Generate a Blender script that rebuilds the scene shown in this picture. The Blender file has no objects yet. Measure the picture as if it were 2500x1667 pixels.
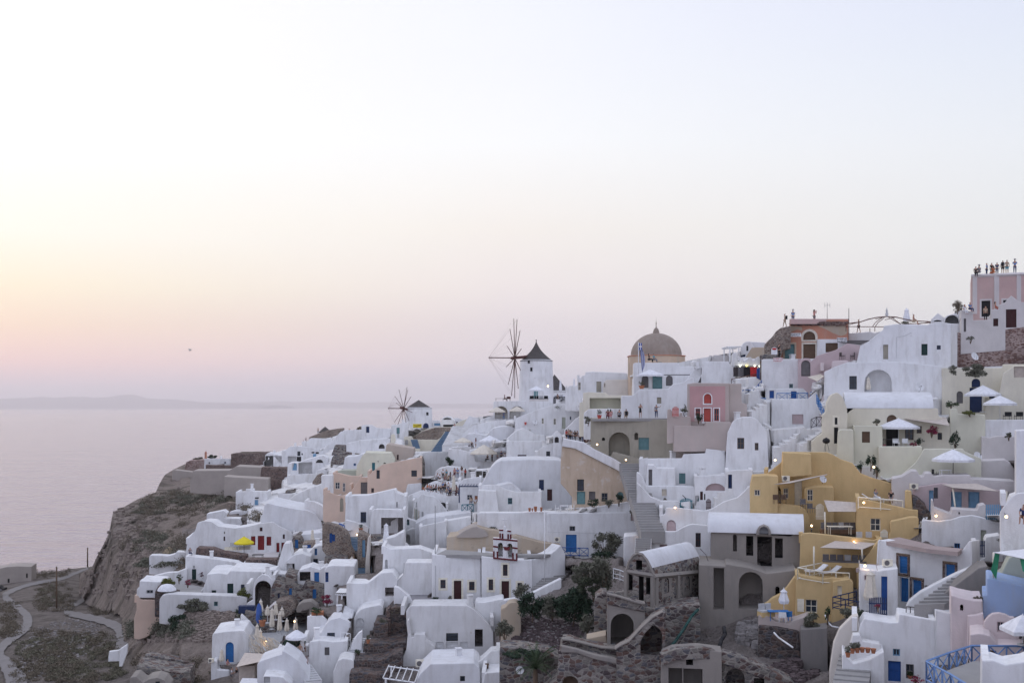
import bpy,bmesh,math,random
import numpy as np
from mathutils import Vector,noise
from mathutils.geometry import tessellate_polygon
R=random.Random(7)
SC=bpy.context.scene
COL=SC.collection
# ------- camera
F=2680.0
HV=988.0
ZC=100.0
cam=bpy.data.cameras.new('camera');camo=bpy.data.objects.new('camera',cam);COL.objects.link(camo)
camo.location=(0,0,ZC);camo.rotation_euler=(math.radians(90),0,0)
cam.sensor_width=36;cam.lens=36*F/2500;cam.shift_y=(HV-833.5)/2500
cam.clip_start=1;cam.clip_end=120000
SC.camera=camo
SC.render.engine='CYCLES';SC.cycles.use_denoising=True
SC.cycles.max_bounces=5;SC.cycles.diffuse_bounces=3;SC.cycles.glossy_bounces=2;SC.cycles.transmission_bounces=2
SC.cycles.volume_bounces=1;SC.cycles.transparent_max_bounces=6
SC.view_settings.view_transform='Standard';SC.view_settings.look='None'
SC.view_settings.exposure=0.14;SC.view_settings.gamma=1
def lin(r,g,b):
 f=lambda c:(c/255/12.92)if c<=10.3 else((c/255+.055)/1.055)**2.4
 return(f(r),f(g),f(b),1)
# ------- dusk sky
W=bpy.data.worlds.new('World');SC.world=W;W.use_nodes=True
nt=W.node_tree;N=nt.nodes;L=nt.links;N.clear()
out=N.new('ShaderNodeOutputWorld');bg=N.new('ShaderNodeBackground');L.new(bg.outputs[0],out.inputs[0])
SUN_AZ=-36.0;SUN_EL=2.0
sky=N.new('ShaderNodeTexSky');sky.sky_type='NISHITA';sky.sun_disc=False
sky.sun_elevation=math.radians(SUN_EL);sky.sun_rotation=math.radians(SUN_AZ);sky.dust_density=2.5;sky.ozone_density=1.5
tc=N.new('ShaderNodeTexCoord');sep=N.new('ShaderNodeSeparateXYZ');L.new(tc.outputs['Generated'],sep.inputs[0])
def ramp(stops,src):
 r=N.new('ShaderNodeValToRGB');e=r.color_ramp.elements;r.color_ramp.interpolation='B_SPLINE' if False else 'EASE'
 r.color_ramp.interpolation='LINEAR'
 while len(e)>1:e.remove(e[-1])
 for i,(p,c)in enumerate(stops):
  el=e[0]if i==0 else e.new(p)
  el.position=p;el.color=lin(*c)
 L.new(src,r.inputs[0]);return r.outputs[0]
mr=N.new('ShaderNodeMapRange');mr.inputs[1].default_value=-0.05;mr.inputs[2].default_value=0.45;L.new(sep.outputs[2],mr.inputs[0])
def el(v):
 t=(HV-v)/F;return(t/math.sqrt(1+t*t)+0.05)/0.5
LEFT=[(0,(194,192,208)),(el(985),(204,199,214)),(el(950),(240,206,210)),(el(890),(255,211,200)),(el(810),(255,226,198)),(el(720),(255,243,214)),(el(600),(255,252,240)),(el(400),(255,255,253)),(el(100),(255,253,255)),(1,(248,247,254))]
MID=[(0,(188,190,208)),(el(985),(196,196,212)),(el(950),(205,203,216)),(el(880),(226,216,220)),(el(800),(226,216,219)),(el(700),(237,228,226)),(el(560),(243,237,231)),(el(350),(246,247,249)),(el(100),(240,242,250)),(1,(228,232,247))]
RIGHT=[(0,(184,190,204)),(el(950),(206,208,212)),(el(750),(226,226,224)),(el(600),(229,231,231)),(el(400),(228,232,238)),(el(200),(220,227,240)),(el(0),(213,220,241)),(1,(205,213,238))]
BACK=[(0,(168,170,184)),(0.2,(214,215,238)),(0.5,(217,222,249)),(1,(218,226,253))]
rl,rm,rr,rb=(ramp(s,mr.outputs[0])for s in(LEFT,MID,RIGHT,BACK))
def mix(fac,a,b,blend='MIX'):
 m=N.new('ShaderNodeMix');m.data_type='RGBA';m.blend_type=blend
 if isinstance(fac,(int,float)):m.inputs[0].default_value=fac
 else:L.new(fac,m.inputs[0])
 L.new(a,m.inputs[6]);L.new(b,m.inputs[7]);return m.outputs[2]
def mrange(src,a,b,smooth=True):
 m=N.new('ShaderNodeMapRange');m.interpolation_type='SMOOTHSTEP' if smooth else 'LINEAR'
 m.inputs[1].default_value=a;m.inputs[2].default_value=b;L.new(src,m.inputs[0]);return m.outputs[0]
f1=mrange(sep.outputs[0],-0.46,0.0,False);f2=mrange(sep.outputs[0],0.0,0.46,False)
c=mix(f2,mix(f1,rl,rm),rr)
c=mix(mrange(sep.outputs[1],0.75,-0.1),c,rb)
nz=N.new('ShaderNodeTexNoise');nz.inputs['Scale'].default_value=1.6;nz.inputs['Detail'].default_value=2
mp=N.new('ShaderNodeMapping');mp.inputs['Scale'].default_value=(1,1,5);L.new(tc.outputs['Generated'],mp.inputs[0]);L.new(mp.outputs[0],nz.inputs[0])
nr=N.new('ShaderNodeMapRange');nr.inputs[3].default_value=0.975;nr.inputs[4].default_value=1.025;L.new(nz.outputs[0],nr.inputs[0])
sc_=N.new('ShaderNodeVectorMath');sc_.operation='SCALE';L.new(c,sc_.inputs[0]);L.new(nr.outputs[0],sc_.inputs[3])
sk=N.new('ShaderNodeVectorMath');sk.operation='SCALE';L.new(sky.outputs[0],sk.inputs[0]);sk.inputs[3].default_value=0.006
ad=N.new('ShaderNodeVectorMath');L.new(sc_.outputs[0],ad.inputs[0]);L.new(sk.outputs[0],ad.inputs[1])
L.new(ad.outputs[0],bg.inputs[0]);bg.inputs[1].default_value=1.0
sun=bpy.data.lights.new('sun','SUN');suno=bpy.data.objects.new('sun',sun);COL.objects.link(suno)
sun.energy=0.3;sun.angle=math.radians(14);sun.color=(1,.86,.74)
az,e_=math.radians(SUN_AZ),math.radians(8)
suno.rotation_euler=Vector((math.sin(az)*math.cos(e_),math.cos(az)*math.cos(e_),math.sin(e_))).to_track_quat('Z','Y').to_euler()
suno.location=(-60,80,200)
# ------- materials
MATS={}
def nmat(name):
 m=bpy.data.materials.new(name);m.use_nodes=True;t=m.node_tree
 return m,t,t.nodes['Principled BSDF']
def noise_n(t,scale,detail=4,vec=None,stretch=None,rough=.6):
 n=t.nodes.new('ShaderNodeTexNoise');n.inputs['Scale'].default_value=scale;n.inputs['Detail'].default_value=detail;n.inputs['Roughness'].default_value=rough
 c_=t.nodes.new('ShaderNodeTexCoord');src=c_.outputs['Object']
 if stretch:
  mpn=t.nodes.new('ShaderNodeMapping');mpn.inputs['Scale'].default_value=stretch;t.links.new(src,mpn.inputs[0]);src=mpn.outputs[0]
 t.links.new(src,n.inputs['Vector']);return n
def mramp(t,src,stops):
 r=t.nodes.new('ShaderNodeValToRGB');e=r.color_ramp.elements
 while len(e)>1:e.remove(e[-1])
 for i,(p,c_)in enumerate(stops):
  x=e[0]if i==0 else e.new(p);x.position=p;x.color=tuple(c_)+(1,)
 t.links.new(src,r.inputs[0]);return r.outputs[0]
def mmix(t,fac,a,b,blend='MIX'):
 m=t.nodes.new('ShaderNodeMix');m.data_type='RGBA';m.blend_type=blend
 for i,x in((0,fac),(6,a),(7,b)):
  if isinstance(x,(int,float)):m.inputs[i].default_value=x
  elif isinstance(x,(tuple,list)):m.inputs[i].default_value=tuple(x)[:3]+(1,)
  else:t.links.new(x,m.inputs[i])
 return m.outputs[2]
def bump(t,p,src,strength,dist=.05):
 b=t.nodes.new('ShaderNodeBump');b.inputs['Strength'].default_value=strength;b.inputs['Distance'].default_value=dist
 t.links.new(src,b.inputs['Height']);t.links.new(b.outputs[0],p.inputs['Normal'])
def mul(c_,k):return tuple(min(.95,x*k)for x in c_)
def plaster(name,col,stain=.15,dirt=(.45,.42,.38),rough=.9,wear=0.0,bare=(.38,.33,.27)):
 m,t,p=nmat(name)
 a=noise_n(t,.35,5);b=noise_n(t,1.6,5,stretch=(1,1,.22));g=noise_n(t,9,3)
 base=mramp(t,a.outputs[0],[(.3,mul(col,.86)),(.7,mul(col,1.05))])
 f=mramp(t,b.outputs[0],[(.48,(0,0,0)),(.78,(stain,stain,stain))])
 base=mmix(t,f,base,dirt)
 if wear:
  w=noise_n(t,.8,8,rough=.7);f2=mramp(t,w.outputs[0],[(1-wear-.02,(0,0,0)),(1-wear+.02,(1,1,1))])
  base=mmix(t,f2,base,bare)
 t.links.new(base,p.inputs['Base Color']);p.inputs['Roughness'].default_value=rough
 p.inputs['Specular IOR Level'].default_value=.15
 ad_=t.nodes.new('ShaderNodeMath');t.links.new(a.outputs[0],ad_.inputs[0]);t.links.new(g.outputs[0],ad_.inputs[1])
 bump(t,p,ad_.outputs[0],.35,.06)
 MATS[name]=m;return m
def stone(name,cols,mortar,scale=2.2,edge=.07,flat=1.6):
 m,t,p=nmat(name)
 c_=t.nodes.new('ShaderNodeTexCoord');mpn=t.nodes.new('ShaderNodeMapping');mpn.inputs['Scale'].default_value=(1,1,flat)
 wn=noise_n(t,2.5,3);vm=t.nodes.new('ShaderNodeVectorMath');vm.operation='MULTIPLY_ADD';vm.inputs[1].default_value=(.35,)*3
 t.links.new(c_.outputs['Object'],mpn.inputs[0]);t.links.new(wn.outputs['Color'],vm.inputs[0]);t.links.new(mpn.outputs[0],vm.inputs[2])
 v1=t.nodes.new('ShaderNodeTexVoronoi');v2=t.nodes.new('ShaderNodeTexVoronoi');v2 .feature='DISTANCE_TO_EDGE'
 for v in(v1,v2):v.inputs['Scale'].default_value=scale;t.links.new(vm.outputs[0],v.inputs['Vector'])
 sx=t.nodes.new('ShaderNodeSeparateXYZ');t.links.new(v1 .outputs['Color'],sx.inputs[0])
 n_=len(cols);base=mramp(t,sx.outputs[0],[((i+.5)/n_,c0)for i,c0 in enumerate(cols)])
 nn=noise_n(t,12,3);base=mmix(t,.35,base,mramp(t,nn.outputs[0],[(.3,(.05,.05,.05)),(.7,(.6,.6,.6))]),'OVERLAY')
 f=mramp(t,v2 .outputs['Distance'],[(edge*.6,(1,1,1)),(edge,(0,0,0))])
 pn=noise_n(t,.5,4);f=mmix(t,mramp(t,pn.outputs[0],[(.35,(0,0,0)),(.6,(.8,.8,.8))]),f,(0,0,0))
 base=mmix(t,f,base,mortar)
 t.links.new(base,p.inputs['Base Color']);p.inputs['Roughness'].default_value=.95;p.inputs['Specular IOR Level'].default_value=.1
 bump(t,p,v2 .outputs['Distance'],.8,.15)
 MATS[name]=m;return m
def plain(name,col,rough=.6,metal=0,spec=.3,var=.12,emit=None,es=0):
 m,t,p=nmat(name)
 n_=noise_n(t,3,3);t.links.new(mramp(t,n_.outputs[0],[(.3,mul(col,1-var)),(.7,mul(col,1+var))]),p.inputs['Base Color'])
 p.inputs['Roughness'].default_value=rough;p.inputs['Metallic'].default_value=metal;p.inputs['Specular IOR Level'].default_value=spec
 if emit:p.inputs['Emission Color'].default_value=tuple(emit)+(1,);p.inputs['Emission Strength'].default_value=es
 MATS[name]=m;return m
plaster('w',(.82,.815,.81),.5,wear=.36,bare=(.70,.69,.68));plaster('w2',(.76,.75,.735),.6);plaster('wold',(.72,.71,.70),.5,wear=.33,bare=(.5,.45,.4))
plaster('wroof',(.75,.75,.76),.35);plaster('wpat',(.78,.79,.82),.1)
plaster('cream',(.76,.71,.58),.3);plaster('cream2',(.70,.68,.55),.2);plaster('pale',(.72,.67,.60),.15)
plaster('salmon',(.66,.50,.40),.2);plaster('taupe',(.50,.42,.36),.35);plaster('pink',(.56,.34,.335),.3,wear=.12,bare=(.6,.42,.38))
plaster('pinkpale',(.70,.60,.59),.35);plaster('pinkwall',(.58,.41,.38),.35);plaster('mauve',(.58,.46,.46),.2);plaster('mwhite',(.66,.62,.60),.2)
plaster('ochre',(.65,.475,.24),.4,dirt=(.40,.27,.12));plaster('terra',(.52,.25,.17),.3,wear=.25,bare=(.45,.37,.31))
plaster('oldyel',(.60,.48,.36),.6,dirt=(.36,.25,.16),wear=.42,bare=(.62,.54,.46));plaster('oldtan',(.50,.41,.31),.5,wear=.35,bare=(.36,.30,.24))
plaster('olive',(.43,.395,.32),.5,dirt=(.2,.2,.17),wear=.3,bare=(.42,.37,.30));plaster('oldpink',(.52,.44,.40),.5,wear=.3,bare=(.42,.37,.32))
plaster('conc',(.26,.24,.225),.5,dirt=(.14,.14,.14),wear=.35,bare=(.32,.31,.30));plaster('conc2',(.30,.27,.24),.6,dirt=(.2,.19,.18))
plaster('tanconc',(.42,.37,.33),.3);plaster('dome',(.32,.26,.215),.4);plaster('drum',(.60,.46,.34),.5,wear=.3,bare=(.45,.36,.28))
plaster('floorp',(.40,.32,.30),.2);plaster('floorg',(.34,.33,.32),.3);plaster('bluewall',(.36,.47,.68),.35);plaster('greyf',(.30,.29,.30),.3)
plaster('sage',(.46,.48,.40),.2)
stone('st_dark',[(.07,.06,.06),(.12,.085,.075),(.10,.10,.11),(.17,.12,.10)],(.20,.18,.16),2.4)
stone('st_mix',[(.10,.08,.08),(.17,.11,.09),(.13,.13,.14),(.22,.20,.175),(.30,.27,.24)],(.31,.285,.25),2.1,.09)
stone('st_tan',[(.16,.12,.10),(.27,.21,.17),(.20,.17,.15)],(.42,.36,.30),2.8,.12)
stone('st_pink',[(.20,.11,.09),(.14,.08,.07),(.40,.30,.27)],(.48,.38,.34),2.4,.2,2.2)
stone('st_red',[(.12,.08,.07),(.20,.14,.12),(.09,.07,.07)],(.30,.24,.21),2.6,.11)
stone('st_pat',[(.03,.03,.04),(.79,.80,.82),(.79,.80,.82),(.05,.05,.06)],(.79,.80,.82),3,.16,1)
plain('blue',(.02,.09,.32));plain('blue2',(.03,.16,.42));plain('navy',(.015,.03,.09));plain('lblue',(.18,.34,.50));plain('teal',(.03,.16,.20));plain('teal2',(.14,.27,.28))
plain('red',(.20,.015,.018));plain('maroon',(.055,.016,.016));plain('coral',(.50,.09,.07));plain('dark',(.012,.012,.014));plain('inside',(.035,.032,.032),.95)  # inside: unplastered rooms, their shade put into the near-black colour
plain('green',(.012,.04,.035));plain('wood',(.14,.09,.06),.8);plain('greyd',(.16,.15,.15),.8);plain('greyl',(.50,.50,.50),.7);plain('whitep',(.78,.78,.78),.5);plain('creamp',(.78,.73,.60),.5)
plain('glass',(.03,.04,.055),.12,spec=.6);plain('brass',(.16,.14,.10),.5,.6);plain('metal',(.25,.25,.26),.45,.7);plain('dmetal',(.05,.04,.04),.6);plain('rust',(.13,.06,.045),.7)
plain('canvas',(.76,.76,.78),.8);plain('canvasc',(.68,.62,.52),.8);plain('yellow',(.75,.62,.03),.8);plain('tanvas',(.55,.48,.42),.8);plain('greenc',(.05,.30,.16),.8)
plain('terracotta',(.42,.17,.09),.8);plain('thatch',(.30,.24,.16),.95,var=.3);plain('roofd',(.085,.075,.07),.95,var=.35);plain('millwood',(.10,.035,.03),.7)
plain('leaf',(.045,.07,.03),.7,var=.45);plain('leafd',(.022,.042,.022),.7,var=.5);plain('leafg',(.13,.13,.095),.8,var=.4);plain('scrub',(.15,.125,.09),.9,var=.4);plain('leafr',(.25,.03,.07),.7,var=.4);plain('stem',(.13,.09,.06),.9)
plain('redcl',(.50,.03,.03),.8);plain('pinkfl',(.50,.06,.16),.8);plain('bluecl',(.05,.11,.34),.8)
for nm,c0 in dict(skin=(.42,.25,.18),c_white=(.72,.72,.74),c_black=(.018,.018,.02),c_navy=(.03,.045,.12),c_blue=(.14,.26,.50),c_red=(.48,.04,.04),c_pink=(.55,.28,.27),c_grey=(.22,.22,.24),c_teal=(.06,.35,.45),c_yellow=(.65,.42,.04),c_maroon=(.14,.025,.04),c_beige=(.48,.38,.28),c_brown=(.15,.07,.045),c_denim=(.08,.11,.20),c_orange=(.5,.14,.05),hair=(.02,.014,.012),hairb=(.18,.10,.05)).items():plain(nm,c0,.85,var=.05)
def lampm(name,col,s):return plain(name,(.8,.7,.5),.5,emit=col,es=s)
lampm('lampw',(1,.62,.28),6);lampm('lampc',(.95,1,.85),2.5);lampm('lampy',(1,.8,.15),2)
def rockmat(name,a,b,c_,veg=.3):
 m,t,p=nmat(name)
 n1=noise_n(t,.05,8,rough=.65);n2=noise_n(t,.6,8,rough=.7);n3=noise_n(t,.12,6);n4=noise_n(t,3,5)
 base=mramp(t,n2 .outputs[0],[(.3,a),(.52,b),(.72,c_)])
 base=mmix(t,mramp(t,n3 .outputs[0],[(.5,(0,0,0)),(.62,(veg,veg,veg))]),base,(.085,.075,.055))
 base=mmix(t,mramp(t,n4 .outputs[0],[(.3,(.45,.45,.45)),(.45,(0,0,0))]),base,mul(a,.45))
 t.links.new(base,p.inputs['Base Color']);p.inputs['Roughness'].default_value=1;p.inputs['Specular IOR Level'].default_value=0
 ad_=t.nodes.new('ShaderNodeMath');t.links.new(n2 .outputs[0],ad_.inputs[0]);t.links.new(n4 .outputs[0],ad_.inputs[1]);bump(t,p,ad_.outputs[0],1,.8)
 MATS[name]=m
rockmat('rock',(.23,.19,.165),(.34,.285,.245),(.43,.365,.32),.5)
rockmat('dirt',(.19,.165,.145),(.27,.235,.21),(.35,.31,.28),.4)
rockmat('vill',(.22,.19,.17),(.32,.28,.26),(.40,.36,.34),.3)
rockmat('rubblem',(.06,.05,.055),(.12,.10,.10),(.22,.20,.20),0)
plain('maroonp',(.13,.02,.025),.8);plain('lblued',(.13,.20,.28),.8)
plaster('road',(.225,.21,.205),.5,dirt=(.18,.17,.17));
# ------- pixel frames -> world
FR={0:(0,0,1),1:(0,1000,4.704),2:(0,1333,4.694),3:(400,950,4.704),4:(320,1233,4.694),5:(500,1367,5.227),6:(750,900,5.872),7:(750,1120,5.872),8:(800,1380,5.463),9:(1050,750,5.872),10:(1050,980,5.872),11:(1000,1200,5.872),12:(1380,780,5.227),13:(1350,1050,4.704),14:(1200,1367,5.227),15:(1480,1230,4.519),16:(1750,720,5.872),17:(2100,620,5.872),18:(1980,880,4.519),19:(1750,1060,4.704),20:(1800,1333,4.694),21:(2100,1200,5.872),22:(2100,1400,5.872)}
CF=0
def fr(k):
 global CF;CF=k
def px(x,y):o=FR[CF];return(o[0]+x/o[2],o[1]+y/o[2])
def pts(s):return[px(*map(float,q.split(',')))for q in s.split()]
def P(u,v,Y):return Vector(((u-1250)/F*Y,Y,ZC-(v-HV)/F*Y))
SURV="""2500,1667,58 2250,1667,68 2000,1667,80 1800,1667,84 1600,1667,88 1400,1667,92 1200,1667,100 1000,1667,103 800,1667,105 600,1667,112 450,1667,120
2500,1500,66 2300,1500,80 2100,1480,90 1900,1500,94 1700,1500,98 1500,1500,103 1250,1480,110 1050,1480,117 850,1500,113 650,1500,128 500,1500,135 400,1480,142
2500,1330,76 2400,1330,84 2200,1330,94 2000,1300,98 1850,1280,102 1650,1330,106 1500,1300,114 1250,1330,125 1050,1300,132 900,1350,137 750,1350,145 600,1350,160 460,1350,162
2500,1200,90 2300,1180,98 2100,1180,106 1900,1130,114 1700,1180,118 1550,1200,122 1400,1200,134 1200,1200,150 1050,1200,165 900,1200,175 780,1250,178 650,1250,190 550,1250,200
2400,1050,106 2100,1050,112 1900,1060,118 1700,1060,122 1500,1060,128 1400,1080,143 1200,1080,178 1050,1100,195 900,1100,215 800,1120,235 700,1140,255 600,1160,285 480,1180,320 420,1180,340
2400,960,116 2200,900,121 2050,930,122 1900,930,128 1750,960,133 1600,960,138 1450,1000,148 1300,1000,203 1150,1030,215 1000,1060,240 850,1060,290 700,1080,330 500,1120,370
2400,800,130 2200,800,132 2000,860,132 1850,880,136 1650,880,150 1500,900,165
310,1490,180 200,1480,222 250,1300,238 272,1250,246 300,1400,195 340,1300,212 400,1310,205 420,1370,182 400,1230,265 330,1180,330 400,1140,370 250,1420,212
2600,1667,52 2600,1300,74 2600,900,112 2600,780,122 2000,1900,66 1400,1900,75 800,1900,85 350,1900,95 350,1600,128"""
SURVB="""0,1667,140 150,1667,135 300,1667,130 450,1667,122 600,1667,112 0,1550,172 140,1483,212 250,1520,185 310,1560,160 0,1430,300 150,1400,330 213,1384,430 250,1375,440 80,1400,330 -300,1667,150 -300,1500,210 -300,1420,320 300,1480,190 400,1450,230 500,1400,300 300,1380,440 0,1900,92 300,1900,90 600,1900,85 -300,1900,100"""
class TPS:
 def __init__(s,txt):
  a=np.array([[float(q)for q in p.split(',')]for p in txt.split()])
  s.X=a[:,:2]/500;y=np.log(a[:,2]);n=len(a)
  K=s.k(s.X,s.X)+np.eye(n)*.02;Pm=np.hstack([np.ones((n,1)),s.X])
  A=np.zeros((n+3,n+3));A[:n,:n]=K;A[:n,n:]=Pm;A[n:,:n]=Pm.T
  s.w=np.linalg.solve(A,np.concatenate([y,[0,0,0]]))
 def k(s,a,b):
  r2=((a[:,None]-b[None])**2).sum(-1);return .5*r2*np.log(r2+1e-9)
 def __call__(s,u,v):
  q=np.stack([np.atleast_1d(u),np.atleast_1d(v)],-1)/500
  return np.exp(s.k(q,s.X)@s.w[:-3]+s.w[-3]+q@s.w[-2:])
DA=TPS(SURV);DB=TPS(SURVB)
_dc={}
def D(u,v):
 k_=(round(u),round(v))
 if k_ not in _dc:_dc[k_]=float(DA(u,v)[0])
 return _dc[k_]
# ------- object helpers
def tag(o,label=None,cat=None,group=None,kind=None):
 if label:o['label']=label
 if cat:o['category']=cat
 if group:o['group']=group
 if kind:o['kind']=kind
 return o
class MB:
 def __init__(s):s.v=[];s.f=[];s.sm=[]
 def add(s,vs,fs,smooth=False):
  n=len(s.v);s.v+=[Vector(q)for q in vs]
  s.f+=[tuple(n+i for i in f)for f in fs];s.sm+=[smooth]*len(fs);return s
 def quad(s,a,b,c_,d):return s.add([a,b,c_,d],[(0,1,2,3)])
 def box(s,c_,sz,rz=0):
  x,y,z=sz[0]/2,sz[1]/2,sz[2]/2;ca,sa=math.cos(rz),math.sin(rz);c_=Vector(c_)
  q=[(i,j,k)for i in(-x,x)for j in(-y,y)for k in(-z,z)]
  return s.add([c_+Vector((a*ca-b*sa,a*sa+b*ca,k))for a,b,k in q],[(0,1,3,2),(4,6,7,5),(0,4,5,1),(2,3,7,6),(0,2,6,4),(1,5,7,3)])
 def bar(s,a,b,r,n=6,r2=None):
  a,b=Vector(a),Vector(b);d=(b-a)
  if d.length<1e-6:return s
  q=d.to_track_quat('Z','Y');r2=r if r2 is None else r2
  ring=lambda c_,rr:[c_+q@Vector((rr*math.cos(2*math.pi*i/n),rr*math.sin(2*math.pi*i/n),0))for i in range(n)]
  return s.add(ring(a,r)+ring(b,r2),[(i,(i+1)%n,n+(i+1)%n,n+i)for i in range(n)]+[tuple(range(n))[::-1],tuple(range(n,2*n))],n>4)
 def path(s,p,r,n=6):
  for a,b in zip(p,p[1:]):s.bar(a,b,r,n)
  return s
 def lathe(s,c_,prof,n=24,smooth=True,squash=1,rz=0):
  c_=Vector(c_);vs=[]
  for r_,z in prof:
   for i in range(n):
    a=2*math.pi*(i+.5)/n+rz;vs.append(c_+Vector((r_*math.cos(a),r_*math.sin(a)*squash,z)))
  fs=[(k*n+i,k*n+(i+1)%n,(k+1)*n+(i+1)%n,(k+1)*n+i)for k in range(len(prof)-1)for i in range(n)]
  return s.add(vs,fs,smooth)
 def build(s,name,mat,parent=None,at=None):
  me=bpy.data.meshes.new(name);o=bpy.data.objects.new(name,me)
  if parent is not None:org=wloc(parent)
  else:org=Vector(at)if at is not None else(Vector((sum(q.x for q in s.v)/len(s.v),sum(q.y for q in s.v)/len(s.v),min(q.z for q in s.v))))
  me.from_pydata([q-org for q in s.v],[],s.f)
  me.polygons.foreach_set('use_smooth',s.sm)
  for m in(mat if isinstance(mat,(list,tuple))else[mat]):me.materials.append(MATS[m])
  me.update();COL.objects.link(o)
  if parent is not None:o.parent=parent
  else:o.location=org
  return o
def wloc(o):
 p=Vector((0,0,0))
 while o is not None:p+=o.location;o=o.parent
 return p
def empty(name,loc,label=None,cat=None,group=None):
 o=bpy.data.objects.new(name,None);COL.objects.link(o);o.location=loc;o.empty_display_size=.3
 return tag(o,label,cat,group)
def struct(o):o['kind']='structure';return o
def fillet(p,r,n=3):
 o=[];m=len(p)
 for i in range(m):
  a,b,c_=Vector(p[i-1]),Vector(p[i]),Vector(p[(i+1)%m]);u_,w_=a-b,c_-b
  lu,lw=u_.length,w_.length
  if lu<1e-4 or lw<1e-4:continue
  cs=max(-1,min(1,u_.dot(w_)/lu/lw));th=math.pi-math.acos(cs)
  if th<.12 or r<=0:o.append(b);continue
  t=min(r*math.tan(th/2),.38*lu,.38*lw);q0,q1=b+u_/lu*t,b+w_/lw*t
  for k in range(n+1):
   s_=k/n;o.append(q0*(1-s_)**2+b*2*s_*(1-s_)+q1*s_**2)
 return o
def area(p):return .5*sum(p[i-1][0]*p[i][1]-p[i][0]*p[i-1][1]for i in range(len(p)))
def inset(p,r):
 o=[];m=len(p)
 for i in range(m):
  a,b,c_=p[i-1],p[i],p[(i+1)%m];e1=(b-a);e2=(c_-b)
  if e1 .length<1e-6 or e2 .length<1e-6:o.append(b.copy());continue
  e1 .normalize();e2 .normalize();n1=Vector((-e1 .y,e1 .x));n2=Vector((-e2 .y,e2 .x));nn=n1+n2
  if nn.length<.3:o.append(b+(n1+n2)*r*.2);continue
  nn.normalize();o.append(b+nn*min(r/max(.4,nn.dot(n1)),1.8*r))
 return o
class Plane:
 """vertical facade plane through the ray of column u at depth Y, turned by yaw degrees"""
 def __init__(s,u,Y,yaw):
  s.a=Vector(((u-1250)/F*Y,Y,0));y=math.radians(yaw);s.d=Vector((math.cos(y),math.sin(y),0));s.n=Vector((-math.sin(y),math.cos(y),0))
 def to(s,u,v):
  k=(u-1250)/F;t=s.a.dot(s.n)/(k*s.n.x+s.n.y);p=P(u,v,t);return Vector(((p-s.a).dot(s.d),p.z))
 def w(s,q,dn=0):return s.a+s.d*q[0]+s.n*dn+Vector((0,0,q[1]))
ARN=8
OCC=[]
def hole_poly(pl,k,x0,y0,x1,y1):
 a,b=pl.to(*px(x0,y1)),pl.to(*px(x1,y0))
 s0,s1,z0,z1=min(a[0],b[0]),max(a[0],b[0]),a[1],b[1]
 if k in 'aAo':
  r_=(s1-s0)/2;zr=min(r_,(z1-z0)*.95);zs=z1-zr;m=(s0+s1)/2
  return[Vector((s0,z0)),Vector((s1,z0))]+[Vector((m+r_*math.cos(math.pi*i/ARN),zs+zr*math.sin(math.pi*i/ARN)))for i in range(ARN+1)]
 return[Vector((s0,z0)),Vector((s1,z0)),Vector((s1,z1)),Vector((s0,z1))]
def poly_face(mb,pl,p,dn):
 tr=tessellate_polygon([[Vector((q[0],q[1],0))for q in p]])
 mb.add([pl.w(q,dn)for q in p],[tuple(t)for t in tr])
def ring_strip(mb,pl,p,q,d0,d1):
 m=len(p);vs=[pl.w(x,d0)for x in p]+[pl.w(x,d1)for x in q]
 mb.add(vs,[(i,(i+1)%m,m+(i+1)%m,m+i)for i in range(m)])
def opening(pl,root,k,hp,col,rd,trim=None,big=False,label=None):
 """children of the wall: door leaf, or window frame with its pane"""
 if trim:
  t_=MB();o2=inset(hp,-.16);ring_strip(t_,pl,o2,hp,-.03,-.03);ring_strip(t_,pl,inset(hp,-.17),o2,0.01,-.03);t_.build('door_frame' if k in 'da' else 'window_frame',trim,root)
 s0,s1=min(q[0]for q in hp),max(q[0]for q in hp);z0,z1=min(q[1]for q in hp),max(q[1]for q in hp);w_,h_=s1-s0,z1-z0
 if k in 'DA':return
 if k in 'dap':
  m=MB();poly_face(m,pl,hp,rd-.02)
  d_=m.build('door' if k!='p' else 'shutter',col,root)
  g=MB()
  if k!='p':
   for a,b in((.08,.42),(.55,.9)):
    for c0,c1 in((.1,.45),(.55,.9)):
     if h_>.8:g.box(pl.w((s0+w_*(c0+c1)/2,z0+h_*(a+b)/2),rd-.04),(w_*(c1-c0),.05,h_*(b-a)),math.atan2(pl.d.y,pl.d.x))
  else:
   for j in range(6):g.box(pl.w(((s0+s1)/2,z0+h_*(j+.5)/6),rd-.04),(w_*.9,.05,h_*.1),math.atan2(pl.d.y,pl.d.x))
  if g.v:g.build('door_panel' if k!='p' else 'slats',col,d_)
  return d_
 m=MB();fr_=.07 if w_<1.5 else .1;ip=inset(hp,fr_);ring_strip(m,pl,hp,ip,rd-.06,rd-.06);ring_strip(m,pl,ip,ip,rd-.06,rd)
 a_=math.atan2(pl.d.y,pl.d.x)
 m.box(pl.w(((s0+s1)/2,(z0+z1)/2),rd-.05),(.05,.04,h_-.02),a_)
 if h_>.7:m.box(pl.w(((s0+s1)/2,z0+h_*.5),rd-.05),(w_-.02,.045,.05),a_)
 wn=m.build('window',col,root);g=MB();poly_face(g,pl,hp,rd-.01);g.build('pane','glass',wn);return wn
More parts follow.
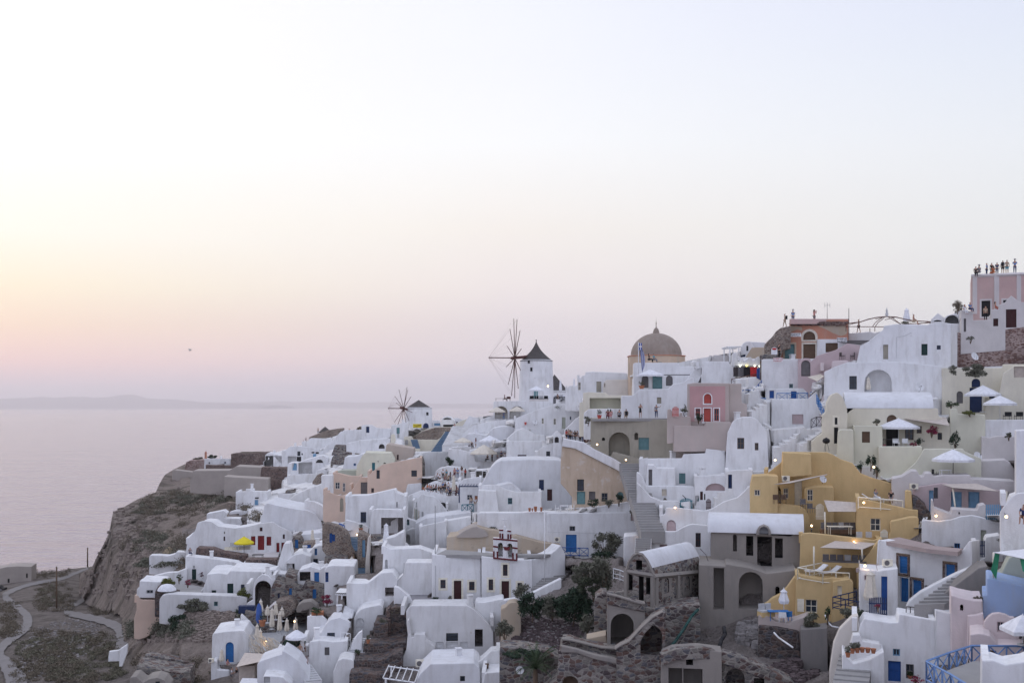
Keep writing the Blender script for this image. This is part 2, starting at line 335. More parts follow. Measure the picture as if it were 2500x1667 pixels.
def prism(mb,pl,outl,ext,holes=(),r=.12,cap=True):
 """solid with a rounded front edge; outl in plane coordinates, ext = world vector or depth"""
 if area(outl)<0:outl=outl[::-1]
 ev=ext if isinstance(ext,Vector)else pl.n*ext
 i0=inset(outl,r);i1=inset(outl,r*.3)
 loops=[i0]+[h for h in holes]
 tr=tessellate_polygon([[Vector((q[0],q[1],0))for q in lp]for lp in loops])
 allp=[q for lp in loops for q in lp]
 mb.add([pl.w(q)for q in allp],[tuple(t)for t in tr])
 ring_strip(mb,pl,i0,i1,0,r*.3);ring_strip(mb,pl,i1,outl,r*.3,r)
 m=len(outl);a=[pl.w(q,r)for q in outl];b=[pl.w(q)+ev for q in outl]
 mb.add(a+b,[(i,(i+1)%m,m+(i+1)%m,m+i)for i in range(m)])
 if cap:tr=tessellate_polygon([[Vector((q[0],q[1],0))for q in outl]]);mb.add(b,[tuple(t)[::-1]for t in tr])
PLN={}
def top_at(up,s):
 z=[a[1]+(b[1]-a[1])*(s-a[0])/(b[0]-a[0])for a,b in zip(up,up[1:])if min(a[0],b[0])<=s<=max(a[0],b[0])and abs(a[0]-b[0])>1e-4]
 return min(z)if z else-1e9
def Plane2(p,dn):
 q=Plane.__new__(Plane);q.a,q.d,q.n=p.a+p.n*dn,p.d,p.n;return q
def auto_yaw(u):
 a=math.degrees(math.atan((u-1250)/F));return-a*(.9 if a>0 else .5)
def H(name,label,cat,s,mat='w',dep=6,yaw=None,dy=0,Y=None,op='',ext=None,r=.12,fil=.45,drop=2.5,group=None,at=None,part='wall'):
 """a building or wall whose facade outline is s (frame pixels), real depth dep metres"""
 q=pts(s);vm=max(b for a,b in q);bot=[a for a,b in q if b>vm-3];uc=sum(bot)/len(bot)if at is None else px(*at)[0]
 if at is not None:vm_=px(*at)[1]
 else:vm_=vm
 Y=(D(uc,min(vm_,1750))if Y is None else Y)+dy
 if at is None and uc<1000:Y=min(Y,D(uc,min(vm_,1750))+8)
 pl=Plane(uc,Y,auto_yaw(uc)if yaw is None else yaw);o2=[pl.to(*p)for p in q];zb=min(p[1]for p in o2)
 o2=fillet(o2,fil*.55)
 if area(o2)<0:o2=o2[::-1]
 if drop:
  n=len(o2);li=min(range(n),key=lambda i:(round(o2[i][0],2),o2[i][1]));ri=max(range(n),key=lambda i:(round(o2[i][0],2),-o2[i][1]))
  low=[o2[(li+i)%n]for i in range((ri-li)%n+1)];up=[o2[(ri+i)%n]for i in range((li-ri)%n+1)]
  lo2=[Vector((p[0],p[1]-drop))for p in low];lo2[0].x-=.004;lo2[-1].x+=.004
  o2=lo2+up
 holes=[];parts=[]
 for t in op.split(';'):
  t=t.split()
  if not t:continue
  k,x0,y0,x1,y1=t[0],*map(float,t[1:5]);col=t[5]if len(t)>5 else 'dark';trim=t[6]if len(t)>6 and t[6]!='-' else None
  hp=hole_poly(pl,k,x0,y0,x1,y1);holes.append(hp);rd=2.6 if k in 'DA' else(1.2 if k=='o' else .22)
  if k in 'DA' and len(t)>7:rd=float(t[7])
  parts.append((k,hp,col,rd,trim))
 if area(o2)<0:o2=o2[::-1]
 base=pl.w((sum(p[0]for p in o2)/len(o2),zb));root=tag(empty(name,base,label,cat,group),kind='thing');OCC.append((q,pl,dep))
 mb=MB()
 evv=None;zt_=max(p[1]for p in o2);s0_,s1_=min(p[0]for p in o2),max(p[0]for p in o2);rq=random.Random(len(label)*31+int(uc));zb2=zb
 if name=='white_house' and 'dome' not in label and s1_-s0_>3.2:
  if len(parts)<2:
   for _ in range(2 if s1_-s0_>6 else 1):
    s_=s0_+(s1_-s0_)*rq.uniform(.18,.82);tl=top_at(up,s_)if drop else-1e9;z_=zb2+rq.uniform(.6,1.3);w2_,h2_=rq.choice(((.5,.6),(.6,.9),(.45,.5),(.8,1.5)))
    if tl>z_+h2_+.7 and all(abs(s_-sum(q[0]for q in hp)/len(hp))>1.3 for _k,hp,*_r in parts):
     hp=[Vector((s_-w2_/2,z_)),Vector((s_+w2_/2,z_)),Vector((s_+w2_/2,z_+h2_)),Vector((s_-w2_/2,z_+h2_))];holes.append(hp);parts.append(('w',hp,rq.choice(('navy','blue2','greyd','dark','teal2')),.22,None))
  if drop and dep>=4 and rq.random()<.6:
   s_=s0_+(s1_-s0_)*rq.uniform(.25,.75);tl=top_at(up,s_)
   if tl>zb2+2:c_=MB();o_=pl.w((s_,tl-.1),dep*.55);c_.box(o_,(.5,.5,1.3),.3);c_.box(o_+Vector((0,0,.75)),(.62,.62,.12),.3);c_.build('chimney',mat,root)
 if ext is not None:ex,ey,edy=ext[:3];a0=pl.to(*px(ext[3],ext[4]));evv=P(*px(ex,ey),Y+edy)-pl.w(a0)
 r=min(r,.3)*.6
 if drop and ext is None and dep>=4 and mat in('w','w2','wold','ochre','salmon','mwhite','pinkpale','taupe','mauve','cream','cream2')and 'vault' not in label and all(top_at(up,q[0])>q[1]+.5 for k,hp,col,rd,trim in parts if k in 'DAo' for q in hp):
  prism(mb,pl,o2,.38,holes,r,False);mb.add([pl.w(q,.38)for q in up]+[pl.w((q[0],max(q[1]-.5,zb)),.38)for q in up],[(i,i+1,len(up)+i+1,len(up)+i)for i in range(len(up)-1)]);o3=lo2+[Vector((p[0],max(p[1]-.42,zb-drop+.1)))for p in up];prism(mb,Plane2(pl,.3),o3,dep-.3,[hp for k,hp,col,rd,trim in parts if k in 'DAo' and max(q[1]for q in hp)<max(p[1]for p in o3)-.05],.02)
  q0,q1=up[0],up[-1]
  for a_,b_ in((q1[0]+.004,q1[0]+.36),(q0[0]-.36,q0[0]-.004)):
   zt=max([p[1]for p in up if min(abs(p[0]-a_),abs(p[0]-b_))<.9]or[q0[1]])-.05
   if zt>zb+1 and q0[0]-q1[0]>2.5:mb.box(pl.w(((a_+b_)/2,zt-.45),dep/2+.1),(.35,dep-.35,.9),math.atan2(pl.d.y,pl.d.x))
 else:prism(mb,pl,o2,evv if evv is not None else dep,holes,r)
 for k,hp,col,rd,trim in parts:
  if k not in 'DA':ring_strip(mb,pl,hp,hp,0,rd);poly_face(mb,pl,hp,rd)
 mb.build(part,mat,root)
 for k,hp,col,rd,trim in parts:
  if k in 'DA':
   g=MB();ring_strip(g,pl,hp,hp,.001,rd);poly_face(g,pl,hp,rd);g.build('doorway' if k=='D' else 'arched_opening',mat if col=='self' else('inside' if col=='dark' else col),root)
   if trim:opening(pl,root,'D',hp,col,rd,trim)
  elif k=='o':
   g=MB();poly_face(g,pl,hp,rd-.01);g.build('niche',mat if col=='self' else col,root)
  else:opening(pl,root,k,hp,col,rd,trim)
 PLN[root.name]=pl
 return root
def vault_x(root,pl,F0,F1,rise,dep,mat,name='roof',over=.1,n=10):
 """barrel roof running along the facade: F0/F1 = frame pixels of the front eave ends"""
 a,b=pl.to(*px(*F0)),pl.to(*px(*F1));m=MB();z=(a[1]+b[1])/2
 prof=[(dep/2-dep/2*math.cos(math.pi*i/n),rise*math.sin(math.pi*i/n))for i in range(n+1)]
 vs=[]
 for s_ in(a[0]-over,b[0]+over):
  for d_,h in prof:vs.append(pl.w((s_,z+h),d_-over))
 k=n+1;m.add(vs,[(i,i+1,k+i+1,k+i)for i in range(n)],True);m.add(vs[:k],[tuple(range(k))]);m.add(vs[k:],[tuple(range(k))[::-1]])
 return m.build(name,mat,root)
def slab(name,s,mat,zr,label=None,cat=None,th=.3,parent=None,kind=None):
 """horizontal floor drawn by its outline in pixels; zr = (x, y, Y) one point that fixes the level"""
 z=P(*px(zr[0],zr[1]),zr[2]).z;q=[]
 for u,v in pts(s):
  Yp=(ZC-z)*F/(v-HV);q.append(P(u,v,Yp))
 OCC.append((pts(s),z,0));m=MB();n=len(q);tr=[tuple(t)for t in tessellate_polygon([[Vector((p.x,p.y,0))for p in q]])]
 m.add(q,tr);lo=[p-Vector((0,0,th))for p in q];m.add(q+lo,[(i,(i+1)%n,n+(i+1)%n,n+i)for i in range(n)])
 o=m.build(name,mat,parent)
 if parent is None:tag(o,label,cat,kind=kind)
 return o
# ------- sea, land, haze
def sea():
 m,t,p=nmat('sea');MATS['sea']=m
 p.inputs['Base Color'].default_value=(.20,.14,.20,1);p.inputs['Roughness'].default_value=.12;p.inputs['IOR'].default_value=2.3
 g=t.nodes.new('ShaderNodeNewGeometry');hs=[]
 for sc2,st in((.045,(.35,1,1)),(.16,(.4,1,1)),(.012,(.3,1,1))):
  mpn=t.nodes.new('ShaderNodeMapping');mpn.inputs['Scale'].default_value=st;mpn.inputs['Rotation'].default_value=(0,0,.25);t.links.new(g.outputs['Position'],mpn.inputs[0])
  n_=t.nodes.new('ShaderNodeTexNoise');n_.inputs['Scale'].default_value=sc2;n_.inputs['Detail'].default_value=5;t.links.new(mpn.outputs[0],n_.inputs['Vector']);hs.append(n_.outputs[0])
 a=t.nodes.new('ShaderNodeMath');a.operation='MULTIPLY_ADD';t.links.new(hs[0],a.inputs[0]);a.inputs[1].default_value=2.2;t.links.new(hs[1],a.inputs[2])
 a2=t.nodes.new('ShaderNodeMath');a2 .operation='MULTIPLY_ADD';t.links.new(hs[2],a2 .inputs[0]);a2 .inputs[1].default_value=4;t.links.new(a.outputs[0],a2 .inputs[2])
 bump(t,p,a2 .outputs[0],1,2.2)
 o=MB();xs=[-24000,-8000,-2000,0,2000,8000,24000];ys=[-1500,0,300,700,1500,4000,12000,40000]
 n=len(xs);o.add([(x,y,0)for y in ys for x in xs],[(j*n+i,j*n+i+1,(j+1)*n+i+1,(j+1)*n+i)for j in range(len(ys)-1)for i in range(n-1)])
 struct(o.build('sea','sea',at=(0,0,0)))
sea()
RIDGE=[(193,1402),(224,1388),(236,1361),(251,1333),(261,1312),(268,1293),(272,1268),(276,1249),(285,1245),(304,1236),(338,1217),(380,1202),(389,1181),(402,1159),(421,1147),(452,1132),(520,1125),(650,1110),(740,1085),(860,1052),(950,1045),(1050,1045),(1150,1020),(1230,1010),(1350,985),(1440,960),(1530,915),(1680,880),(1790,860),(1900,850),(2100,830),(2300,820),(2500,812),(2800,800)]
def ip(tab,x):return np.interp(x,[a for a,b in tab],[b for a,b in tab])
def fbm(p,s,o=5):return noise.fractal(p*s,1.0,2.1,o)
def sheet(name,DF,us,top,bot,nv,amp,back,mat,edge=None,push=1.6,post=None,bot2=None,nedge=None):
 vs=[];nu=len(us);UU,VV,YY=[],[],[]
 for j in range(nv):
  t=(j/(nv-1))**1.0
  vv=np.array([top(u)+(bot(u)-top(u))*t for u in us]);dd=DF(np.array(us,float),vv)
  for i,u in enumerate(us):
   q=P(u,vv[i],dd[i]);a=amp(u,vv[i])
   qc=Vector((q.x,q.y*.3,q.z*.45));k=(fbm(qc,.05)*1.3+(abs(fbm(qc+Vector((9,9,9)),.13,4))-.3)*1.1+fbm(qc,.5,3)*.12)*a
   e=1.0 if t>.03 else t/.03
   Yn=dd[i]+push+max(-.8*a,k*e)
   UU.append(u);VV.append(vv[i]);YY.append(Yn)
 if post:YY=post(np.array(UU,float),np.array(VV),np.array(YY))
 vs=[P(a,b,float(c_))for a,b,c_ in zip(UU,VV,YY)]
 m=MB();n0=nu;f=[(j*nu+i,(j+1)*nu+i,(j+1)*nu+i+1,j*nu+i+1)for j in range(nv-1)for i in range(nu-1)]
 rows=[]
 for k,(dy,dz)in enumerate(back):
  rows.append(len(vs));vs+=[vs[i]*1+Vector((vs[i].x/vs[i].y*dy,dy,max(dz,-vs[i].z-2)))for i in range(nu)]
 prev=0
 for r_ in rows:
  f+=[(prev+i,prev+i+1,r_+i+1,r_+i)for i in range(nu-1)];prev=r_
 if bot2:f=[t for t in f if all(i>=nu*nv or VV[i]<=bot2(UU[i])+4 for i in t)]
 if edge:
  nv=nedge or nv;col=[j*nu for j in range(nv)]
  for dx,dy in edge:
   s0=len(vs);vs+=[vs[c_]+Vector((dx,dy,0))for c_ in col[:nv]];
   f+=[(col[j],s0+j,s0+j+1,col[j+1])for j in range(nv-1)];col=list(range(s0,s0+nv))
 m.add(vs,f,True);return struct(m.build(name,mat,at=(0,0,0)))
BTOP=[(-400,1418),(0,1408),(79,1401),(119,1398),(170,1388),(213,1384),(260,1374),(400,1370),(650,1370)]
usB=list(range(-400,640,6))
sheet('slope',DB,usB,lambda u:ip(BTOP,u),lambda u:1900,130,lambda u,v:.8,[(10,-2),(40,-20),(90,-60)],'dirt',push=.5)
def road(s,mat='road',lift=1.0):
 P_=[]
 for q in s.split():
  x,y,w_=map(float,q.split(','));u,v=px(x,y);P_.append((u,v,w_/FR[CF][2]))
 out_=[]
 for i in range(len(P_)-1):
  p0,p1,p2,p3=P_[max(0,i-1)],P_[i],P_[i+1],P_[min(len(P_)-1,i+2)]
  for k in range(10):
   t=k/10;out_.append([.5*(2*p1[j]+(p2[j]-p0[j])*t+(2*p0[j]-5*p1[j]+4*p2[j]-p3[j])*t*t+(3*p1[j]-p0[j]-3*p2[j]+p3[j])*t**3)for j in range(3)])
 out_.append(list(P_[-1]));vs=[];W_=5
 for i,(u,v,w_)in enumerate(out_):
  a,b=out_[max(0,i-1)],out_[min(len(out_)-1,i+1)];dx,dy=b[0]-a[0],b[1]-a[1];l=math.hypot(dx,dy)or 1
  for k in range(W_):
   o_=(k/(W_-1)-.5)*w_*(.82+.35*noise.noise(Vector((i*.35,k//3,3))));uu,vv=u-dy/l*o_,v+dx/l*o_*.7
   vs.append(P(uu,vv,float(DB(uu,vv)[0])-lift))
 m=MB();m.add(vs,[(i*W_+k,i*W_+k+1,(i+1)*W_+k+1,(i+1)*W_+k)for i in range(len(out_)-1)for k in range(W_-1)],True)
 return struct(m.build('road',mat))
fr(2)
road('1010,250,30 880,300,50 700,370,60 500,405,60 330,440,60 180,490,70 60,560,90 130,640,100 260,740,110 320,840,130 280,940,130 150,1040,130 40,1130,120 -10,1240,140 90,1360,220 170,1500,280 200,1640,320')
road('930,480,60 960,560,60 940,620,70 800,690,100 790,760,110 960,800,120 1180,850,130 1340,920,150 1400,1020,160 1390,1120,150 1360,1200,140')
def island(pr,Y,th,nm):
 fr(0);m=MB();n=len(pr);vs=[]
 fine=[]
 us=np.linspace(pr[0][0],pr[-1][0],90)
 K=9
 for u in us:
  h=ip(pr,u);zt=ZC-(h-HV)/F*Y
  for k in range(K):
   t=k/(K-1);yy=Y-th/2+th*t;g=math.sin(math.pi*t);nn=noise.noise(Vector((u*.03,t*3,Y)))
   vs.append(((u-1250)/F*Y,yy,max(-5,zt*g*(1+.25*nn)if 0<k<K-1 else-5)))
 m.add(vs,[(i*K+k,(i+1)*K+k,(i+1)*K+k+1,i*K+k+1)for i in range(len(us)-1)for k in range(K-1)],True)
 struct(m.build(nm,'rock',at=(0,Y,0)))
island([(-500,984),(-200,973),(-60,976),(40,974),(120,971),(190,966),(240,970),(330,968),(380,974),(450,979),(560,984),(680,989)],30000,5000,'island')
island([(-700,985),(-400,980),(-100,983),(200,982),(500,982),(800,980),(1050,984),(1300,987)],36000,5000,'far_island')
def haze(den,col):
 b=MB();b.box((0,19500,349),(49000,43000,700));o=b.build('haze','glass',at=(0,0,0));o['kind']='stuff'
 m=bpy.data.materials.new('haze');m.use_nodes=True;t=m.node_tree;t.nodes.clear();oo=t.nodes.new('ShaderNodeOutputMaterial');v=t.nodes.new('ShaderNodeVolumePrincipled')
 v.inputs['Density'].default_value=den;v.inputs['Color'].default_value=col;v.inputs['Anisotropy'].default_value=.45
 t.links.new(v.outputs[0],oo.inputs['Volume']);o.data.materials[0]=m;MATS['haze']=m
haze(6e-5,(1,.96,.95,1))
# ------- the castle point and the far left terraces
def stairs(name,label,a,b,w_,n,mat='w2',tread=None,group=None,side=None,Ya=None,Yb=None):
 """flight of n steps from frame pixel a (bottom, middle of the step) up to b, w_ metres wide"""
 u0,v0=px(*a);u1,v1=px(*b);A=P(u0,v0,Ya or D(u0,v0));B=P(u1,v1,Yb or D(u1,v1));d=B-A;h=Vector((d.x,d.y,0));L_=h.length or .1;h/=L_;s=Vector((h.y,-h.x,0))*w_/2
 if side:s=Vector((math.cos(math.radians(side)),math.sin(math.radians(side)),0))*w_/2
 m=MB();tm=MB();hw=w_/2/A.y*F;OCC.append(([(u0-hw,v0),(u0+hw,v0),(u1+hw,v1),(u1-hw,v1)],(B.y+.5,),0))
 for i in range(n):
  z0,z1=A.z+d.z*i/n,A.z+d.z*(i+1)/n;p,q=A+h*L_*i/n,A+h*L_*(i+1)/n
  for X in(p,q):X.z=0
  Z=lambda X,z:X+Vector((0,0,z))
  m.quad(Z(p-s,z0-1),Z(p+s,z0-1),Z(p+s,z1),Z(p-s,z1));m.quad(Z(p-s,z1),Z(p+s,z1),Z(q+s,z1),Z(q-s,z1))
  m.quad(Z(p-s,z0-1),Z(p-s,z1),Z(q-s,z1),Z(q-s,z0-1));m.quad(Z(p+s,z1),Z(p+s,z0-1),Z(q+s,z0-1),Z(q+s,z1))
  if tread:tm.quad(Z(p-s*.94,z1+.006),Z(p+s*.94,z1+.006),Z(q+s*.94,z1+.006),Z(q-s*.94,z1+.006));tm.quad(Z(p-s*.94-h*.006,z0+.0),Z(p+s*.94-h*.006,z0),Z(p+s*.94-h*.006,z1),Z(p-s*.94-h*.006,z1))
 if tread:
  r=empty(name,A,label,'staircase',group);m.build('steps',mat,r);tm.build('tread',tread,r);return r
 return tag(m.build(name,mat,at=A),label,'staircase',group)
fr(3)
H('terrace_wall','pale round parapet of the lookout on the cliff edge','wall','95,932 120,925 325,950 335,1022 210,1015 100,985','tanconc',5,Y=372)
H('stone_hut','ruined pinkish rubble hut beside the terracotta belfry post','ruin','240,955 255,835 310,815 345,822 400,812 470,808 475,935','st_pink',7,Y=378)
H('chimney','slim terracotta post with a cross on the castle point','chimney','466,930 468,722 478,712 490,722 494,930','terra',.9,Y=374,fil=.05)
H('white_house','long low white flat roofed house right of the terracotta post','house','462,870 468,798 560,795 765,797 766,880','w',6,Y=366)
H('stone_wall','dark red stone terrace wall under the long low white house','wall','482,935 480,868 830,884 830,935','st_red',3,Y=362,fil=.1)
H('scrub_terrace','dark stone bank topped with scrub behind the sunbathing terrace','wall','770,880 772,742 830,735 930,742 1040,735 1110,728 1215,718 1180,885','st_red',5,Y=376,fil=.2)
H('white_house','tiny white vaulted hut with a blue arched door behind the loungers','house','868,885 868,800 880,780 905,772 945,775 960,795 962,885','w',3.5,Y=366,op='a 878 785 912 840 navy')
H('retaining_wall','big blank tan concrete retaining wall on the cliff top','wall','300,1062 335,935 750,932 830,884 1125,898 1105,1000 1340,1040 1330,1150 1190,1160 1100,1180 960,1180 830,1190 700,1200 690,1095 480,1080','tanconc',8,Y=358,fil=.1)
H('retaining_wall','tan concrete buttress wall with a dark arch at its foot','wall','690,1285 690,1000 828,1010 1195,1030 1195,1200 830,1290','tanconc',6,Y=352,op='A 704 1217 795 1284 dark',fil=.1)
H('stone_wall','dark stone terrace wall below the house with the grey awning','wall','1105,1010 1122,896 1420,905 1440,990 1340,1045','st_red',5,Y=350,fil=.1)
H('white_house','white house with a shaded veranda and a lit lamp on the castle terrace','house','1140,890 1140,830 1165,815 1162,760 1195,728 1255,738 1420,780 1420,890','w',6,Y=352,op='w 1197 782 1210 808 dark; D 1258 762 1378 888 self - 1.5; d 1383 775 1410 882 navy')
H('white_house','large white house stepping up beside the castle terrace','house','1400,890 1420,765 1360,760 1352,722 1395,705 1450,655 1580,652 1800,690 1800,760 1755,770 1700,845 1600,850 1580,890','w',8,Y=345,op='w 1533 712 1568 765 dark; w 1580 735 1596 755 dark; d 1525 773 1577 838 dark; D 1422 768 1520 880 self - 1.5; p 1696 718 1730 735 dark; p 1742 720 1780 740 dark')
H('terrace_wall','white balustraded terrace where people watch the sunset','wall','1580,680 1595,605 1640,600 1690,560 1935,566 1800,700','w',7,Y=350)
H('rubble_bank','sloping tan rubble roof under the thatched parasol','roof','1662,556 1690,540 1850,478 1990,455 2045,450 2052,470 1930,570','st_tan',9,Y=352,fil=.2)
H('white_wall','long white sloping parapet climbing to the ridge terrace','wall','1780,770 1790,735 1960,565 2070,468 2280,466 2330,520 2230,600 2200,660 1960,650 1850,750','w',6,Y=338)
H('white_house','small white canopied house with a pale blue door and curved steps','house','1415,985 1425,850 1500,842 1530,848 1620,812 1720,785 1760,770 1830,760 1880,790 1900,850 1800,905 1750,985','w',6,Y=325,op='d 1475 845 1528 930 lblue; D 1545 835 1705 970 self - 2.2; A 1745 805 1830 846 self')
H('chimney','white chimney with a bright blue cap by the grey awning','chimney','1712,850 1712,742 1746,742 1746,850','lblue',1,Y=322,fil=.05)
H('terrace_wall','white parapet with scalloped foot below the canopied house','wall','1410,1000 1440,985 1755,970 1760,1000 1730,1060 1640,1075 1530,1080 1490,1020','w2',4,Y=318)
H('stone_wall','rough dark stone wall edging the lane to the castle','wall','1700,1070 1760,985 1800,970 1830,985 1830,1050 1780,1100','st_tan',3,Y=305)
H('terrace_wall','white bulging wall under the crowd on the castle lane','wall','1760,985 1758,930 1830,918 1880,940 1880,985','wold',3,Y=310)
H('white_house','white house with a blue shutter below the white pergola','house','825,1290 826,1178 940,1172 942,1142 995,1142 998,1170 1185,1176 1190,1245 1085,1300 1050,1350 1010,1330','w',7,Y=315,op='w 1045 1238 1090 1258 greyd; d 1042 1268 1084 1330 lblue',fil=.2)
def pergola(label,s,posts,Y,dep,mat='whitep',n=7,yaw=0,cover=None,name='pergola',cat='pergola'):
 """flat slatted roof: s = 'x0,y0 x1,y1' front edge pixels, posts = list of (x, ybottom)"""
 q=pts(s);pl=Plane(q[0][0],Y,yaw);a,b=pl.to(*q[0]),pl.to(*q[1]);a=Vector(a);b=Vector(b)
 r=empty(name,pl.w((a[0],pl.to(*px(*posts[0]))[1])),label,cat);m=MB()
 m.bar(pl.w(a),pl.w(b),.08,4);m.bar(pl.w(a,dep),pl.w(b,dep),.08,4)
 for i in range(n+1):
  t=i/n;p0=pl.w(a+(b-a)*t,-.2);p1=pl.w(a+(b-a)*t,dep+.2);m.bar(p0+Vector((0,0,.1)),p1+Vector((0,0,.1)),.05,4)
 m.build('roof_frame',mat,r)
 if cover:
  c_=MB();e=Vector((0,0,.2));c_.quad(pl.w(a)+e,pl.w(b)+e,pl.w(b,dep)+e,pl.w(a,dep)+e);c_.quad(pl.w(a)+e*1.2,pl.w(b)+e*1.2,pl.w(b,dep)+e*1.2,pl.w(a,dep)+e*1.2);c_.build('cover',cover,r)
 for x,y in posts:
  t_=pl.to(*px(x,y));tt=(t_[0]-a[0])/((b[0]-a[0])or 1);tp=a+(b-a)*tt
  for d_ in(0,dep):
   pm=MB();pm.bar(pl.w((t_[0],t_[1]),d_),pl.w((t_[0],tp[1]),d_),.09,4);pm.build('post',mat,r)
 return r
pergola('white wooden pergola over a lounge on the tan retaining wall','895,1035 1210,1060',[(900,1172),(1032,1172),(1182,1176)],313,7,cover='whitep')
pergola('low thatched shelter roof on the brushy cliff slope','740,1305 1000,1325',[(745,1380),(860,1380),(990,1380)],285,6,mat='wood',cover='thatch')
H('stone_wall','rubble wall beneath the thatched shelter','wall','722,1385 722,1300 860,1310 862,1385','st_tan',3,Y=290)
H('garden_wall','short white curved wall in the cliff scrub','wall','750,1440 755,1410 800,1395 958,1398 960,1445','w',2,Y=268)
H('white_wall','white wall of the stairs down the cliff scrub','wall','1030,1600 1100,1520 1112,1450 1125,1450 1128,1520 1500,1215 1640,1150 1810,1090 1806,990 1940,988 1942,1100 1720,1240 1560,1330 1300,1500','w2',3,Y=252,fil=.3)
H('garden_wall','white stub walls with an arch among the cliff bushes','wall','1310,1270 1312,1195 1500,1200 1505,1225 1400,1290','wold',4,Y=280)
H('stone_wall','rough fieldstone wall below the brushy slope','wall','1390,1210 1400,1160 1500,1150 1530,1180 1500,1210','st_mix',2,Y=284)
fr(6)
H('white_house','white ridge house with a single navy door left of the windmill','house','790,1000 775,880 790,815 860,800 930,805 1000,845 1190,860 1200,1000','w',7,Y=292,op='d 845 828 890 916 navy')
H('terrace_wall','white rooftop where a person in black stands','wall','380,1010 480,900 700,870 790,890 800,960 740,1010 720,1080 560,1090','w',8,Y=305)
H('stone_wall','upper dark rubble terrace wall below the ridge houses','wall','345,1240 400,1090 690,1108 965,1105 968,1200 790,1215 560,1240','st_mix',4,Y=285)
H('stone_wall','lower dark rubble terrace wall beside the crowd lane','wall','330,1360 360,1265 390,1225 545,1198 800,1235 790,1290 545,1290 530,1370 510,1390','st_mix',4,Y=272)
H('garden_wall','white wall with a little arched niche behind the olive shrubs','wall','560,1110 560,1070 610,1060 740,1030 1000,1010 1190,1000 1190,1060 960,1115','w',3,Y=289)
H('white_house','small white kiosk with a hipped roof and an open window','house','960,1205 965,1085 1010,1060 1060,1035 1095,1038 1130,1070 1130,1210','w',5,Y=248,op='o 1025 1078 1110 1145 greyd')
H('chimney','cream chimney beside the kiosk with the open window','chimney','1195,1075 1200,945 1225,935 1255,950 1272,1080','cream',2,Y=246)
H('taupe_house','taupe plastered house with one dark window behind the cream vault','house','1120,1240 1135,1078 1530,1145 1530,1262 1245,1350 1180,1300','taupe',8,Y=242,op='w 1285 1230 1311 1308 maroon')
H('white_house','white vaulted roof house left of the cream vault','house','505,1470 525,1365 540,1265 700,1255 780,1222 835,1225 800,1330 720,1462','wroof',8,Y=246)
H('cream_house','cream house with rounded vault and a teal door','house','700,1500 715,1380 790,1245 835,1200 900,1205 1190,1208 1250,1330 1100,1360 900,1530','cream2',8,Y=236,op='d 928 1345 973 1462 teal; o 1003 1322 1030 1334 dark; o 1090 1345 1130 1362 dark')
H('chimney','cream chimney on the rounded cream vault','chimney','835,1210 838,1180 885,1180 888,1215','cream',1.5,Y=235)
H('terrace_wall','sage white terrace wall over the salmon house','wall','380,1500 400,1480 500,1455 720,1452 780,1480 880,1545 600,1545','sage',4,Y=232)
def windmill(label,cu,vb,vt,r0,r1,Y,cap,mat='w',op=(),capmat='roofd',name='windmill'):
 """round tower by pixels: cu centre, vb/vt base and eaves rows, r0/r1 pixel radii, cap = (apex row, eave overhang px, concave)"""
 u,v0=px(cu,vb);_,v1=px(cu,vt);k=Y/F/FR[CF][2];b=P(u,v0,Y);h=(v0-v1)*Y/F;R0,R1=r0*k,r1*k
 r=empty(name,b,label,'windmill');m=MB();m.lathe(b,[(R0+.25,-3),(R0+.05,0)]+[(R0+(R1-R0)*t,h*t)for t in(.25,.5,.75,.97)]+[(R1-.1,h),(0.01,h+.02)],40);m.build('tower',mat,r)
 _,va=px(cu,cap[0]);ha=(v0-va)*Y/F;Re=R1+cap[1]*k;pr=[]
 for i in range(9):
  t=i/8;rr=Re*(1-t)**(1 if not cap[2]else 1.0);pr.append((max(.03,Re*((1-t)-cap[2]*math.sin(math.pi*t)*.16)),h-.25+(ha-h+.25)*t))
 c_=MB();c_.lathe(b,[(R1*.8,h-.3)]+pr+([(.12,ha+.1),(.12,ha+.3),(0.01,ha+.35)]if cap[2]else[]),36);cp=c_.build('roof',capmat,r)
 for(kk,x0,y0,x1,y1,col)in op:
  uu,vv0=px((x0+x1)/2,y1);_,vv1=px(x0,y0);z0,z1=P(uu,vv0,Y).z,P(uu,vv1,Y).z;sx=(uu-u)*Y/F;rr=R0+(R1-R0)*((z0+z1)/2-b.z)/h
  an=math.asin(max(-.95,min(.95,sx/rr)));w_=(x1-x0)*k/max(.4,math.cos(an));nv=Vector((math.sin(an),-math.cos(an),0));tv=Vector((math.cos(an),math.sin(an),0));c0=Vector((b.x,b.y,0))+nv*(rr+.06)
  hp=[(-w_/2,z0),(w_/2,z0)]+([(w_/2,z1),(-w_/2,z1)]if kk!='a' else[(w_/2*math.cos(math.pi*i/8),z1-w_/2+w_/2*math.sin(math.pi*i/8))for i in range(9)])
  g=MB();f_=[c0+tv*a+Vector((0,0,z))for a,z in hp];g.add(f_,[tuple(range(len(f_)))]);g.add(f_+[q-nv*.6 for q in f_],[(i,(i+1)%len(f_),len(f_)+(i+1)%len(f_),len(f_)+i)for i in range(len(f_))]);g.build('door' if kk in 'ad' else 'window',col,r)
 r['Rr']=R1;return r,b,R1
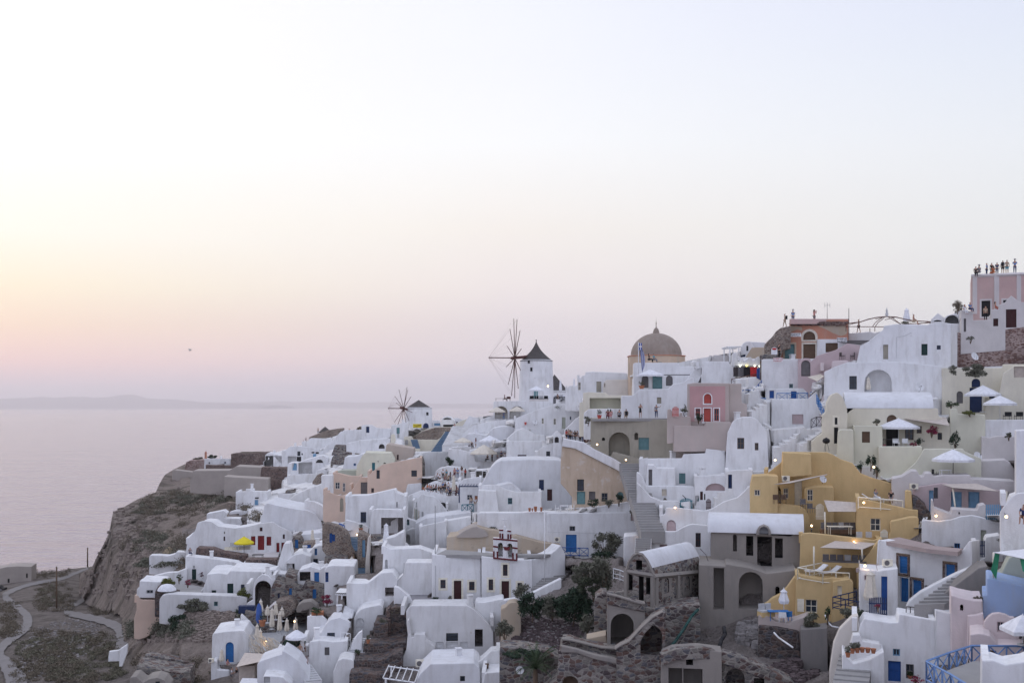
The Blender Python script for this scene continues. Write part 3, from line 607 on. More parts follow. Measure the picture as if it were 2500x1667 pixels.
def sails(r,hub,hp,tips,back,mat,cabl=None,r_=.09,tipY=None):
 """bare mill wheel: shaft to the tower plus one spar per tip (pixels, metres nearer)"""
 H0=P(*px(*hub),hp);s=MB();s.bar(H0,Vector(back),.28,8);s.bar(H0+(H0-Vector(back)).normalized()*1.2,H0,.3,8)
 w_=s.build('wheel_shaft',mat,r);ends=[]
 for x,y,dY in tips:
  T=P(*px(x,y),hp+dY);ends.append(T);m=MB();m.bar(H0,T,r_,5,r_*.7);m.build('spar',mat,r)
 if cabl:
  m=MB();nose=P(*px(*cabl),hp-3)
  m.bar(H0,nose,.11,6);
  for i,T in enumerate(ends):m.bar(nose,T,.009,3)
  m.build('bowsprit_and_stays',mat,r)
wm,b_,R_=windmill('smaller white windmill with a yellow banner and brown spoked wheel',1598,935,553,205,188,262,(447,6,0),op=[('w',1720,622,1746,666,'dark'),('a',1680,776,1750,885,'navy')])
sails(wm,(1382,570),259,[(1315,297,1),(1257,395,2),(1275,487,3),(1432,262,0),(1443,302,-1),(1490,398,-2),(1507,626,-2.5),(1463,745,-2),(1430,852,-1),(1345,880,0),(1287,835,1),(1250,768,2)],b_+Vector((-R_*.5,0,5.6)),'millwood',(1160,567),r_=.075)
for q in[('white_house','white house with a teal door left of the smaller windmill','1205,1000 1212,805 1300,800 1395,760 1440,800 1440,1000',264,'d 1280 843 1326 930 teal2; d 1290 930 1320 990 greyl')]:
 H(q[0],q[1],'house',q[2],'w',5,Y=q[3],op=q[4])
H('stone_wall','dark basalt wall beside the teal door','wall','1225,995 1228,932 1385,932 1388,1000','st_dark',1.5,Y=261,fil=.1)
H('white_house','low white ridge house with a blue painted panel right of the small windmill','house','1795,870 1800,740 1910,740 1915,870','w',6,Y=262,op='p 1820 780 1905 815 lblue')
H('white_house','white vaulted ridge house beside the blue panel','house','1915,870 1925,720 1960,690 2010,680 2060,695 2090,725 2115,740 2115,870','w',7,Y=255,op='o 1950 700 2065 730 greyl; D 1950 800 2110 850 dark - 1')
H('white_house','far white houses stepping down behind the ridge stairs','house','2100,860 2115,740 2150,700 2190,715 2240,735 2260,735 2265,800 2200,860','w',6,Y=262,op='w 2135 760 2160 780 dark')
H('cream_wall','cream parapet over the round stone bank below the small windmill','wall','1380,1010 1390,960 1520,960 1650,885 1830,835 2080,830 2120,790 2250,730 2330,735 2200,830 2050,960 1960,990 1700,1030','cream',5,Y=250)
H('stone_bank','round bank of tan fieldstone under the small windmill','wall','1500,1030 1530,975 1650,902 1830,845 2060,838 1990,930 1900,960 1860,1015','st_tan',4,Y=246)
H('cream_wall','cream landing wall between the two blue flights of stairs','wall','1400,1190 1388,970 1500,965 1520,1012 1860,1018 2000,940 2060,910 2075,935 1900,1030 1800,1195','cream',4,Y=240,op='p 1405 1020 1445 1090 greyl')
stairs('staircase','short flight of blue-grey steps against the cream landing wall',(1568,1142),(1530,1015),1.6,8,'cream','lblued',side=5,Ya=236,Yb=239)
stairs('staircase','long flight of blue-grey steps climbing past the round stone bank',(1895,1192),(2100,900),3.6,14,'cream','lblued',side=5,Ya=228,Yb=238)
H('white_wall','white and cream parapet right of the long blue steps','wall','1980,1200 2010,1090 2050,1010 2110,950 2125,960 2060,1050 2050,1140 2130,1180 2349,1180 2349,1230 2000,1230','w',2.5,Y=226)
fr(10)
stairs('staircase','broad white steps rising from the restaurant to the windmill',(400,640),(540,350),6,14,'w','w2',side=10,Ya=206,Yb=222)
H('white_wall','tall curved white parapet left of the broad white steps','wall','230,720 245,600 290,470 350,430 470,345 560,203 700,245 700,290 640,300 500,345 360,470 300,560 285,650 300,690','w',1.2,Y=224)
H('white_wall','curved white wall right of the broad white steps','wall','440,500 500,440 560,390 640,335 900,280 1090,260 1100,360 840,440','w',6,Y=212)
H('restaurant_arcade','white windmill terrace with two arched restaurant bays','building','700,270 800,230 905,200 908,0 1300,-10 1780,15 1740,80 1600,130 1370,190 1360,260 1210,270 900,285','w',12,Y=219,op='A 930 65 1112 250 pale; A 1138 65 1365 250 pale; w 1466 112 1542 158 dark')
fr(9)
wb,b_,R_=windmill('large white windmill with dark thatched cap and bare spoked wheel',1522,1385,755,252,232,222,(488,8,1),op=[('w',1400,770,1427,812,'dark'),('w',1433,870,1463,924,'dark'),('d',1483,1195,1540,1305,'teal2')])
sails(wb,(1215,725),217,[(1200,165,-.5),(1247,175,-2),(1290,335,-3),(1310,595,-3.5),(1298,905,-3.5),(1265,1165,-3),(1213,1300,-1.5),(1168,1272,0),(1120,1108,1.5),(1092,855,2.5),(1103,555,3),(1145,315,1.5)],b_+Vector((-R_*.4,0,9.6)),'millwood',(840,722))
w2,_,_=windmill('dark conical roof of a mill half hidden behind the large windmill',1785,1330,1195,205,200,236,(965,5,.0),capmat='roofd')
w2['category']='mill'
H('white_wall','white wall set with black stones by the windmill','wall','1760,1390 1765,1262 2145,1255 2145,1400','st_pat',1.2,Y=203,op='p 2110 1280 2150 1360 greyd')
H('white_house','white angular house between windmill and dome with steps to its roof','house','1930,1262 1990,1125 2115,1122 2115,1010 2165,1008 2170,988 2225,985 2228,927 2310,925 2349,910 2349,1300','w',8,Y=185,at=(2150,1400),op='d 2120 1080 2160 1200 greyd')
# ------- middle of the village
fr(10)
H('white_house','white stepped house behind the windmill restaurant with planters on its roof','house','1200,520 1215,380 1218,245 1300,210 1600,95 1690,70 1780,30 1850,22 1990,32 2120,95 2140,200 2050,300 2000,400 1935,420 1930,480','w',8,Y=196,op='w 1600 240 1630 320 creamp; w 1770 245 1805 330 creamp; p 1890 225 1942 390 sage; w 2003 215 2023 262 navy; w 1415 405 1440 465 creamp; a 1583 480 1650 525 lblue')
H('white_house','white domed house between two open parasols','house','840,560 850,430 900,385 1000,360 1090,352 1180,360 1245,405 1240,560','wroof',8,Y=199)
H('white_house','low white vault beside the broad restaurant steps','house','500,650 505,500 540,465 640,455 760,480 860,490 870,650','wroof',8,Y=202)
H('terrace_wall','white upper restaurant terrace with empty chairs','wall','560,480 580,430 840,425 845,480','w',6,Y=207)
H('white_wall','white swooping parapet over the restaurant tables','wall','1040,640 1100,540 1230,420 1330,380 1430,420 1500,470 1640,480 1660,560 1640,600','w',5,Y=193,op='o 1050 530 1115 560 greyd')
H('white_house','blocky white house with one brown strip window behind the domed house','house','1090,840 1100,580 1135,566 1640,570 1660,600 1890,560 1892,840','w',9,Y=178,op='w 1255 762 1380 802 millwood')
H('white_house','white wedge roof beside the crowd on the lane','house','1490,820 1530,720 1620,640 1750,600 1880,560 1895,540 1895,860','w',6,Y=170)
H('chimney','white hooded oven chimney with two arched vents','chimney','1765,590 1765,470 1818,420 1890,480 1890,590','w',2,Y=168,op='o 1785 505 1845 590 greyd')
H('terrace_wall','white wall of the middle restaurant terrace','wall','280,960 260,760 300,680 440,690 640,745 650,860 800,862 960,860 1060,832 1090,835 1090,960','w',6,Y=188)
H('terrace_wall','white wall with a curved top beside the crowded terrace','wall','60,1090 80,1000 130,960 250,930 380,940 560,990 620,1050 640,1110 640,1180','w',3,Y=184)
H('white_house','big smooth white dome house with a tall niche door','house','700,1560 720,1230 760,1140 800,1060 860,960 940,880 1010,842 1280,830 1500,825 1800,830 1900,842 1960,960 2030,1080 2035,1480 1900,1560','wroof',10,Y=158,r=.5,fil=1.6,op='d 1563 1120 1632 1270 navy; d 1678 1255 1750 1420 maroon; ')
H('white_house','white cubic house with a dark blue shuttered window','house','690,1600 695,1240 760,1198 850,1192 940,1190 1100,1260 1230,1292 1590,1290 1602,1600','w',6,Y=150,op='w 822 1355 905 1478 navy; w 1115 1380 1178 1470 teal -',drop=5)
H('white_house','small white block on the house with the dark blue shutter','house','930,1300 935,1215 1100,1175 1180,1190 1240,1240 1320,1300','wroof',5,Y=153)
H('white_house','white shop house behind the blue pergola and balcony','house','400,1600 415,1180 480,1110 700,1080 740,1130 700,1230 690,1600','w',5,Y=162,op='w 530 1335 603 1410 greyl; d 640 1350 682 1430 terracotta')
H('white_house','white restaurant pavilion with cream doorways','house','600,1130 640,985 830,985 800,1080 740,1140','w',5,Y=176,op='D 660 995 745 1100 pale - 2; D 755 1000 800 1090 canvasc - 2')
H('white_house','white terrace house under the sunset crowd','house','-400,1650 -400,1470 -300,1340 -120,1270 0,1300 270,1355 440,1350 450,1560 420,1650','w',6,Y=170,op='A 110 1445 250 1600 w - 3')
fr(7)
H('white_house','white facade with arched door panels below the crowd','house','1500,900 1515,700 1550,590 1650,490 1690,520 1830,540 1920,640 2020,760 2020,900','w',6,Y=166,op='p 1530 710 1545 860 creamp; d 1550 720 1580 875 sage; p 1590 740 1608 870 creamp; w 1560 620 1575 690 greyl; a 1640 755 1668 870 greyl')
H('white_house','white vaulted roofs above the big satellite dish','house','1200,580 1230,490 1450,400 1640,350 1820,330 1825,560 1600,700 1420,560','w',7,Y=186,op='w 1450 470 1476 530 navy')
H('white_wall','long white wall and gate piers below the salmon house','wall','1400,770 1418,440 1440,360 1560,350 1640,340 1640,400 1490,450 1480,860','w',2,Y=178,op='w 1455 570 1475 650 greyl')
H('white_house','white house with a lit corner next to the lounge terrace','house','1380,1120 1385,830 1460,860 1530,880 1640,930 1620,1120 1540,1160 1500,1190','w',5,Y=160,op='w 1425 865 1465 950 teal2; w 1545 1030 1575 1115 greyl; o 1585 1085 1603 1120 greyl')
fr(6)
H('white_wall','big plain white wall with a goose-neck lamp below the steps','wall','1480,1560 1600,1380 1690,1330 1640,1210 1720,1190 2050,1190 2349,1160 2349,1300 2250,1420 2100,1480 1860,1560','w',5,Y=214,fil=.8)
H('white_house','pointed dark stone gable at the end of the salmon house','wall','1615,1440 1622,1320 1652,1262 1680,1345 1682,1445','st_mix',2,Y=205)
fr(7)
H('salmon_house','salmon house front with two white windows','house','362,520 372,200 400,195 590,240 762,245 765,300 600,520','salmon',7,Y=193,op='w 402 335 468 430 whitep; w 508 345 547 470 whitep')
H('salmon_house','salmon stair house with a big grey brown door','house','600,560 605,490 700,360 765,262 895,262 893,560','salmon',5,Y=189,op='d 768 333 876 515 greyd')
H('salmon_house','long salmon house with sloping wall top and a dark grid window','house','880,560 862,255 950,170 1070,85 1260,45 1600,-20 1625,-15 1640,60 1640,150 1590,260 1480,310 1270,480','salmon',7,Y=195,op='w 993 160 1040 282 dark; w 1493 163 1572 252 dark; w 918 418 957 482 maroon')
H('salmon_wall','tall salmon wall with an arched dark window','wall','225,660 235,480 285,420 300,470 430,518 560,528 548,920 430,900 345,830 340,700','salmon',4,Y=184,op='a 468 562 518 755 olive')
H('white_house','white courtyard house right of the salmon arched window','house','540,960 555,528 860,520 1250,430 1260,470 1420,540 1420,760 1250,830 1100,940 900,1000','w',8,Y=180,op='o 1280 612 1294 700 navy',dy=0)
H('white_house','white block stepped in front of the courtyard house','house','685,960 690,720 760,680 880,640 1245,632 1260,720 960,760 950,960','w',5,Y=175,op='p 707 842 845 925 sage')
H('white_wall','white low wall by the blue lane railings','wall','535,960 545,870 690,905 880,970 860,1080 720,1030','w',1,Y=171)
H('lounge_house','white lounge with a cream awning and shaded sitting room','house','880,1110 900,960 925,745 960,720 1330,725 1400,790 1390,1050 1200,1120','w',6,Y=168,op='D 1058 840 1375 1080 mwhite - 3.5',fil=.2)
H('white_wall','white house wall behind the tall cylinder lamp','wall','1400,1230 1380,1050 1500,1000 1600,1000 1610,1290','w',3,Y=158,op='A 1405 1078 1476 1230 w - 1.2')
H('white_wall','tall white wall corner with a thin flagpole','wall','1600,1420 1612,990 1640,960 1992,885 2000,1310 1850,1400','w',4,Y=150,fil=.2)
H('white_house','sloping white roof of the house behind the tall wall corner','house','1540,1000 1545,930 1700,850 2349,760 2349,880 1990,890 1620,990','wroof',6,Y=156)
H('white_wall','long white sloping wall above the old church roof','wall','1995,1120 1992,885 2349,828 2349,960 2240,1010','w',2,Y=152,fil=.2)
H('white_wall','curving white wall above the stone cellar door','wall','1100,1300 1120,1150 1260,1110 1390,1030 1400,1230 1450,1280 1440,1300','w',3,Y=156)
H('white_house','white terrace house with brown garden chairs on its roof','house','1060,1900 1085,1470 1092,1235 1160,1280 1210,1292 1600,1275 1850,1365 1850,1900','w',6,Y=143,op='a 1115 1440 1155 1600 greyl',fil=.3)
H('white_wall','narrow tan stone pier beside the pale blue cellar door','wall','830,1550 870,1130 900,1100 900,1560','pale',2,Y=147)
H('stone_wall','rough stone wall with a pale blue door by the blue stairs','wall','720,1420 722,1080 735,1045 800,1070 880,1110 850,1440','st_tan',3,Y=150,op='d 788 1160 832 1410 lblue')
H('stone_wall','low stone wall under the bushes of the lounge terrace','wall','890,1180 895,1090 1250,1090 1255,1150 1100,1180','st_mix',2,Y=161)
fr(13)
H('old_house','weathered yellow plaster house with crumbling walls and a barred window','house','215,880 220,530 150,440 88,370 105,185 250,210 430,300 760,470 812,520 812,620 870,690 882,880','oldyel',8,Y=130.5,op='w 278 563 356 696 dark; d 275 702 370 850 teal2; d 413 703 487 800 greyd; w 558 720 628 818 greyd; a 735 706 808 790 teal2',fil=.15)
H('white_wall','thick white parapet curving down over the weathered yellow house','wall','103,185 112,95 350,140 480,225 700,330 780,380 812,440 812,520 760,470 430,300 250,210','w',1.6,Y=129.9,drop=0,fil=.2)
H('olive_house','grey green old house with a big arched recess and teal shutters','house','430,330 432,-136 1386,-120 1386,340 1000,335 870,310 700,300','olive',9,Y=133,op='A 640 22 882 300 self - 1.8; p 983 86 1103 226 teal2; o 935 28 978 110 self; o 562 82 598 120 dark',fil=.1)
H('olive_wall','lower grey green ramp wall with a small lit lamp','wall','600,420 690,250 900,300 1000,335 985,480 960,600 820,560 810,420','olive',2,Y=132,fil=.1)
H('old_wall','old pinkish plaster retaining wall below the pink house','wall','1386,340 1384,-100 1700,-115 2045,-140 2045,60 2000,80 1985,290 1480,330','oldpink',6,Y=126,fil=.1)
H('white_house','white courtyard house with two teal shutters','house','985,500 1000,325 1340,322 1480,322 1500,275 1750,265 1758,212 1930,232 1975,290 1975,480 1630,520 1625,680 1400,680 1080,640','w',6,Y=121.5,op='p 1448 493 1521 613 teal2; d 1540 670 1598 786 greyd',fil=.25)
H('white_house','small white washhouse with a dark doorway','house','1060,640 1090,395 1160,400 1190,435 1405,435 1410,650 1080,650','w',3,Y=119.5,op='d 1098 450 1140 632 greyd',fil=.2)
H('white_wall','white lane parapet beside the grey cobbled steps','wall','960,480 1000,500 1040,560 1075,640 1410,640 1625,650 1630,800 1450,810 1250,810 1120,760 1020,650 960,600','w',1.5,Y=118.5,op='p 1250 676 1306 752 canvasc',fil=.3)
H('white_wall','stained white wall curving down beside the cobbled steps','wall','955,600 1010,640 1120,765 1250,815 1455,815 1460,905 1300,890 1290,960 1225,1000 1215,1060 1150,960 1000,740','wold',1.5,Y=116,fil=.4)
H('white_house','white house with a black doorway and wooden shutter at the lane corner','house','1620,920 1630,530 1655,522 1980,512 1982,690 1880,700 1830,790 1800,920','w',5,Y=116,op='p 1628 750 1678 815 teal2; d 1690 703 1722 800 maroon; d 1735 730 1750 800 dark; A 1750 610 1980 690 mauve - .4')
H('white_house','white house with a narrow navy door beside the ochre house','house','1975,700 1985,470 2100,455 2290,450 2300,700','w',5,Y=113.5,op='d 2012 508 2056 668 navy')
H('white_wall','sweeping white parapet running up to the ochre house','wall','1220,1160 1228,980 1290,960 1292,888 1440,890 1740,925 1830,900 1960,820 2120,770 2200,700 2245,650 2262,655 2265,760 2290,975 1900,1010 1820,1080 1500,1160','w',5,Y=112,op='a 1305 1030 1412 1200 mauve',fil=.6,drop=1)
H('white_house','tall white vaulted house with two small brown windows','house','1975,480 1990,200 2005,30 2050,-70 2105,-130 2190,-150 2290,-150 2350,-120 2460,20 2480,440 2300,470','w',7,Y=120,op='w 2117 88 2196 214 wood; w 2318 145 2360 230 wood',fil=1.1)
H('white_wall','side wall of the tall white vaulted house by the lamp','wall','2270,460 2275,-20 2480,-20 2500,150 2500,380 2400,470','w2',3,Y=121)
H('white_wall','big white retaining wall with a blue door and balcony','wall','-60,1300 -70,955 0,950 930,945 940,800 1040,805 1060,1000 1115,1070 1000,1190 995,1210 990,1450 420,1480 110,1450 100,1320','w',3,Y=126.5,op='d 148 1197 272 1435 blue2; w 190 1100 255 1155 greyd; p 893 972 930 1040 mauve',fil=.3)
H('white_wall','white gate pier above the cobbled lane','wall','870,900 875,600 955,605 955,780 938,960','w',1.6,Y=126.9,fil=.2)
H('garden_wall','low white garden wall below the weathered yellow house','wall','498,945 500,885 600,865 740,850 870,820 880,945','w',1,Y=127.3)
H('white_house','white stepped house with a barrel niche and thin stairs','house','1080,1420 1110,1240 1130,1190 1200,1150 1240,1160 1410,1160 1500,1110 1560,1085 1600,1075 1770,1090 1815,1160 1815,1540 1500,1480','w',6,Y=109.5,op='w 1638 1178 1697 1340 maroon; w 1462 1290 1496 1366 sage; D 1225 1310 1312 1340 mauve - .5')
H('white_house','low white stair landing with a brass lamp','house','810,1560 815,1215 990,1205 985,1400 980,1560','w',3,Y=113)
stairs('staircase','grey cobbled steps winding between white walls, upper flight',(975,700),(870,380),2.2,12,'floorg',side=0,Ya=119,Yb=128)
stairs('staircase','grey cobbled steps winding between white walls, lower flight',(1150,1180),(1000,720),2.4,16,'floorg',side=0,Ya=110,Yb=118.5)
stairs('staircase','narrow white steps with grey treads by the barrel niche',(1030,1410),(1040,1240),1.6,7,'w','floorg',side=0,Ya=108.5,Yb=110)
# ---- church with the bell gable
fr(11)
H('church_building','white church building with five small maroon openings','church','318,1600 320,900 372,900 1020,930 1022,1600','w',9,Y=118.5,op='w 442 1260 516 1384 maroon creamp; d 634 1272 742 1556 maroon creamp; w 853 1286 931 1412 maroon creamp',fil=.12,drop=1)
H('church_building','right wing of the white church under the red trimmed bell gable','church','1030,1600 1030,925 1200,945 1545,985 1760,970 1762,1420 1500,1520 1280,1570','w',9,Y=117.5,op='w 1133 1253 1198 1410 maroon creamp; w 1338 1043 1404 1204 maroon creamp; d 1318 1277 1426 1537 maroon creamp; w 1548 1303 1612 1460 maroon creamp',fil=.12,drop=1)
H('church_wall','white side wall of the church along the grey steps','wall','1755,1430 1750,972 1900,935 2020,890 2090,840 2170,760 2235,900 2225,1150 2070,1160 1900,1330','w',2,yaw=25,Y=118,fil=.2)
H('old_wall','bare ochre stone back wall of the church roof terrace','wall','530,850 530,650 640,640 900,500 960,497 1150,548 1195,545 1290,570 1480,640 1520,630 1900,730 2160,755 2140,830 2050,890 1500,890','oldtan',5,Y=125.6,fil=.2,drop=.5)
H('old_wall','grey mortar hump on the bare stone church wall','wall','640,660 780,560 900,505 960,500 1090,560 1140,640 1000,660','tanconc',4,Y=125.3,fil=.3,drop=0)
H('old_wall','low broken ochre stub on the church roof','wall','1010,850 1010,815 1120,790 1200,780 1205,860','oldtan',2,Y=125.5,drop=.3)
slab('terrace_floor','375,898 520,830 700,838 1190,880 1600,885 2030,890 1960,905 1200,912','floorg',(372,900,118.5),'plain grey roof floor of the church','roof')
H('white_wall','long white terrace wall between the church roof and the plastic chairs','wall','968,700 972,330 1000,300 1600,300 1700,290 1960,288 2360,300 2360,900 2150,900','w',1.5,Y=127.2,fil=.2,drop=0)
H('white_house','white corner house block with a thin ledge above the bell gable','house','968,560 972,180 985,-20 1240,-10 1280,300 1285,560','w',2,Y=148,fil=.1)
slab('terrace_floor','1590,300 2300,300 2349,262 1900,262','floorg',(2000,300,127.6),'tiled terrace floor under the white plastic chairs','terrace')
def bell_gable():
 fr(11);pl=Plane(px(1370,0)[0],117.3,0);T=lambda x,y:pl.to(*px(x,y))
 base=pl.w(T(1370,960));r=empty('bell_gable',base,'white two-arched bell gable with dark red painted trim on the church','bell gable')
 o=[T(*q)for q in((1198,962),(1198,665),(1283,668),(1283,540),(1345,545),(1350,505),(1364,497),(1378,505),(1385,550),(1455,562),(1455,680),(1548,700),(1548,985))]
 hs=[hole_poly(pl,'a',1266,728,1336,930),hole_poly(pl,'a',1392,738,1474,945)]
 m=MB();prism(m,pl,o[::-1]if area(o)<0 else o,1.0,hs,.05)
 for h in hs:ring_strip(m,pl,h,h,0,1.0)
 m.build('wall','w',r)
 for h in hs:g=MB();poly_face(g,pl,h,-.004+1.02);g.build('arched_opening','floorg',r)
 t=MB()
 def bar(a,b,w_):A,B=T(*a),T(*b);t.bar(pl.w(A,-.03),pl.w(B,-.03),w_,4)
 for a,b in(((1198,672),(1548,702)),((1198,782),(1268,790)),((1474,800),(1548,812)),((1200,948),(1540,982)),((1207,850),(1207,950)),((1258,855),(1262,955)),((1480,875),(1482,970)),((1535,880),(1537,982)),((1284,547),(1343,550)),((1402,560),(1455,566)),((1296,595),(1298,662)),((1332,598),(1334,668)),((1412,605),(1413,675)),((1448,608),(1449,672))):bar(a,b,.09)
 t.add([pl.w(T(x,y),-.04)for x,y in((1336,785),(1445,790),(1425,838),(1365,838))],[(0,1,2,3)])
 t.build('trim','maroonp',r)
 c_=MB();A=pl.w(T(1390,945),.3);c_.lathe(A,[(.22,0),(.2,.3),(.16,.35),(.16,2.0),(.22,2.1)],12);c_.build('column','w',r)
 x_=MB();A=pl.w(T(1364,500),.5);x_.bar(A,A+Vector((0,0,1.0)),.05,4);x_.bar(A+Vector((-.3,0,.7)),A+Vector((.3,0,.7)),.05,4);x_.build('cross','w',r)
 for x in(1310,1450):
  b=MB();b.lathe(pl.w(T(x,822),.5),[(.30,0),(.24,.08),(.18,.35),(.1,.5),(.02,.55)],14)
  tag(b.build('bell','brass'),'green bronze bell in the '+('left' if x<1400 else 'right')+' arch of the red trimmed gable','bell','bells of the church gable')
bell_gable()
fr(11)
H('white_wall','curved white parapet below the grey church steps','wall','1260,1600 1330,1560 1500,1530 1800,1430 1960,1350 2160,1250 2180,1260 2150,1300 2000,1420 1900,1470 1700,1560 1600,1700 1260,1700','w',1,Y=113,fil=.5)
stairs('staircase','grey stone steps beside the white church wall',(1900,1400),(2190,1120),2.4,8,'floorg',side=10,Ya=116,Yb=121)
slab('terrace_floor','0,1600 0,1452 255,1465 260,1520 640,1570 900,1600 1250,1600 1100,1640 400,1640','greyf',(600,1568,117),'grey paved yard in front of the church doors','yard')
# ---- bottom centre
fr(8)
H('white_house','white curved house wall below the brown garden chairs','house','250,700 250,235 300,232 520,240 600,190 710,100 860,85 940,190 930,260 1040,360 1060,470 740,560 720,700','w',6,Y=122,fil=.6,op='D 765 290 915 410 mwhite - 2')
H('white_wall','large blank white wall of the church yard','wall','920,380 930,200 1015,125 1040,-40 1400,-40 1440,130 1390,300 1370,375','w',3,Y=121)
H('white_wall','white parapet between the church yard and the dark terraces','wall','1040,620 990,500 880,310 890,280 950,300 1090,410 1140,530 1140,620','w',1,Y=116)
H('white_house','white vaulted house with a lattice arched gate','house','340,1000 345,720 380,640 430,590 500,560 700,520 740,560 735,700 620,760 520,1000','w',5,Y=117,op='a 378 698 487 968 whitep',fil=.6)
H('white_house','old whitewashed house with a black window over a plank door','house','965,1340 980,1250 1045,1130 1070,900 1048,720 1045,610 1080,560 1110,535 1850,530 1960,590 2060,690 2150,780 2210,900 2215,1110 2180,1140 1960,1290 1940,1340','wold',6,Y=110,op='w 1580 898 1738 1008 dark; p 1583 1018 1733 1280 whitep; D 1962 848 2068 1078 greyd - 2; p 1450 1018 1545 1285 whitep; p 1770 1018 1865 1165 whitep',fil=.4)
H('white_wall','stepped white buttress of the old whitewashed house','wall','965,1350 975,1260 1045,1140 1070,960 1060,740 1085,720 1105,900 1115,955 1150,955 1152,910 1300,912 1310,990 1430,1080 1430,1290','w2',1.5,Y=108.6,fil=.2)
H('white_wall','white wall rising beside the old whitewashed house','wall','1960,640 1965,490 2100,490 2349,440 2349,560 2310,610 2320,720 2250,800 2230,900 2150,800','w',3,Y=113)
H('white_house','foreground white roof terrace with an air conditioner','house','1160,1640 1190,1520 1235,1440 1370,1310 1950,1298 2020,1360 2040,1460 1960,1570 1900,1640','wroof',6,Y=101,drop=4)
H('white_wall','white terrace wall with a brown clay jar at its corner','wall','1940,1330 2060,1250 2180,1140 2290,1130 2300,1260 2300,1640 1900,1640 2040,1460','w2',4,Y=103)
H('white_house','low white roof in the bottom middle beside the palm','house','2040,1660 2100,1430 2349,1410 2500,1480 2700,1600 2700,1700','w',7,Y=98)
for q in[('785,1000 785,640 840,570 900,548 1000,560 1045,640 1058,700 1050,900 1040,960 800,990',114,'round topped dark basalt terrace wall, uppermost',.5),('600,1020 620,770 800,765 810,800 800,960 1050,925 1055,1020',112.5,'short dark basalt terrace with agaves',.3),('465,1200 480,1045 640,1035 850,1045 1055,1020 1045,1120 1000,1160 850,1200',109.5,'dark basalt terrace wall below the pale earth bed',.3),('345,1400 350,1262 500,1255 700,1262 830,1215 880,1180 1005,1155 985,1250 960,1350 860,1400',106.5,'curved dark basalt terrace wall with a white lip',.3),('285,1700 288,1440 420,1425 560,1440 740,1445 830,1400 760,1500 780,1560 790,1700',104,'lowest dark basalt terrace wall',.3)]:
 H('stone_wall',q[2],'wall',q[0],'st_dark',4.5,Y=q[1],fil=q[3])
H('stone_wall','red brown basalt pier beside the lattice gate','wall','778,760 780,600 830,560 840,760','st_red',2,Y=113.4)
H('planter_wall','small dark stone planter with a green cushion shrub','wall','350,1230 352,1180 480,1175 480,1230','st_dark',2,Y=109)
fr(10)
H('terrace_wall','plain white back wall of the cream parasol tables','wall','560,860 565,700 700,672 1090,660 1094,862','w',3,Y=190.5,fil=.2)
H('terrace_wall','white parapet dividing the upper and lower crowded terraces','wall','-130,1330 -60,1200 60,1150 400,1168 640,1172 700,1235 690,1340','w',3,Y=175,fil=.3)
H('white_wall','white ramp wall behind the queue on the lane','wall','1925,610 1930,400 1990,350 2100,240 2180,190 2330,230 2340,610','w',3,Y=163,fil=.4)
H('white_wall','low white wall below the red chair tables','wall','300,720 310,655 560,640 760,650 765,720','w',2,Y=198,fil=.2)
# ------- domed church, pink house and the mini-market hill
fr(12)
def dome_church():
 Y=158;b=P(*px(1160,760),Y);k=Y/F/FR[12][2];r=empty('domed_church',b,'brown domed church with eight sided plastered drum behind the flag','church')
 zt=(760-465)*k;R8=375*k
 m=MB();m.lathe(b,[(R8,-3),(R8,zt),(R8*.5,zt+.02)],8,False,rz=0);m.build('drum','drum',r)
 c=MB();c.lathe(b,[(R8*1.02,zt-.12),(R8*1.03,zt+.02),(R8*.9,zt+.05)],8,False);c.build('cornice','terra',r)
 d=MB();Rd=325*k;hd=292*k;d.lathe(b,[(Rd*1.01,zt)]+[(Rd*math.cos(a),zt+hd*math.sin(a))for a in[i*math.pi/2/14 for i in range(15)]],48);dm=d.build('dome','dome',r)
 l=MB();z=zt+hd-.1;l.lathe(b,[(.5,z),(.42,z+.4),(.3,z+.7),(.08,z+.9),(.04,z+1.3),(.1,z+1.5),(.03,z+1.7),(.01,z+2.2)],12);l.build('finial','dome',dm)
 for i in range(8):
  a=2*math.pi*i/8+math.pi/8*0;n_=Vector((math.cos(a+math.pi/8*0),math.sin(a),0))
  ap=R8*math.cos(math.pi/8);nv=Vector((math.cos(2*math.pi*(i+1)/8),math.sin(2*math.pi*(i+1)/8),0));tv=Vector((-nv.y,nv.x,0))
  g=MB();o=[(-.45,.6),(.45,.6),(.45,zt-1.4)]+[(.45*math.cos(math.pi*j/6),zt-1.4+.45*math.sin(math.pi*j/6))for j in range(1,7)]
  g.add([b+nv*(ap+.03)+tv*x+Vector((0,0,z))for x,z in o],[tuple(range(len(o)))]);g.build('blind_arch','olive',r)
dome_church()
H('white_house','white house with cubes on its roof left of the domed church','house','150,950 158,745 205,740 206,722 255,706 258,668 480,668 790,682 795,960','w',8,Y=168,op='d 398 790 460 925 olive; w 165 800 198 900 canvasc')
H('tan_house','tan plastered vaulted house in front of the domed church','house','478,990 480,840 495,800 520,768 640,765 790,765 850,790 852,980','pale',7,Y=160,op='w 496 812 512 862 taupe')
H('cream_wall','cream belfry wall and pier under the tan vault','wall','180,1260 185,1060 228,1050 232,935 300,925 520,935 545,965 700,965 850,965 850,1000 715,1005 712,1150 300,1150 235,1200 232,1260','cream',3,Y=150,fil=.15,op='D 312 1000 708 1135 cream2 - 1.6')
H('white_wall','white wall with an arched mark behind the seated watchers','wall','235,1290 240,1190 300,1145 520,1140 715,1140 720,1270','w',3,Y=144)
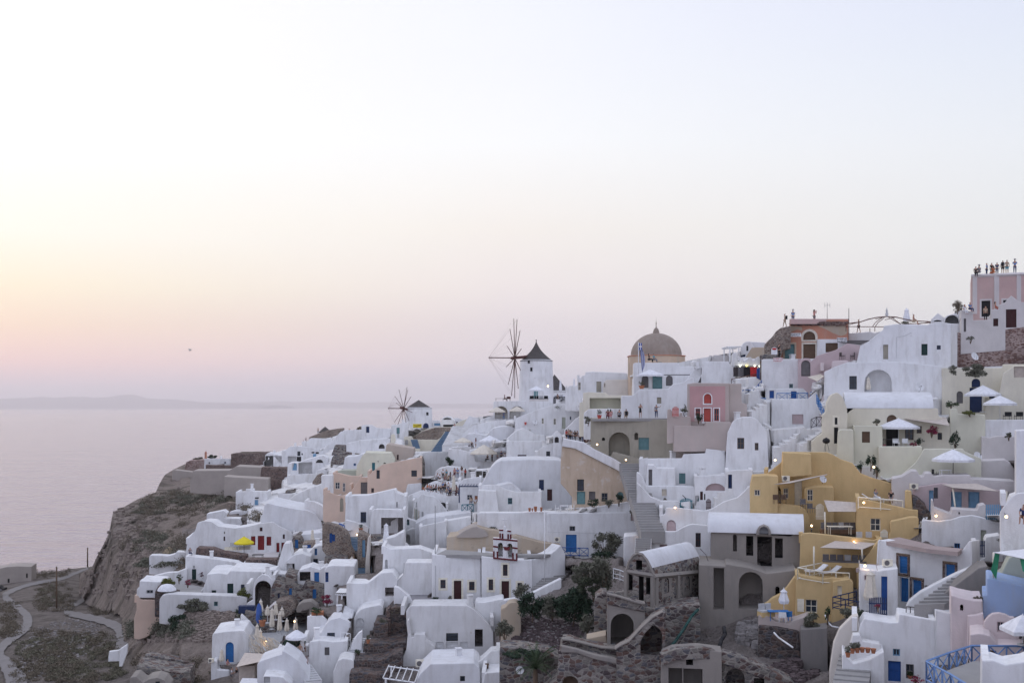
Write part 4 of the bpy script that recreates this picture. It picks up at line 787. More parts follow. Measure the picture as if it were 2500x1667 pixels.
H('white_house','white apartment with arched glazed doors under a parasol','house','870,1000 870,552 1440,550 1458,595 1650,598 1655,760 1650,960','w',8,Y=146,op='a 975 715 1062 870 greyd; a 1285 713 1372 845 greyd; d 1113 716 1238 884 teal2; D 1250 700 1640 710 greyd - .3',fil=.5)
H('white_wall','white buttress wall sloping right of the glazed doors','wall','1500,830 1640,640 1740,595 1730,700 1660,720 1660,800 1500,860','w',3,Y=143)
H('white_house','large plain white block left of the lit souvenir shop','house','1660,860 1740,690 1742,540 1760,532 2085,535 2125,610 2165,690 2165,860','w',9,Y=141,op='d 1662 725 1735 806 greyd')
H('grey_vault','pale grey hipped roof behind the plain white block','roof','1835,560 1898,452 2098,455 2098,560','mwhite',6,Y=152,fil=.1)
H('white_wall','long white wall behind the two standing photographers','wall','712,1262 714,972 850,970 900,940 945,890 1320,885 1370,825 1520,800 1560,760 1640,735 1652,900 1560,1260','w',4,Y=138,op='p 1170 992 1226 1072 olive',fil=.3)
H('pink_house','old rose pink house with an arched red window and red doors','house','1555,1350 1557,822 1640,808 2090,812 2095,1350','oldpink',8,Y=124.5,op='a 1770 945 1864 1070 coral whitep; w 1663 1134 1724 1232 coral whitep; d 1768 1132 1858 1302 coral whitep; w 1900 1134 1962 1292 coral whitep',fil=.1)
H('old_wall','tan side wall of the old rose pink house','wall','2090,1350 2092,814 2250,818 2255,1060 2320,1080 2330,1350','oldpink',7,yaw=12,Y=125,fil=.1)
def pink_panel():
 pl=PLN['pink_house'];T=lambda x,y:pl.to(*px(x,y));h=bpy.data.objects.get('pink_house')
 o=[T(1588,1300),T(2042,1300),T(2042,850),T(1588,850)]
 hs=[hole_poly(pl,k,*c)for k,*c in(('a',1756,935,1878,1085),('w',1650,1122,1736,1299),('w',1756,1120,1870,1299.5),('w',1888,1122,1976,1299))]
 m=MB();tr=tessellate_polygon([[Vector((q[0],q[1],0))for q in lp]for lp in[o]+hs]);m.add([pl.w(q,-.035)for lp in[o]+hs for q in lp],[tuple(t)for t in tr])
 for lp in[o]+hs:ring_strip(m,pl,lp,lp,-.035,.02)
 m.build('pink_render','pink',h)
pink_panel()
H('pink_wall','low pinkish wall below the red picket gate','wall','1300,1300 1305,1150 1340,1140 1365,1170 1368,1235 1455,1240 1465,1190 1490,1190 1500,1240 1600,1240 1605,1350 1390,1350 1385,1290','oldpink',3,Y=122.5,fil=.2)
H('terrace_wall','pale old parapet in front of the rose pink house','wall','1386,1400 1386,1352 1700,1360 1780,1360 1785,1305 2120,1310 2120,1400','oldpink',2.5,Y=121.8,fil=.15)
slab('terrace_floor','345,1264 1386,1264 1310,1242 720,1242','floorg',(700,1264,132.8),'grey flat roof where people stand taking photographs','roof')
fr(16)
H('white_house','small white barrel vaulted house beside the collapsed rubble wall','house','335,900 345,745 375,695 420,668 480,665 495,680 560,790 500,900','w',7,Y=150,op='w 424 728 452 802 dark; p 345 850 410 900 navy')
H('white_vault','white vault roof behind the collapsed rubble wall','roof','470,770 478,672 700,680 700,770','wroof',6,Y=151)
H('stone_wall','low tan rubble wall left of the mini market','wall','410,900 440,850 500,758 560,750 700,752 700,915','oldtan',3,Y=146,fil=.2)
H('stone_ruin','collapsed rubble stump of wall stepping down left of the mini market','ruin','690,930 688,705 740,650 790,605 850,520 920,470 990,458 1055,440 1062,470 960,500 930,560 880,680 870,930','st_tan',5,Y=134.5,fil=.1)
H('stone_wall','grey stone terrace wall at the foot of the rubble stump','wall','620,925 622,862 700,850 870,855 872,925','st_mix',2,Y=133,fil=.1)
mk=H('minimarket','terracotta mini market with an arched fanlight and broken stone cornice','shop','865,960 862,680 895,610 945,500 1060,440 1050,425 1048,356 1885,354 1888,960','terra',9,Y=135,op='d 975 705 1114 912 teal2 oldtan; a 1240 522 1412 646 wood canvasc; d 1240 705 1412 912 wood canvasc',fil=.08)
def mk_extra():
 pl=PLN[mk.name];T=lambda x,y:pl.to(*px(x,y))
 m=MB()
 for i in range(110):
  x=1055+i*7.4+R.uniform(-3,3)
  for y in(398,412,428):
   if y==428 and R.random()<.45:continue
   A=pl.w(T(x,y+R.uniform(-6,6)),R.uniform(-.12,.05));m.box(A,(R.uniform(.15,.4),.3,R.uniform(.1,.22)),R.uniform(-.3,.3))
 m.build('broken_cornice','st_red',mk)
 for s,mt in(('1050,440 1225,460 1225,520 1160,490 1050,540 960,500','oldtan'),('1430,440 1860,440 1870,560 1780,590 1660,545 1560,490','oldtan')):
  o=[T(*map(float,q.split(',')))for q in s.split()];g=MB();o=fillet(o,.5);g.add([pl.w(q,-.02)for q in o],[]);tr=tessellate_polygon([[Vector((q[0],q[1],0))for q in o]]);g.f+=[tuple(t)for t in tr];g.sm+=[False]*len(tr);g.build('bare_render',mt,mk)
 o=MB();A,B=T(1048,356),T(1888,372);o.box(pl.w(((A[0]+B[0])/2,(A[1]+B[1])/2-.15),.1),((B[0]-A[0])+.2,.6,.62));o.build('parapet','pinkwall',mk)
mk_extra()
H('white_house','white lower shop front right of the arched fanlight','house','1432,960 1434,634 1870,636 1872,960','w',2,Y=134,op='p 1560 686 1736 822 wood',fil=.05)
H('white_wall','white roof parapet right of the mini market','wall','1885,760 1888,550 2060,540 2200,525 2260,545 2349,520 2349,640 2160,700','wold',4,Y=136,fil=.2)
H('white_house','white house with stepped crenellations above the lit shop','house','205,1190 215,970 225,840 240,832 275,835 285,890 300,960 335,950 350,905 375,905 385,960 430,950 445,895 490,890 520,945 560,900 600,880 625,920 700,960 700,1190','w',1.2,Y=141,fil=.15,op='D 262 1010 640 1170 w - 3')
H('white_house','tall white house with sloping buttress below the mini market','house','690,1440 706,1110 660,1030 640,960 660,918 1420,916 1400,960 1210,935 1180,1000 1190,1180 1255,1330 1260,1440','w',6,Y=131.5,fil=.3)
H('white_house','lower white house front with blue railings on its terrace','house','690,1490 700,1400 730,1340 860,1345 1240,1335 1300,1400 1305,1500','w',5,Y=129.5,op='d 1063 1380 1145 1482 blue; d 755 1370 820 1480 blue',fil=.2)
H('pink_wall','mauve pink wall with a big grey arched gate','wall','1165,1240 1165,1000 1210,925 1260,905 1340,910 1345,960 1440,870 1700,790 1870,695 2040,720 2055,945 1650,945 1640,1060 1560,1080 1540,1170 1350,1260 1345,1400 1250,1390','mauve',4,Y=129,op='a 1210 935 1342 1165 greyd',fil=.25)
H('pink_house','pale pink rounded wall edge of the big white house','house','1480,1560 1540,1400 1545,1180 1540,1090 1650,1060 1648,948 1885,935 1880,1050 1700,1080 1690,1320 1560,1500','pinkpale',4,Y=125.4,fil=.5)
H('white_house','white house with terrace railing and a shuttered window','house','780,1900 785,1490 1310,1485 1420,1380 1445,1385 1450,1560 1520,1900','w',6,Y=127,op='p 1080 1710 1240 1850 mauve',fil=.2)
fr(17)
H('white_house','big white cubic house with outer stair and dark green door','house','-180,2030 -160,1700 -50,1560 0,1320 100,1270 330,1085 338,1030 520,1005 960,1015 1010,1000 1240,985 1300,1003 1300,2040','w',8,Y=124,op='d 878 1288 966 1452 green; w 1098 1308 1156 1370 navy; d 330 1298 402 1508 olive',fil=.3)
H('white_wall','right return wall of the big white cubic house','wall','1296,2040 1298,1003 1340,1000 1398,1012 1392,1500 1375,1560 1370,2040','w2',6,yaw=30,Y=124,fil=.2)
H('white_house','white arched gateway on the skyline below the pink house','house','1190,1010 1200,920 1250,880 1330,860 1440,800 1475,830 1480,1120 1400,1120 1400,1010','w',4,Y=133,op='A 1215 872 1415 1000 greyl - 2',fil=.3)
H('white_house','tiny white gabled chimney house on the skyline','house','1000,1000 1020,935 1115,845 1200,910 1200,1000','w',3,Y=134,op='o 1050 945 1170 972 greyd',fil=.1)
H('pink_house','tall salmon pink house with pale pilasters and people on its roof','house','1592,900 1594,306 2700,262 2700,900','pinkwall',10,Y=137,op='d 1740 668 1866 900 dark mwhite; w 2050 660 2100 700 dark mwhite',fil=.05)
def pilasters():
 h=[o for o in bpy.data.objects if o.get('label','').startswith('tall salmon pink')][0];pl=PLN[h.name];T=lambda x,y:pl.to(*px(x,y))
 for x0,x1 in((1613,1676),(1920,1998),(2243,2306)):
  a,b=T(x0,860),T(x1,300);m=MB();m.box(pl.w(((a[0]+b[0])/2,(a[1]+b[1])/2),0),(b[0]-a[0],.2,b[1]-a[1]));m.build('pilaster','mwhite',h)
 a,b=T(1590,318),T(2700,274);m=MB();m.bar(pl.w(a),pl.w(b),.22,4);m.build('cornice','mwhite',h)
pilasters()
H('cream_house','cream house with a gabled doorway and dark red double door','house','1448,1130 1450,830 1460,800 1600,822 1618,826 1620,952 1878,940 1880,798 1985,790 1990,728 2060,712 2165,594 2285,690 2700,690 2700,1060 2000,1080 1440,1130','mwhite',7,Y=128,op='d 2090 790 2242 1056 maroon; p 1908 924 1980 1036 maroon; p 1485 925 1518 1115 greyd',fil=.1,dy=0)
H('stone_wall','high pinkish rubble retaining wall with a satellite dish','wall','1372,1620 1390,1400 1395,1120 1440,1130 1600,1110 2000,1085 2349,1045 2700,1010 2700,1620','st_pink',5,Y=126.5,fil=.1)
fr(18)
H('white_house','lower part of the big white house with a deep arched loggia','house','140,360 145,130 260,70 400,20 955,15 1450,65 1450,360 1300,420 500,420','w',3,Y=123,op='A 590 98 892 346 self - 3',fil=.2)
H('cream_house','upper cream house with a fanlight and blue door under hanging vines','house','1440,620 1450,82 2108,80 2115,40 2800,40 2800,700 1880,700 1700,620','cream',7,Y=118,op='a 1772 198 1867 296 navy; a 1606 338 1676 472 greyd; d 1750 298 1886 572 navy; w 1965 355 2028 420 navy; p 2240 65 2349 186 tanvas',fil=.15)
H('cream_house','cream stepped wing behind the two white parasols','house','1915,680 1925,505 2060,400 2085,330 2120,140 2170,110 2235,60 2800,50 2800,680','cream',5,Y=115.5,op='p 2238 66 2349 187 tanvas',fil=.3)
H('white_wall','broad white wall right of the potted bougainvillea terrace','wall','1870,1040 1880,655 2800,650 2800,1040','w',5,Y=109,fil=.2)
H('cream_wall','cream terrace wall with red geraniums on its rim','wall','1530,1060 1535,530 1612,528 1618,590 1850,590 1920,602 1925,655 1885,660 1890,1100 1690,1100','cream2',5,Y=110.5,fil=.4)
cv=H('cream_house','cream barrel vaulted house with an arched brown doorway','house','370,1060 370,760 376,600 470,526 1350,524 1402,528 1408,612 1540,700 1545,1000','cream',7,Y=114,op='a 836 598 947 690 wood; d 828 735 962 1000 dark; w 1036 736 1132 876 wood; w 1166 722 1222 802 wood; w 1396 796 1446 872 dark',fil=.2)
vault_x(cv,PLN[cv.name],(375,526),(1350,526),1.7,9,'wroof',over=.02)
H('cream_house','rounded cream gable end of the barrel vaulted house','house','0,900 60,840 125,800 130,600 165,570 180,460 225,380 285,345 345,395 395,520 402,600 372,770 300,770 290,1040 200,1030','cream',8,Y=113,op='w 262 628 292 705 dark creamp; d 254 738 300 915 dark; p 300 800 310 900 coral',fil=.6)
H('cream_house','projecting cream block with one brown shuttered window','house','468,1150 472,716 780,720 790,870 785,960 745,1150','cream2',4,Y=110,op='p 562 783 650 905 wood',fil=.25)
H('cream_wall','cream chimney wall and buttress by the black barbecue','wall','285,1050 300,780 330,760 470,760 475,1130 400,1130','cream2',2,Y=109.8,fil=.35)
H('cream_wall','low cream wall sweeping to the barbecue terrace','wall','0,1000 0,890 120,800 130,830 60,900 230,910 290,960 290,1030 100,1010','cream',2,Y=113.2,fil=.5)
H('terrace_wall','big curved sage cream terrace wall below the brown parasol doorway','wall','760,1280 745,1120 745,952 800,946 1225,945 1228,1000 1150,1110 1080,1190 960,1285','cream2',4,Y=107.5,fil=.5)
H('cream_wall','sweeping cream wall curving up to the potted terrace','wall','960,1300 1060,1205 1150,1130 1210,1040 1245,972 1680,970 1690,1000 1880,1080 1880,1200 1500,1250','cream2',4,Y=105.5,fil=.5)
H('mauve_house','mauve vaulted house with a blue door beneath the big white parasol','house','1490,1380 1495,1130 1650,1115 1760,1112 2140,1092 2200,1130 2240,1190 2265,1320 2265,1420','mwhite',7,Y=103,op='d 1648 1146 1712 1320 lblue',fil=.4)
H('mauve_wall','broad mauve wall rising behind the parasol house','wall','1880,1120 1885,830 1960,850 2060,830 2250,840 2600,820 2600,1120','mwhite',4,Y=106.5,fil=.4)
H('terrace_wall','mauve scalloped terrace parapet with a wall air conditioner','wall','890,1300 1000,1280 1110,1215 1172,1218 1195,1265 1215,1283 1240,1275 1262,1240 1330,1238 1345,1280 1450,1262 1760,1262 1765,1300 2265,1330 2265,1470 2160,1500 1440,1420 1130,1600 1000,1500 900,1400','mwhite',3,Y=101,fil=.3)
H('mauve_house','lower mauve house with blue doors behind a beige awning','house','1120,1700 1130,1400 1440,1350 2170,1440 2180,1700','mauve',5,Y=99,op='d 1302 1430 1352 1700 lblue; d 1545 1448 1664 1640 lblue; d 1736 1448 1858 1700 lblue; w 1355 1400 1400 1520 glass',fil=.2)
H('white_pier','tall bright white pier at the right edge of the photo','building','2150,1640 2200,1500 2262,1480 2262,772 2400,765 2400,1700','w',3,Y=82,fil=.15)
# ---- ochre house
fr(19)
H('ochre_house','ochre yellow upper house with a long sloping side wall','house','540,900 545,475 640,400 740,320 755,210 770,200 1265,205 1330,230 1425,285 1560,330 1600,380 1650,445 1760,490 2000,560 2165,665 2165,900 1600,1000 1180,1200 1050,900','ochre',5,Y=107.5,op='d 893 520 978 812 creamp; w 765 618 822 740 creamp; A 560 575 740 798 self - 2.4',fil=.4)
H('ochre_house','square ochre block under the grey sun sail','house','742,500 755,206 1085,226 1090,470','ochre',2,Y=106,fil=.2,drop=0)
H('ochre_house','low ochre extension with a shuttered window beside the picket gate','house','1000,930 1005,625 1120,600 1340,605 1345,760 1220,800 1180,930','ochre',3,Y=105.5,op='w 1038 632 1104 764 creamp',fil=.2)
H('ochre_house','left ochre tower with a small cream window','house','395,940 385,600 410,480 560,472 705,480 700,600 560,610 548,800 548,940','ochre',3,Y=104.6,op='w 432 636 498 706 creamp',fil=.2)
H('ochre_wall','curved ochre parapet above the grey ruin roof','wall','400,960 400,930 545,798 800,808 950,825 1015,865 1065,960 1080,1060 1075,1130 1000,1150 1010,1000 860,968','ochre',1,Y=104,fil=.7)
H('ochre_house','right ochre block whose roof terrace has two white loungers','house','1598,1230 1600,722 1640,735 2125,838 2200,860 2312,868 2312,1040 2220,1060 1995,1090 1985,1240','ochre',6,Y=98,op='w 1763 965 1880 1106 creamp',fil=.25)
H('ochre_pier','ochre pier at the end of the lounger terrace','wall','2165,900 2165,655 2190,645 2235,655 2250,840 2280,900','ochre',1.2,Y=97.6,fil=.15)
H('ochre_wall','ochre parapet curving down to the cream picket gate','wall','1960,1240 1995,1120 1990,1000 2060,985 2220,950 2320,950 2320,1030 2160,1070 2030,1110 2020,1240','ochre',1,Y=96,fil=.5)
H('ochre_house','lower ochre house wall behind the grey sofa','house','940,1750 955,1400 960,1160 1000,1135 1075,1130 1350,1160 1640,1190 1800,1218 1890,1180 1880,1240 1620,1540 1600,1750','ochre',4,Y=96.5,fil=.3)
H('ochre_wall','slanting ochre stair wall right of the grey sofa','wall','1600,1620 1640,1500 1890,1180 1910,1230 1850,1400 1840,1500 1800,1620','ochre',1,Y=93.5,fil=.3)
fr(20)
H('ochre_house','bottom ochre block with cream shutters and two white loungers on top','house','668,830 672,330 690,322 985,375 1090,358 1285,378 1290,420 1250,500 1180,620 1060,680 900,790','ochre',4,Y=92,op='w 780 612 916 760 creamp',fil=.15)
H('shutter_pair','pair of cream shutters on the bottom ochre block','shutters','688,745 688,600 765,605 765,752','creamp',.08,Y=91.85,fil=.02,drop=0,r=.01,part='shutter')
H('ochre_wall','ochre garden wall sloping down to the blue table terrace','wall','250,800 255,705 350,640 400,595 500,545 570,470 640,370 690,310 700,840','ochre',.8,Y=93,fil=.4)
H('ochre_wall','front parapet of the blue table terrace on the rocks','wall','245,790 255,795 345,800 440,860 590,890 640,850 820,790 820,830 720,960 560,970 350,905 240,830','oldpink',1.6,Y=89,fil=.2)
slab('terrace_floor','255,790 330,720 500,700 700,790 600,880 480,855','floorp',(590,885,89.2),'small terrace floor under the blue table','floor')
H('ochre_wall','ochre side wall with a cream door right of the bottom block','wall','1075,690 1090,560 1095,400 1280,375 1340,430 1240,520 1180,620 1160,690','ochre',1.5,Y=91,op='d 1148 455 1200 560 creamp',fil=.3)
# ---- white blue house, stairs, bottom right
fr(21)
H('white_house','white house with brick edged blue shutters and a pinkish flat roof','house','240,1700 262,700 290,690 950,830 1180,860 1410,890 1480,810 1560,705 1600,705 1602,1080 1250,1330 950,1560 900,1700','w',1.2,yaw=-50,Y=86,op='p 552 930 678 1162 blue2 st_red; p 1218 1048 1358 1242 blue2 st_red; d 572 1240 692 1570 blue2; p 745 1275 880 1490 blue2 st_red; o 925 1340 972 1395 blue',fil=.12)
slab('terrace_floor','290,694 560,650 1120,780 1470,815 1400,862 1180,840 950,815','floorp',(290,694,87.6),'dusty pink roof floor of the white blue-shuttered house','roof')
H('white_house','white wall of the courtyard above the pinkish roof','house','880,560 885,405 1130,418 1300,400 1430,355 1600,335 1740,365 1900,420 2349,500 2700,560 2700,1000 1790,980 1560,820 1120,790 1000,720 920,560','w',5,Y=90,op='d 1728 552 1808 760 sage',fil=.3)
H('white_house','small white annex with a tall blue door and an air conditioner on top','house','0,1700 -10,1105 240,1130 245,1134 540,1095 545,1700','w',3,Y=83.5,op='w 58 1196 114 1270 mauve; d 302 1213 390 1700 blue',fil=.08)
slab('terrace_floor','-60,1095 130,1030 330,1050 540,1092 245,1130 0,1104','floorp',(245,1131,83.6),'dusty pink roof of the small white annex','roof')
H('white_wall','white wall and pier by the dark blue picket gate','wall','1560,1010 1600,1090 1600,705 1675,700 1690,1000 1790,940 1785,700 1810,650 2000,620 2060,760 2040,960 1700,1010','w2',2,Y=86,fil=.15)
H('white_wall','rounded white parapet of the concrete stair on the right','wall','640,1700 700,1568 860,1440 1100,1310 1400,1160 1600,1080 1640,1110 1500,1180 1380,1280 1180,1400 980,1500 880,1640','w',.8,Y=81,fil=.4)
stairs('staircase','rough grey concrete steps with a pale cement edge',(990,1640),(1740,1080),2.2,12,'floorg',side=8,Ya=76,Yb=82)
H('grey_wall','dark grey cement side wall of the concrete steps','wall','950,1700 1060,1560 1300,1390 1500,1240 1700,1090 1830,1060 1815,1450 1800,1640 1300,1480 1080,1660','conc',3,Y=78,fil=.1)
H('blue_house','powder blue roof wall on the right beside the rose house','house','1755,1720 1760,1480 1815,1478 1815,1245 1850,1238 2349,1355 2700,1430 2700,1800 1900,1800','bluewall',4,Y=71,fil=.12)
H('sage_wall','sage green sloping wall behind the green curtain','wall','1900,1260 1910,1240 2020,1180 2080,1050 2140,945 2200,920 2700,880 2700,1500 2349,1360','sage',3,Y=74,fil=.3)
H('white_wall','bright white steps and wall at the right edge under the seated man','wall','2010,400 2020,270 2110,150 2190,60 2260,20 2600,0 2600,520 2349,470','w',4,Y=77,fil=.2)
H('lane_wall','white and pink wall with a lit lamp below the terrace café','wall','1020,330 1025,130 1045,120 1060,230 1300,320 1312,250 1340,245 1680,265 1700,200 1760,180 1800,185 1800,390 1500,420 1100,440','mwhite',2,Y=94,op='o 1408 290 1432 322 greyd',fil=.3)
H('dark_rock','dark rocky bank between the ochre house and the lane wall','rock','750,280 755,70 830,100 940,200 975,290 1060,370 1075,420 900,420 850,330','st_dark',4,Y=97,fil=.3)
fr(22)
H('pink_house','ruined pale pink hut with a missing corner on the right','house','1300,640 1305,310 1345,315 1440,345 1640,385 1755,385 1765,640','pinkpale',4,Y=71.5,op='o 1432 440 1480 528 dark',fil=.05)
H('white_house','large white block left of the pale pink house','house','1080,1300 1082,520 1110,525 1540,622 1545,1100 1500,1300','w',4.5,Y=73,fil=.08)
H('pink_house','pale pink wall between the white block and the arched pink house','house','1535,1200 1542,600 1660,590 1765,560 1775,680 1880,760 1900,1200','pinkpale',4,Y=70.5,fil=.1)
H('pink_house','arched pale pink house beneath the white parasol','house','1770,1000 1775,690 1840,610 1900,570 1990,560 2080,580 2150,620 2210,620 2290,900 2290,1000','pinkpale',5,Y=69,op='w 1962 690 2060 830 mauve',fil=.3)
H('pink_house','small pink vault with a lamp and pinkish flat roof','house','1570,1400 1576,870 1640,862 1700,855 1770,860 1860,890 1930,960 1980,1020 2349,1030 2700,1030 2700,1400','pinkpale',5,Y=67,op='d 1765 1100 1950 1400 wood',fil=.2)
H('white_house','broad white house with a blue door and dark window bottom right','house','-120,1330 -60,960 -30,860 0,730 60,640 430,700 545,700 560,575 1085,668 1090,1330 950,1700 -100,1700','w',5,Y=74.5,op='w 470 1078 572 1176 lblue; d 400 1255 584 1540 blue; w 656 1298 770 1500 greyd',fil=.25)
H('white_house','white side annex with terracotta pots on its low roof','house','-200,1800 -180,1400 -260,1170 -240,1150 -100,1290 150,1225 340,1110 350,1180 345,1800','w',3,Y=72.5,fil=.2)
H('terrace_wall','white parapet behind the terracotta pots','wall','-200,1290 -110,900 -100,880 0,875 30,965 290,1010 300,1080 300,1150 150,1230','w2',1,Y=74,fil=.2)
H('white_wall','white parapet bottom right corner with a slatted vent','house','1740,1800 1745,1240 1900,1235 2080,1300 2130,1290 2349,1260 2700,1100 2700,1800','w',4,Y=54,fil=.1)
slab('terrace_floor','960,1300 1230,1390 1620,1250 2349,1250 2800,1300 2800,1700 1300,1800','floorg',(1230,1395,60.5),'grey tiled terrace inside the pale blue railing','floor',th=.25)
# ------- grey ruins, bottom middle
fr(15)
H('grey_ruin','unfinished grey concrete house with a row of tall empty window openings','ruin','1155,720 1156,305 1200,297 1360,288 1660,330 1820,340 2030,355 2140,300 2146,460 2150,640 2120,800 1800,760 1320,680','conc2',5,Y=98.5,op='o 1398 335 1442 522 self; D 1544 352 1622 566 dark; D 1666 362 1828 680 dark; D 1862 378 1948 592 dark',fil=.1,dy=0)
rr=bpy.data.objects['grey_ruin']
vault_x(rr,PLN[rr.name],(1150,310),(2150,330),1.6,5,'wroof',over=.25)
H('dormer_arch','small concrete arch over the empty doorway of the grey ruin','dormer','1655,345 1660,300 1690,255 1740,235 1790,255 1815,300 1822,345','conc2',3,Y=98.2,op='A 1688 252 1790 332 dark - 2',fil=.1,drop=0)
H('grey_ruin','lower grey concrete storey with a wide arch and a tall slot','ruin','1022,1185 1020,668 1310,682 1325,660 1600,705 1770,765 2015,735 2100,720 2110,760 1990,910 1830,1060 1700,1180','conc2',6,Y=96,op='D 1184 705 1302 1162 self - 1.6; A 1462 750 1728 1152 self - 2.4; A 1866 908 1912 1002 dark',fil=.1)
slab('ledge','1020,668 1160,650 1320,655 1780,690 2040,720 2015,735 1770,768 1600,712 1330,668 1305,686','conc2',(1770,768,95.9),'pale concrete ledge between the two storeys of the grey ruin','ledge',th=.15)
def stone_vault():
 Yg=93.5;pl=Plane(px(365,0)[0],Yg,-22);T=lambda x,y:pl.to(*px(x,y))
 base=pl.w(T(365,1090));r=empty('stone_house',base,'unfinished stone house with a white barrel roof and pillared gable','ruin')
 o=[T(*q)for q in((212,1080),(212,760),(235,690),(250,640),(300,568),(350,545),(400,560),(450,620),(495,710),(522,775),(525,1160))]
 o=o[::-1]if area(o)<0 else o
 hs=[hole_poly(pl,'D',*c)for c in((330,620,396,722),(245,762,292,948),(360,785,414,1080),(440,812,498,992))]
 e=P(*px(1045,724),Yg+6.5)-pl.w(T(522,775));e.z=0
 m=MB();prism(m,pl,o,e,hs,.05);m.build('wall','st_mix',r)
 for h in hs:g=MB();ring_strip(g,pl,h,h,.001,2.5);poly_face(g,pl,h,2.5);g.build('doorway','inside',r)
 f=MB()
 def bar(a,b,w_=.16):f.bar(pl.w(T(*a),-.02),pl.w(T(*b),-.02),w_,4)
 bar((222,1075),(222,730),.22);bar((516,1140),(516,790),.22);bar((215,740),(522,790),.2)
 for a,b in zip(o[1:-1],o[2:-1]):f.bar(pl.w(a,-.02),pl.w(b,-.02),.13,4)
 f.build('concrete_frame','conc2',r)
 q=[T(*p)for p in((505,760),(495,710),(450,620),(400,558),(350,543),(300,566),(250,638),(232,690))];rf=MB();k=len(q);n_=Vector((0,0,.12))
 up=[pl.w(x,.15)+Vector((0,0,.1))for x in q];vs=up+[x+e for x in up];rf.add(vs,[(i,i+1,k+i+1,k+i)for i in range(k-1)],True);rf.build('roof','wroof',r)
 a,b=pl.w(T(522,775)),pl.w(T(522,775))+e;yaw=math.degrees(math.atan2(b.y-a.y,b.x-a.x));pl2=Plane(px(522,775)[0],a.y-.12,yaw);S=lambda x,y:pl2 .to(*px(x,y))
 o2=[S(*q)for q in((522,1170),(522,775),(1040,727),(1040,1140))];hs2=[hole_poly(pl2,'A',*c)for c in((632,803,692,988),(862,783,920,962))]
 m=MB();prism(m,pl2,o2[::-1]if area(o2)<0 else o2,.3,hs2,.03);m.build('side_wall','st_mix',r)
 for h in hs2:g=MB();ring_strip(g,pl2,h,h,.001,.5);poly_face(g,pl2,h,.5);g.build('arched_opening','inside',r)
 f=MB()
 for q0,q1 in(((545,1150),(545,785)),((785,1130),(785,760)),((1030,1120),(1030,735)),((522,800),(1040,750)),((522,1140),(1040,1090)),((620,800),(705,790))):f.bar(pl2 .w(S(*q0),-.03),pl2 .w(S(*q1),-.03),.24 if q0[0]!=620 else .05,4)
 for c in((632,803,692,988),(862,783,920,962)):
  h=hole_poly(pl2,'A',*c);ring_strip(f,pl2,inset(h,-.25),h,-.03,-.03)
 f.build('concrete_frame','conc2',r)
stone_vault()
H('stone_wall','rough stone base wall under the white barrel roofed stone house','wall','420,1300 430,1130 520,1150 1035,1110 1040,1180 900,1240 700,1330 640,1568 420,1400','st_mix',4,Y=92.5,fil=.1)
fr(14)
H('stone_ruin','concrete ruin front with a tall arch under a stone parapet','ruin','1475,1140 1478,550 1870,640 1960,660 1962,800 1850,960 1640,1130','conc2',5,Y=90,op='A 1520 680 1815 1110 self - 4',fil=.05)
H('stone_wall','stone parapet with cement coping on the concrete arch ruin','wall','1475,560 1477,430 1960,545 1965,650 1870,645','st_mix',.8,Y=89.6,fil=.05,drop=0)
def coping(label,s,Y0,Y1,w_=.5,th=.1,mat='conc2'):
 q=pts(s);n=len(q);m=MB();prev=None
 for i,(u,v)in enumerate(q):
  Y=Y0+(Y1-Y0)*i/(n-1);a=P(u,v,Y);b=a+Vector((0,w_,0));lo=Vector((0,0,th));cur=[a,b,b-lo,a-lo]
  if prev:m.add(prev+cur,[(0,1,5,4),(1,2,6,5),(2,3,7,6),(3,0,4,7)])
  prev=cur
 return tag(m.build('coping',mat),label,'coping')
coping('cement coping on the stone parapet of the arch ruin','1477,428 1600,452 1880,538 1962,548',89.4,89.4,.8)
H('stone_wall','low stone wall of the ruin yard with pale coping','wall','1460,420 1700,395 1705,470 1500,460','st_mix',.8,Y=94,fil=.05)
H('stone_wall','diagonal stone stair wall climbing over a broad cement arch','wall','1590,1140 1760,1035 1900,880 2060,730 2190,660 2220,670 2218,760 2150,1230 1900,1240 1750,1280 1650,1230','st_mix',2,Y=86.5,op='A 1900 830 2180 1215 self - 2',fil=.05)
H('stone_wall','stone facing band on the diagonal ruin stair wall','wall','1590,1130 1760,1035 1900,880 2060,730 2190,660 2225,668 2222,745 2100,790 1960,930 1890,1060 1750,1150 1640,1155','st_mix',.5,Y=86.3,fil=.05,drop=0)
coping('pale cement coping on the diagonal ruin stair wall','1580,1125 1660,1075 1760,1028 1900,872 2060,722 2190,655',86.1,86.1,.9)
H('stone_wall','curving stone parapet at the bottom of the ruin','wall','880,1190 900,1010 1000,1010 1100,1050 1300,1090 1500,1120 1590,1118 1620,1240 1590,1255 1300,1200 1080,1130','st_mix',2,Y=88.5,fil=.1)
coping('pale coping of the curving bottom ruin parapet','895,1000 1040,1020 1200,1060 1400,1108 1600,1125',88.3,88.3,.7)
H('stone_wall','huge bottom stone retaining wall with two blocked arches','wall','640,2100 640,1680 830,1540 860,1170 900,1130 1300,1210 1640,1280 1740,1310 2160,1260 2170,2100','st_mix',5,Y=87,op='A 900 1475 1110 1900 wood - 1; A 1870 1400 2010 1900 st_red - 1; A 2085 1470 2170 1900 st_red - 1',fil=.1)
H('cement_band','grey cement band across the huge bottom stone wall','wall','885,1180 888,1090 1080,1130 1300,1200 1590,1258 1750,1270 1745,1330 1600,1325 1300,1260 1080,1180','conc2',.5,Y=86.6,fil=.05,drop=0)
H('stone_wall','little stone retaining wall above the palm and dish','wall','100,1440 105,1110 400,1120 600,1150 720,1170 860,1240 850,1440 640,1568','st_mix',3,Y=93,fil=.3)
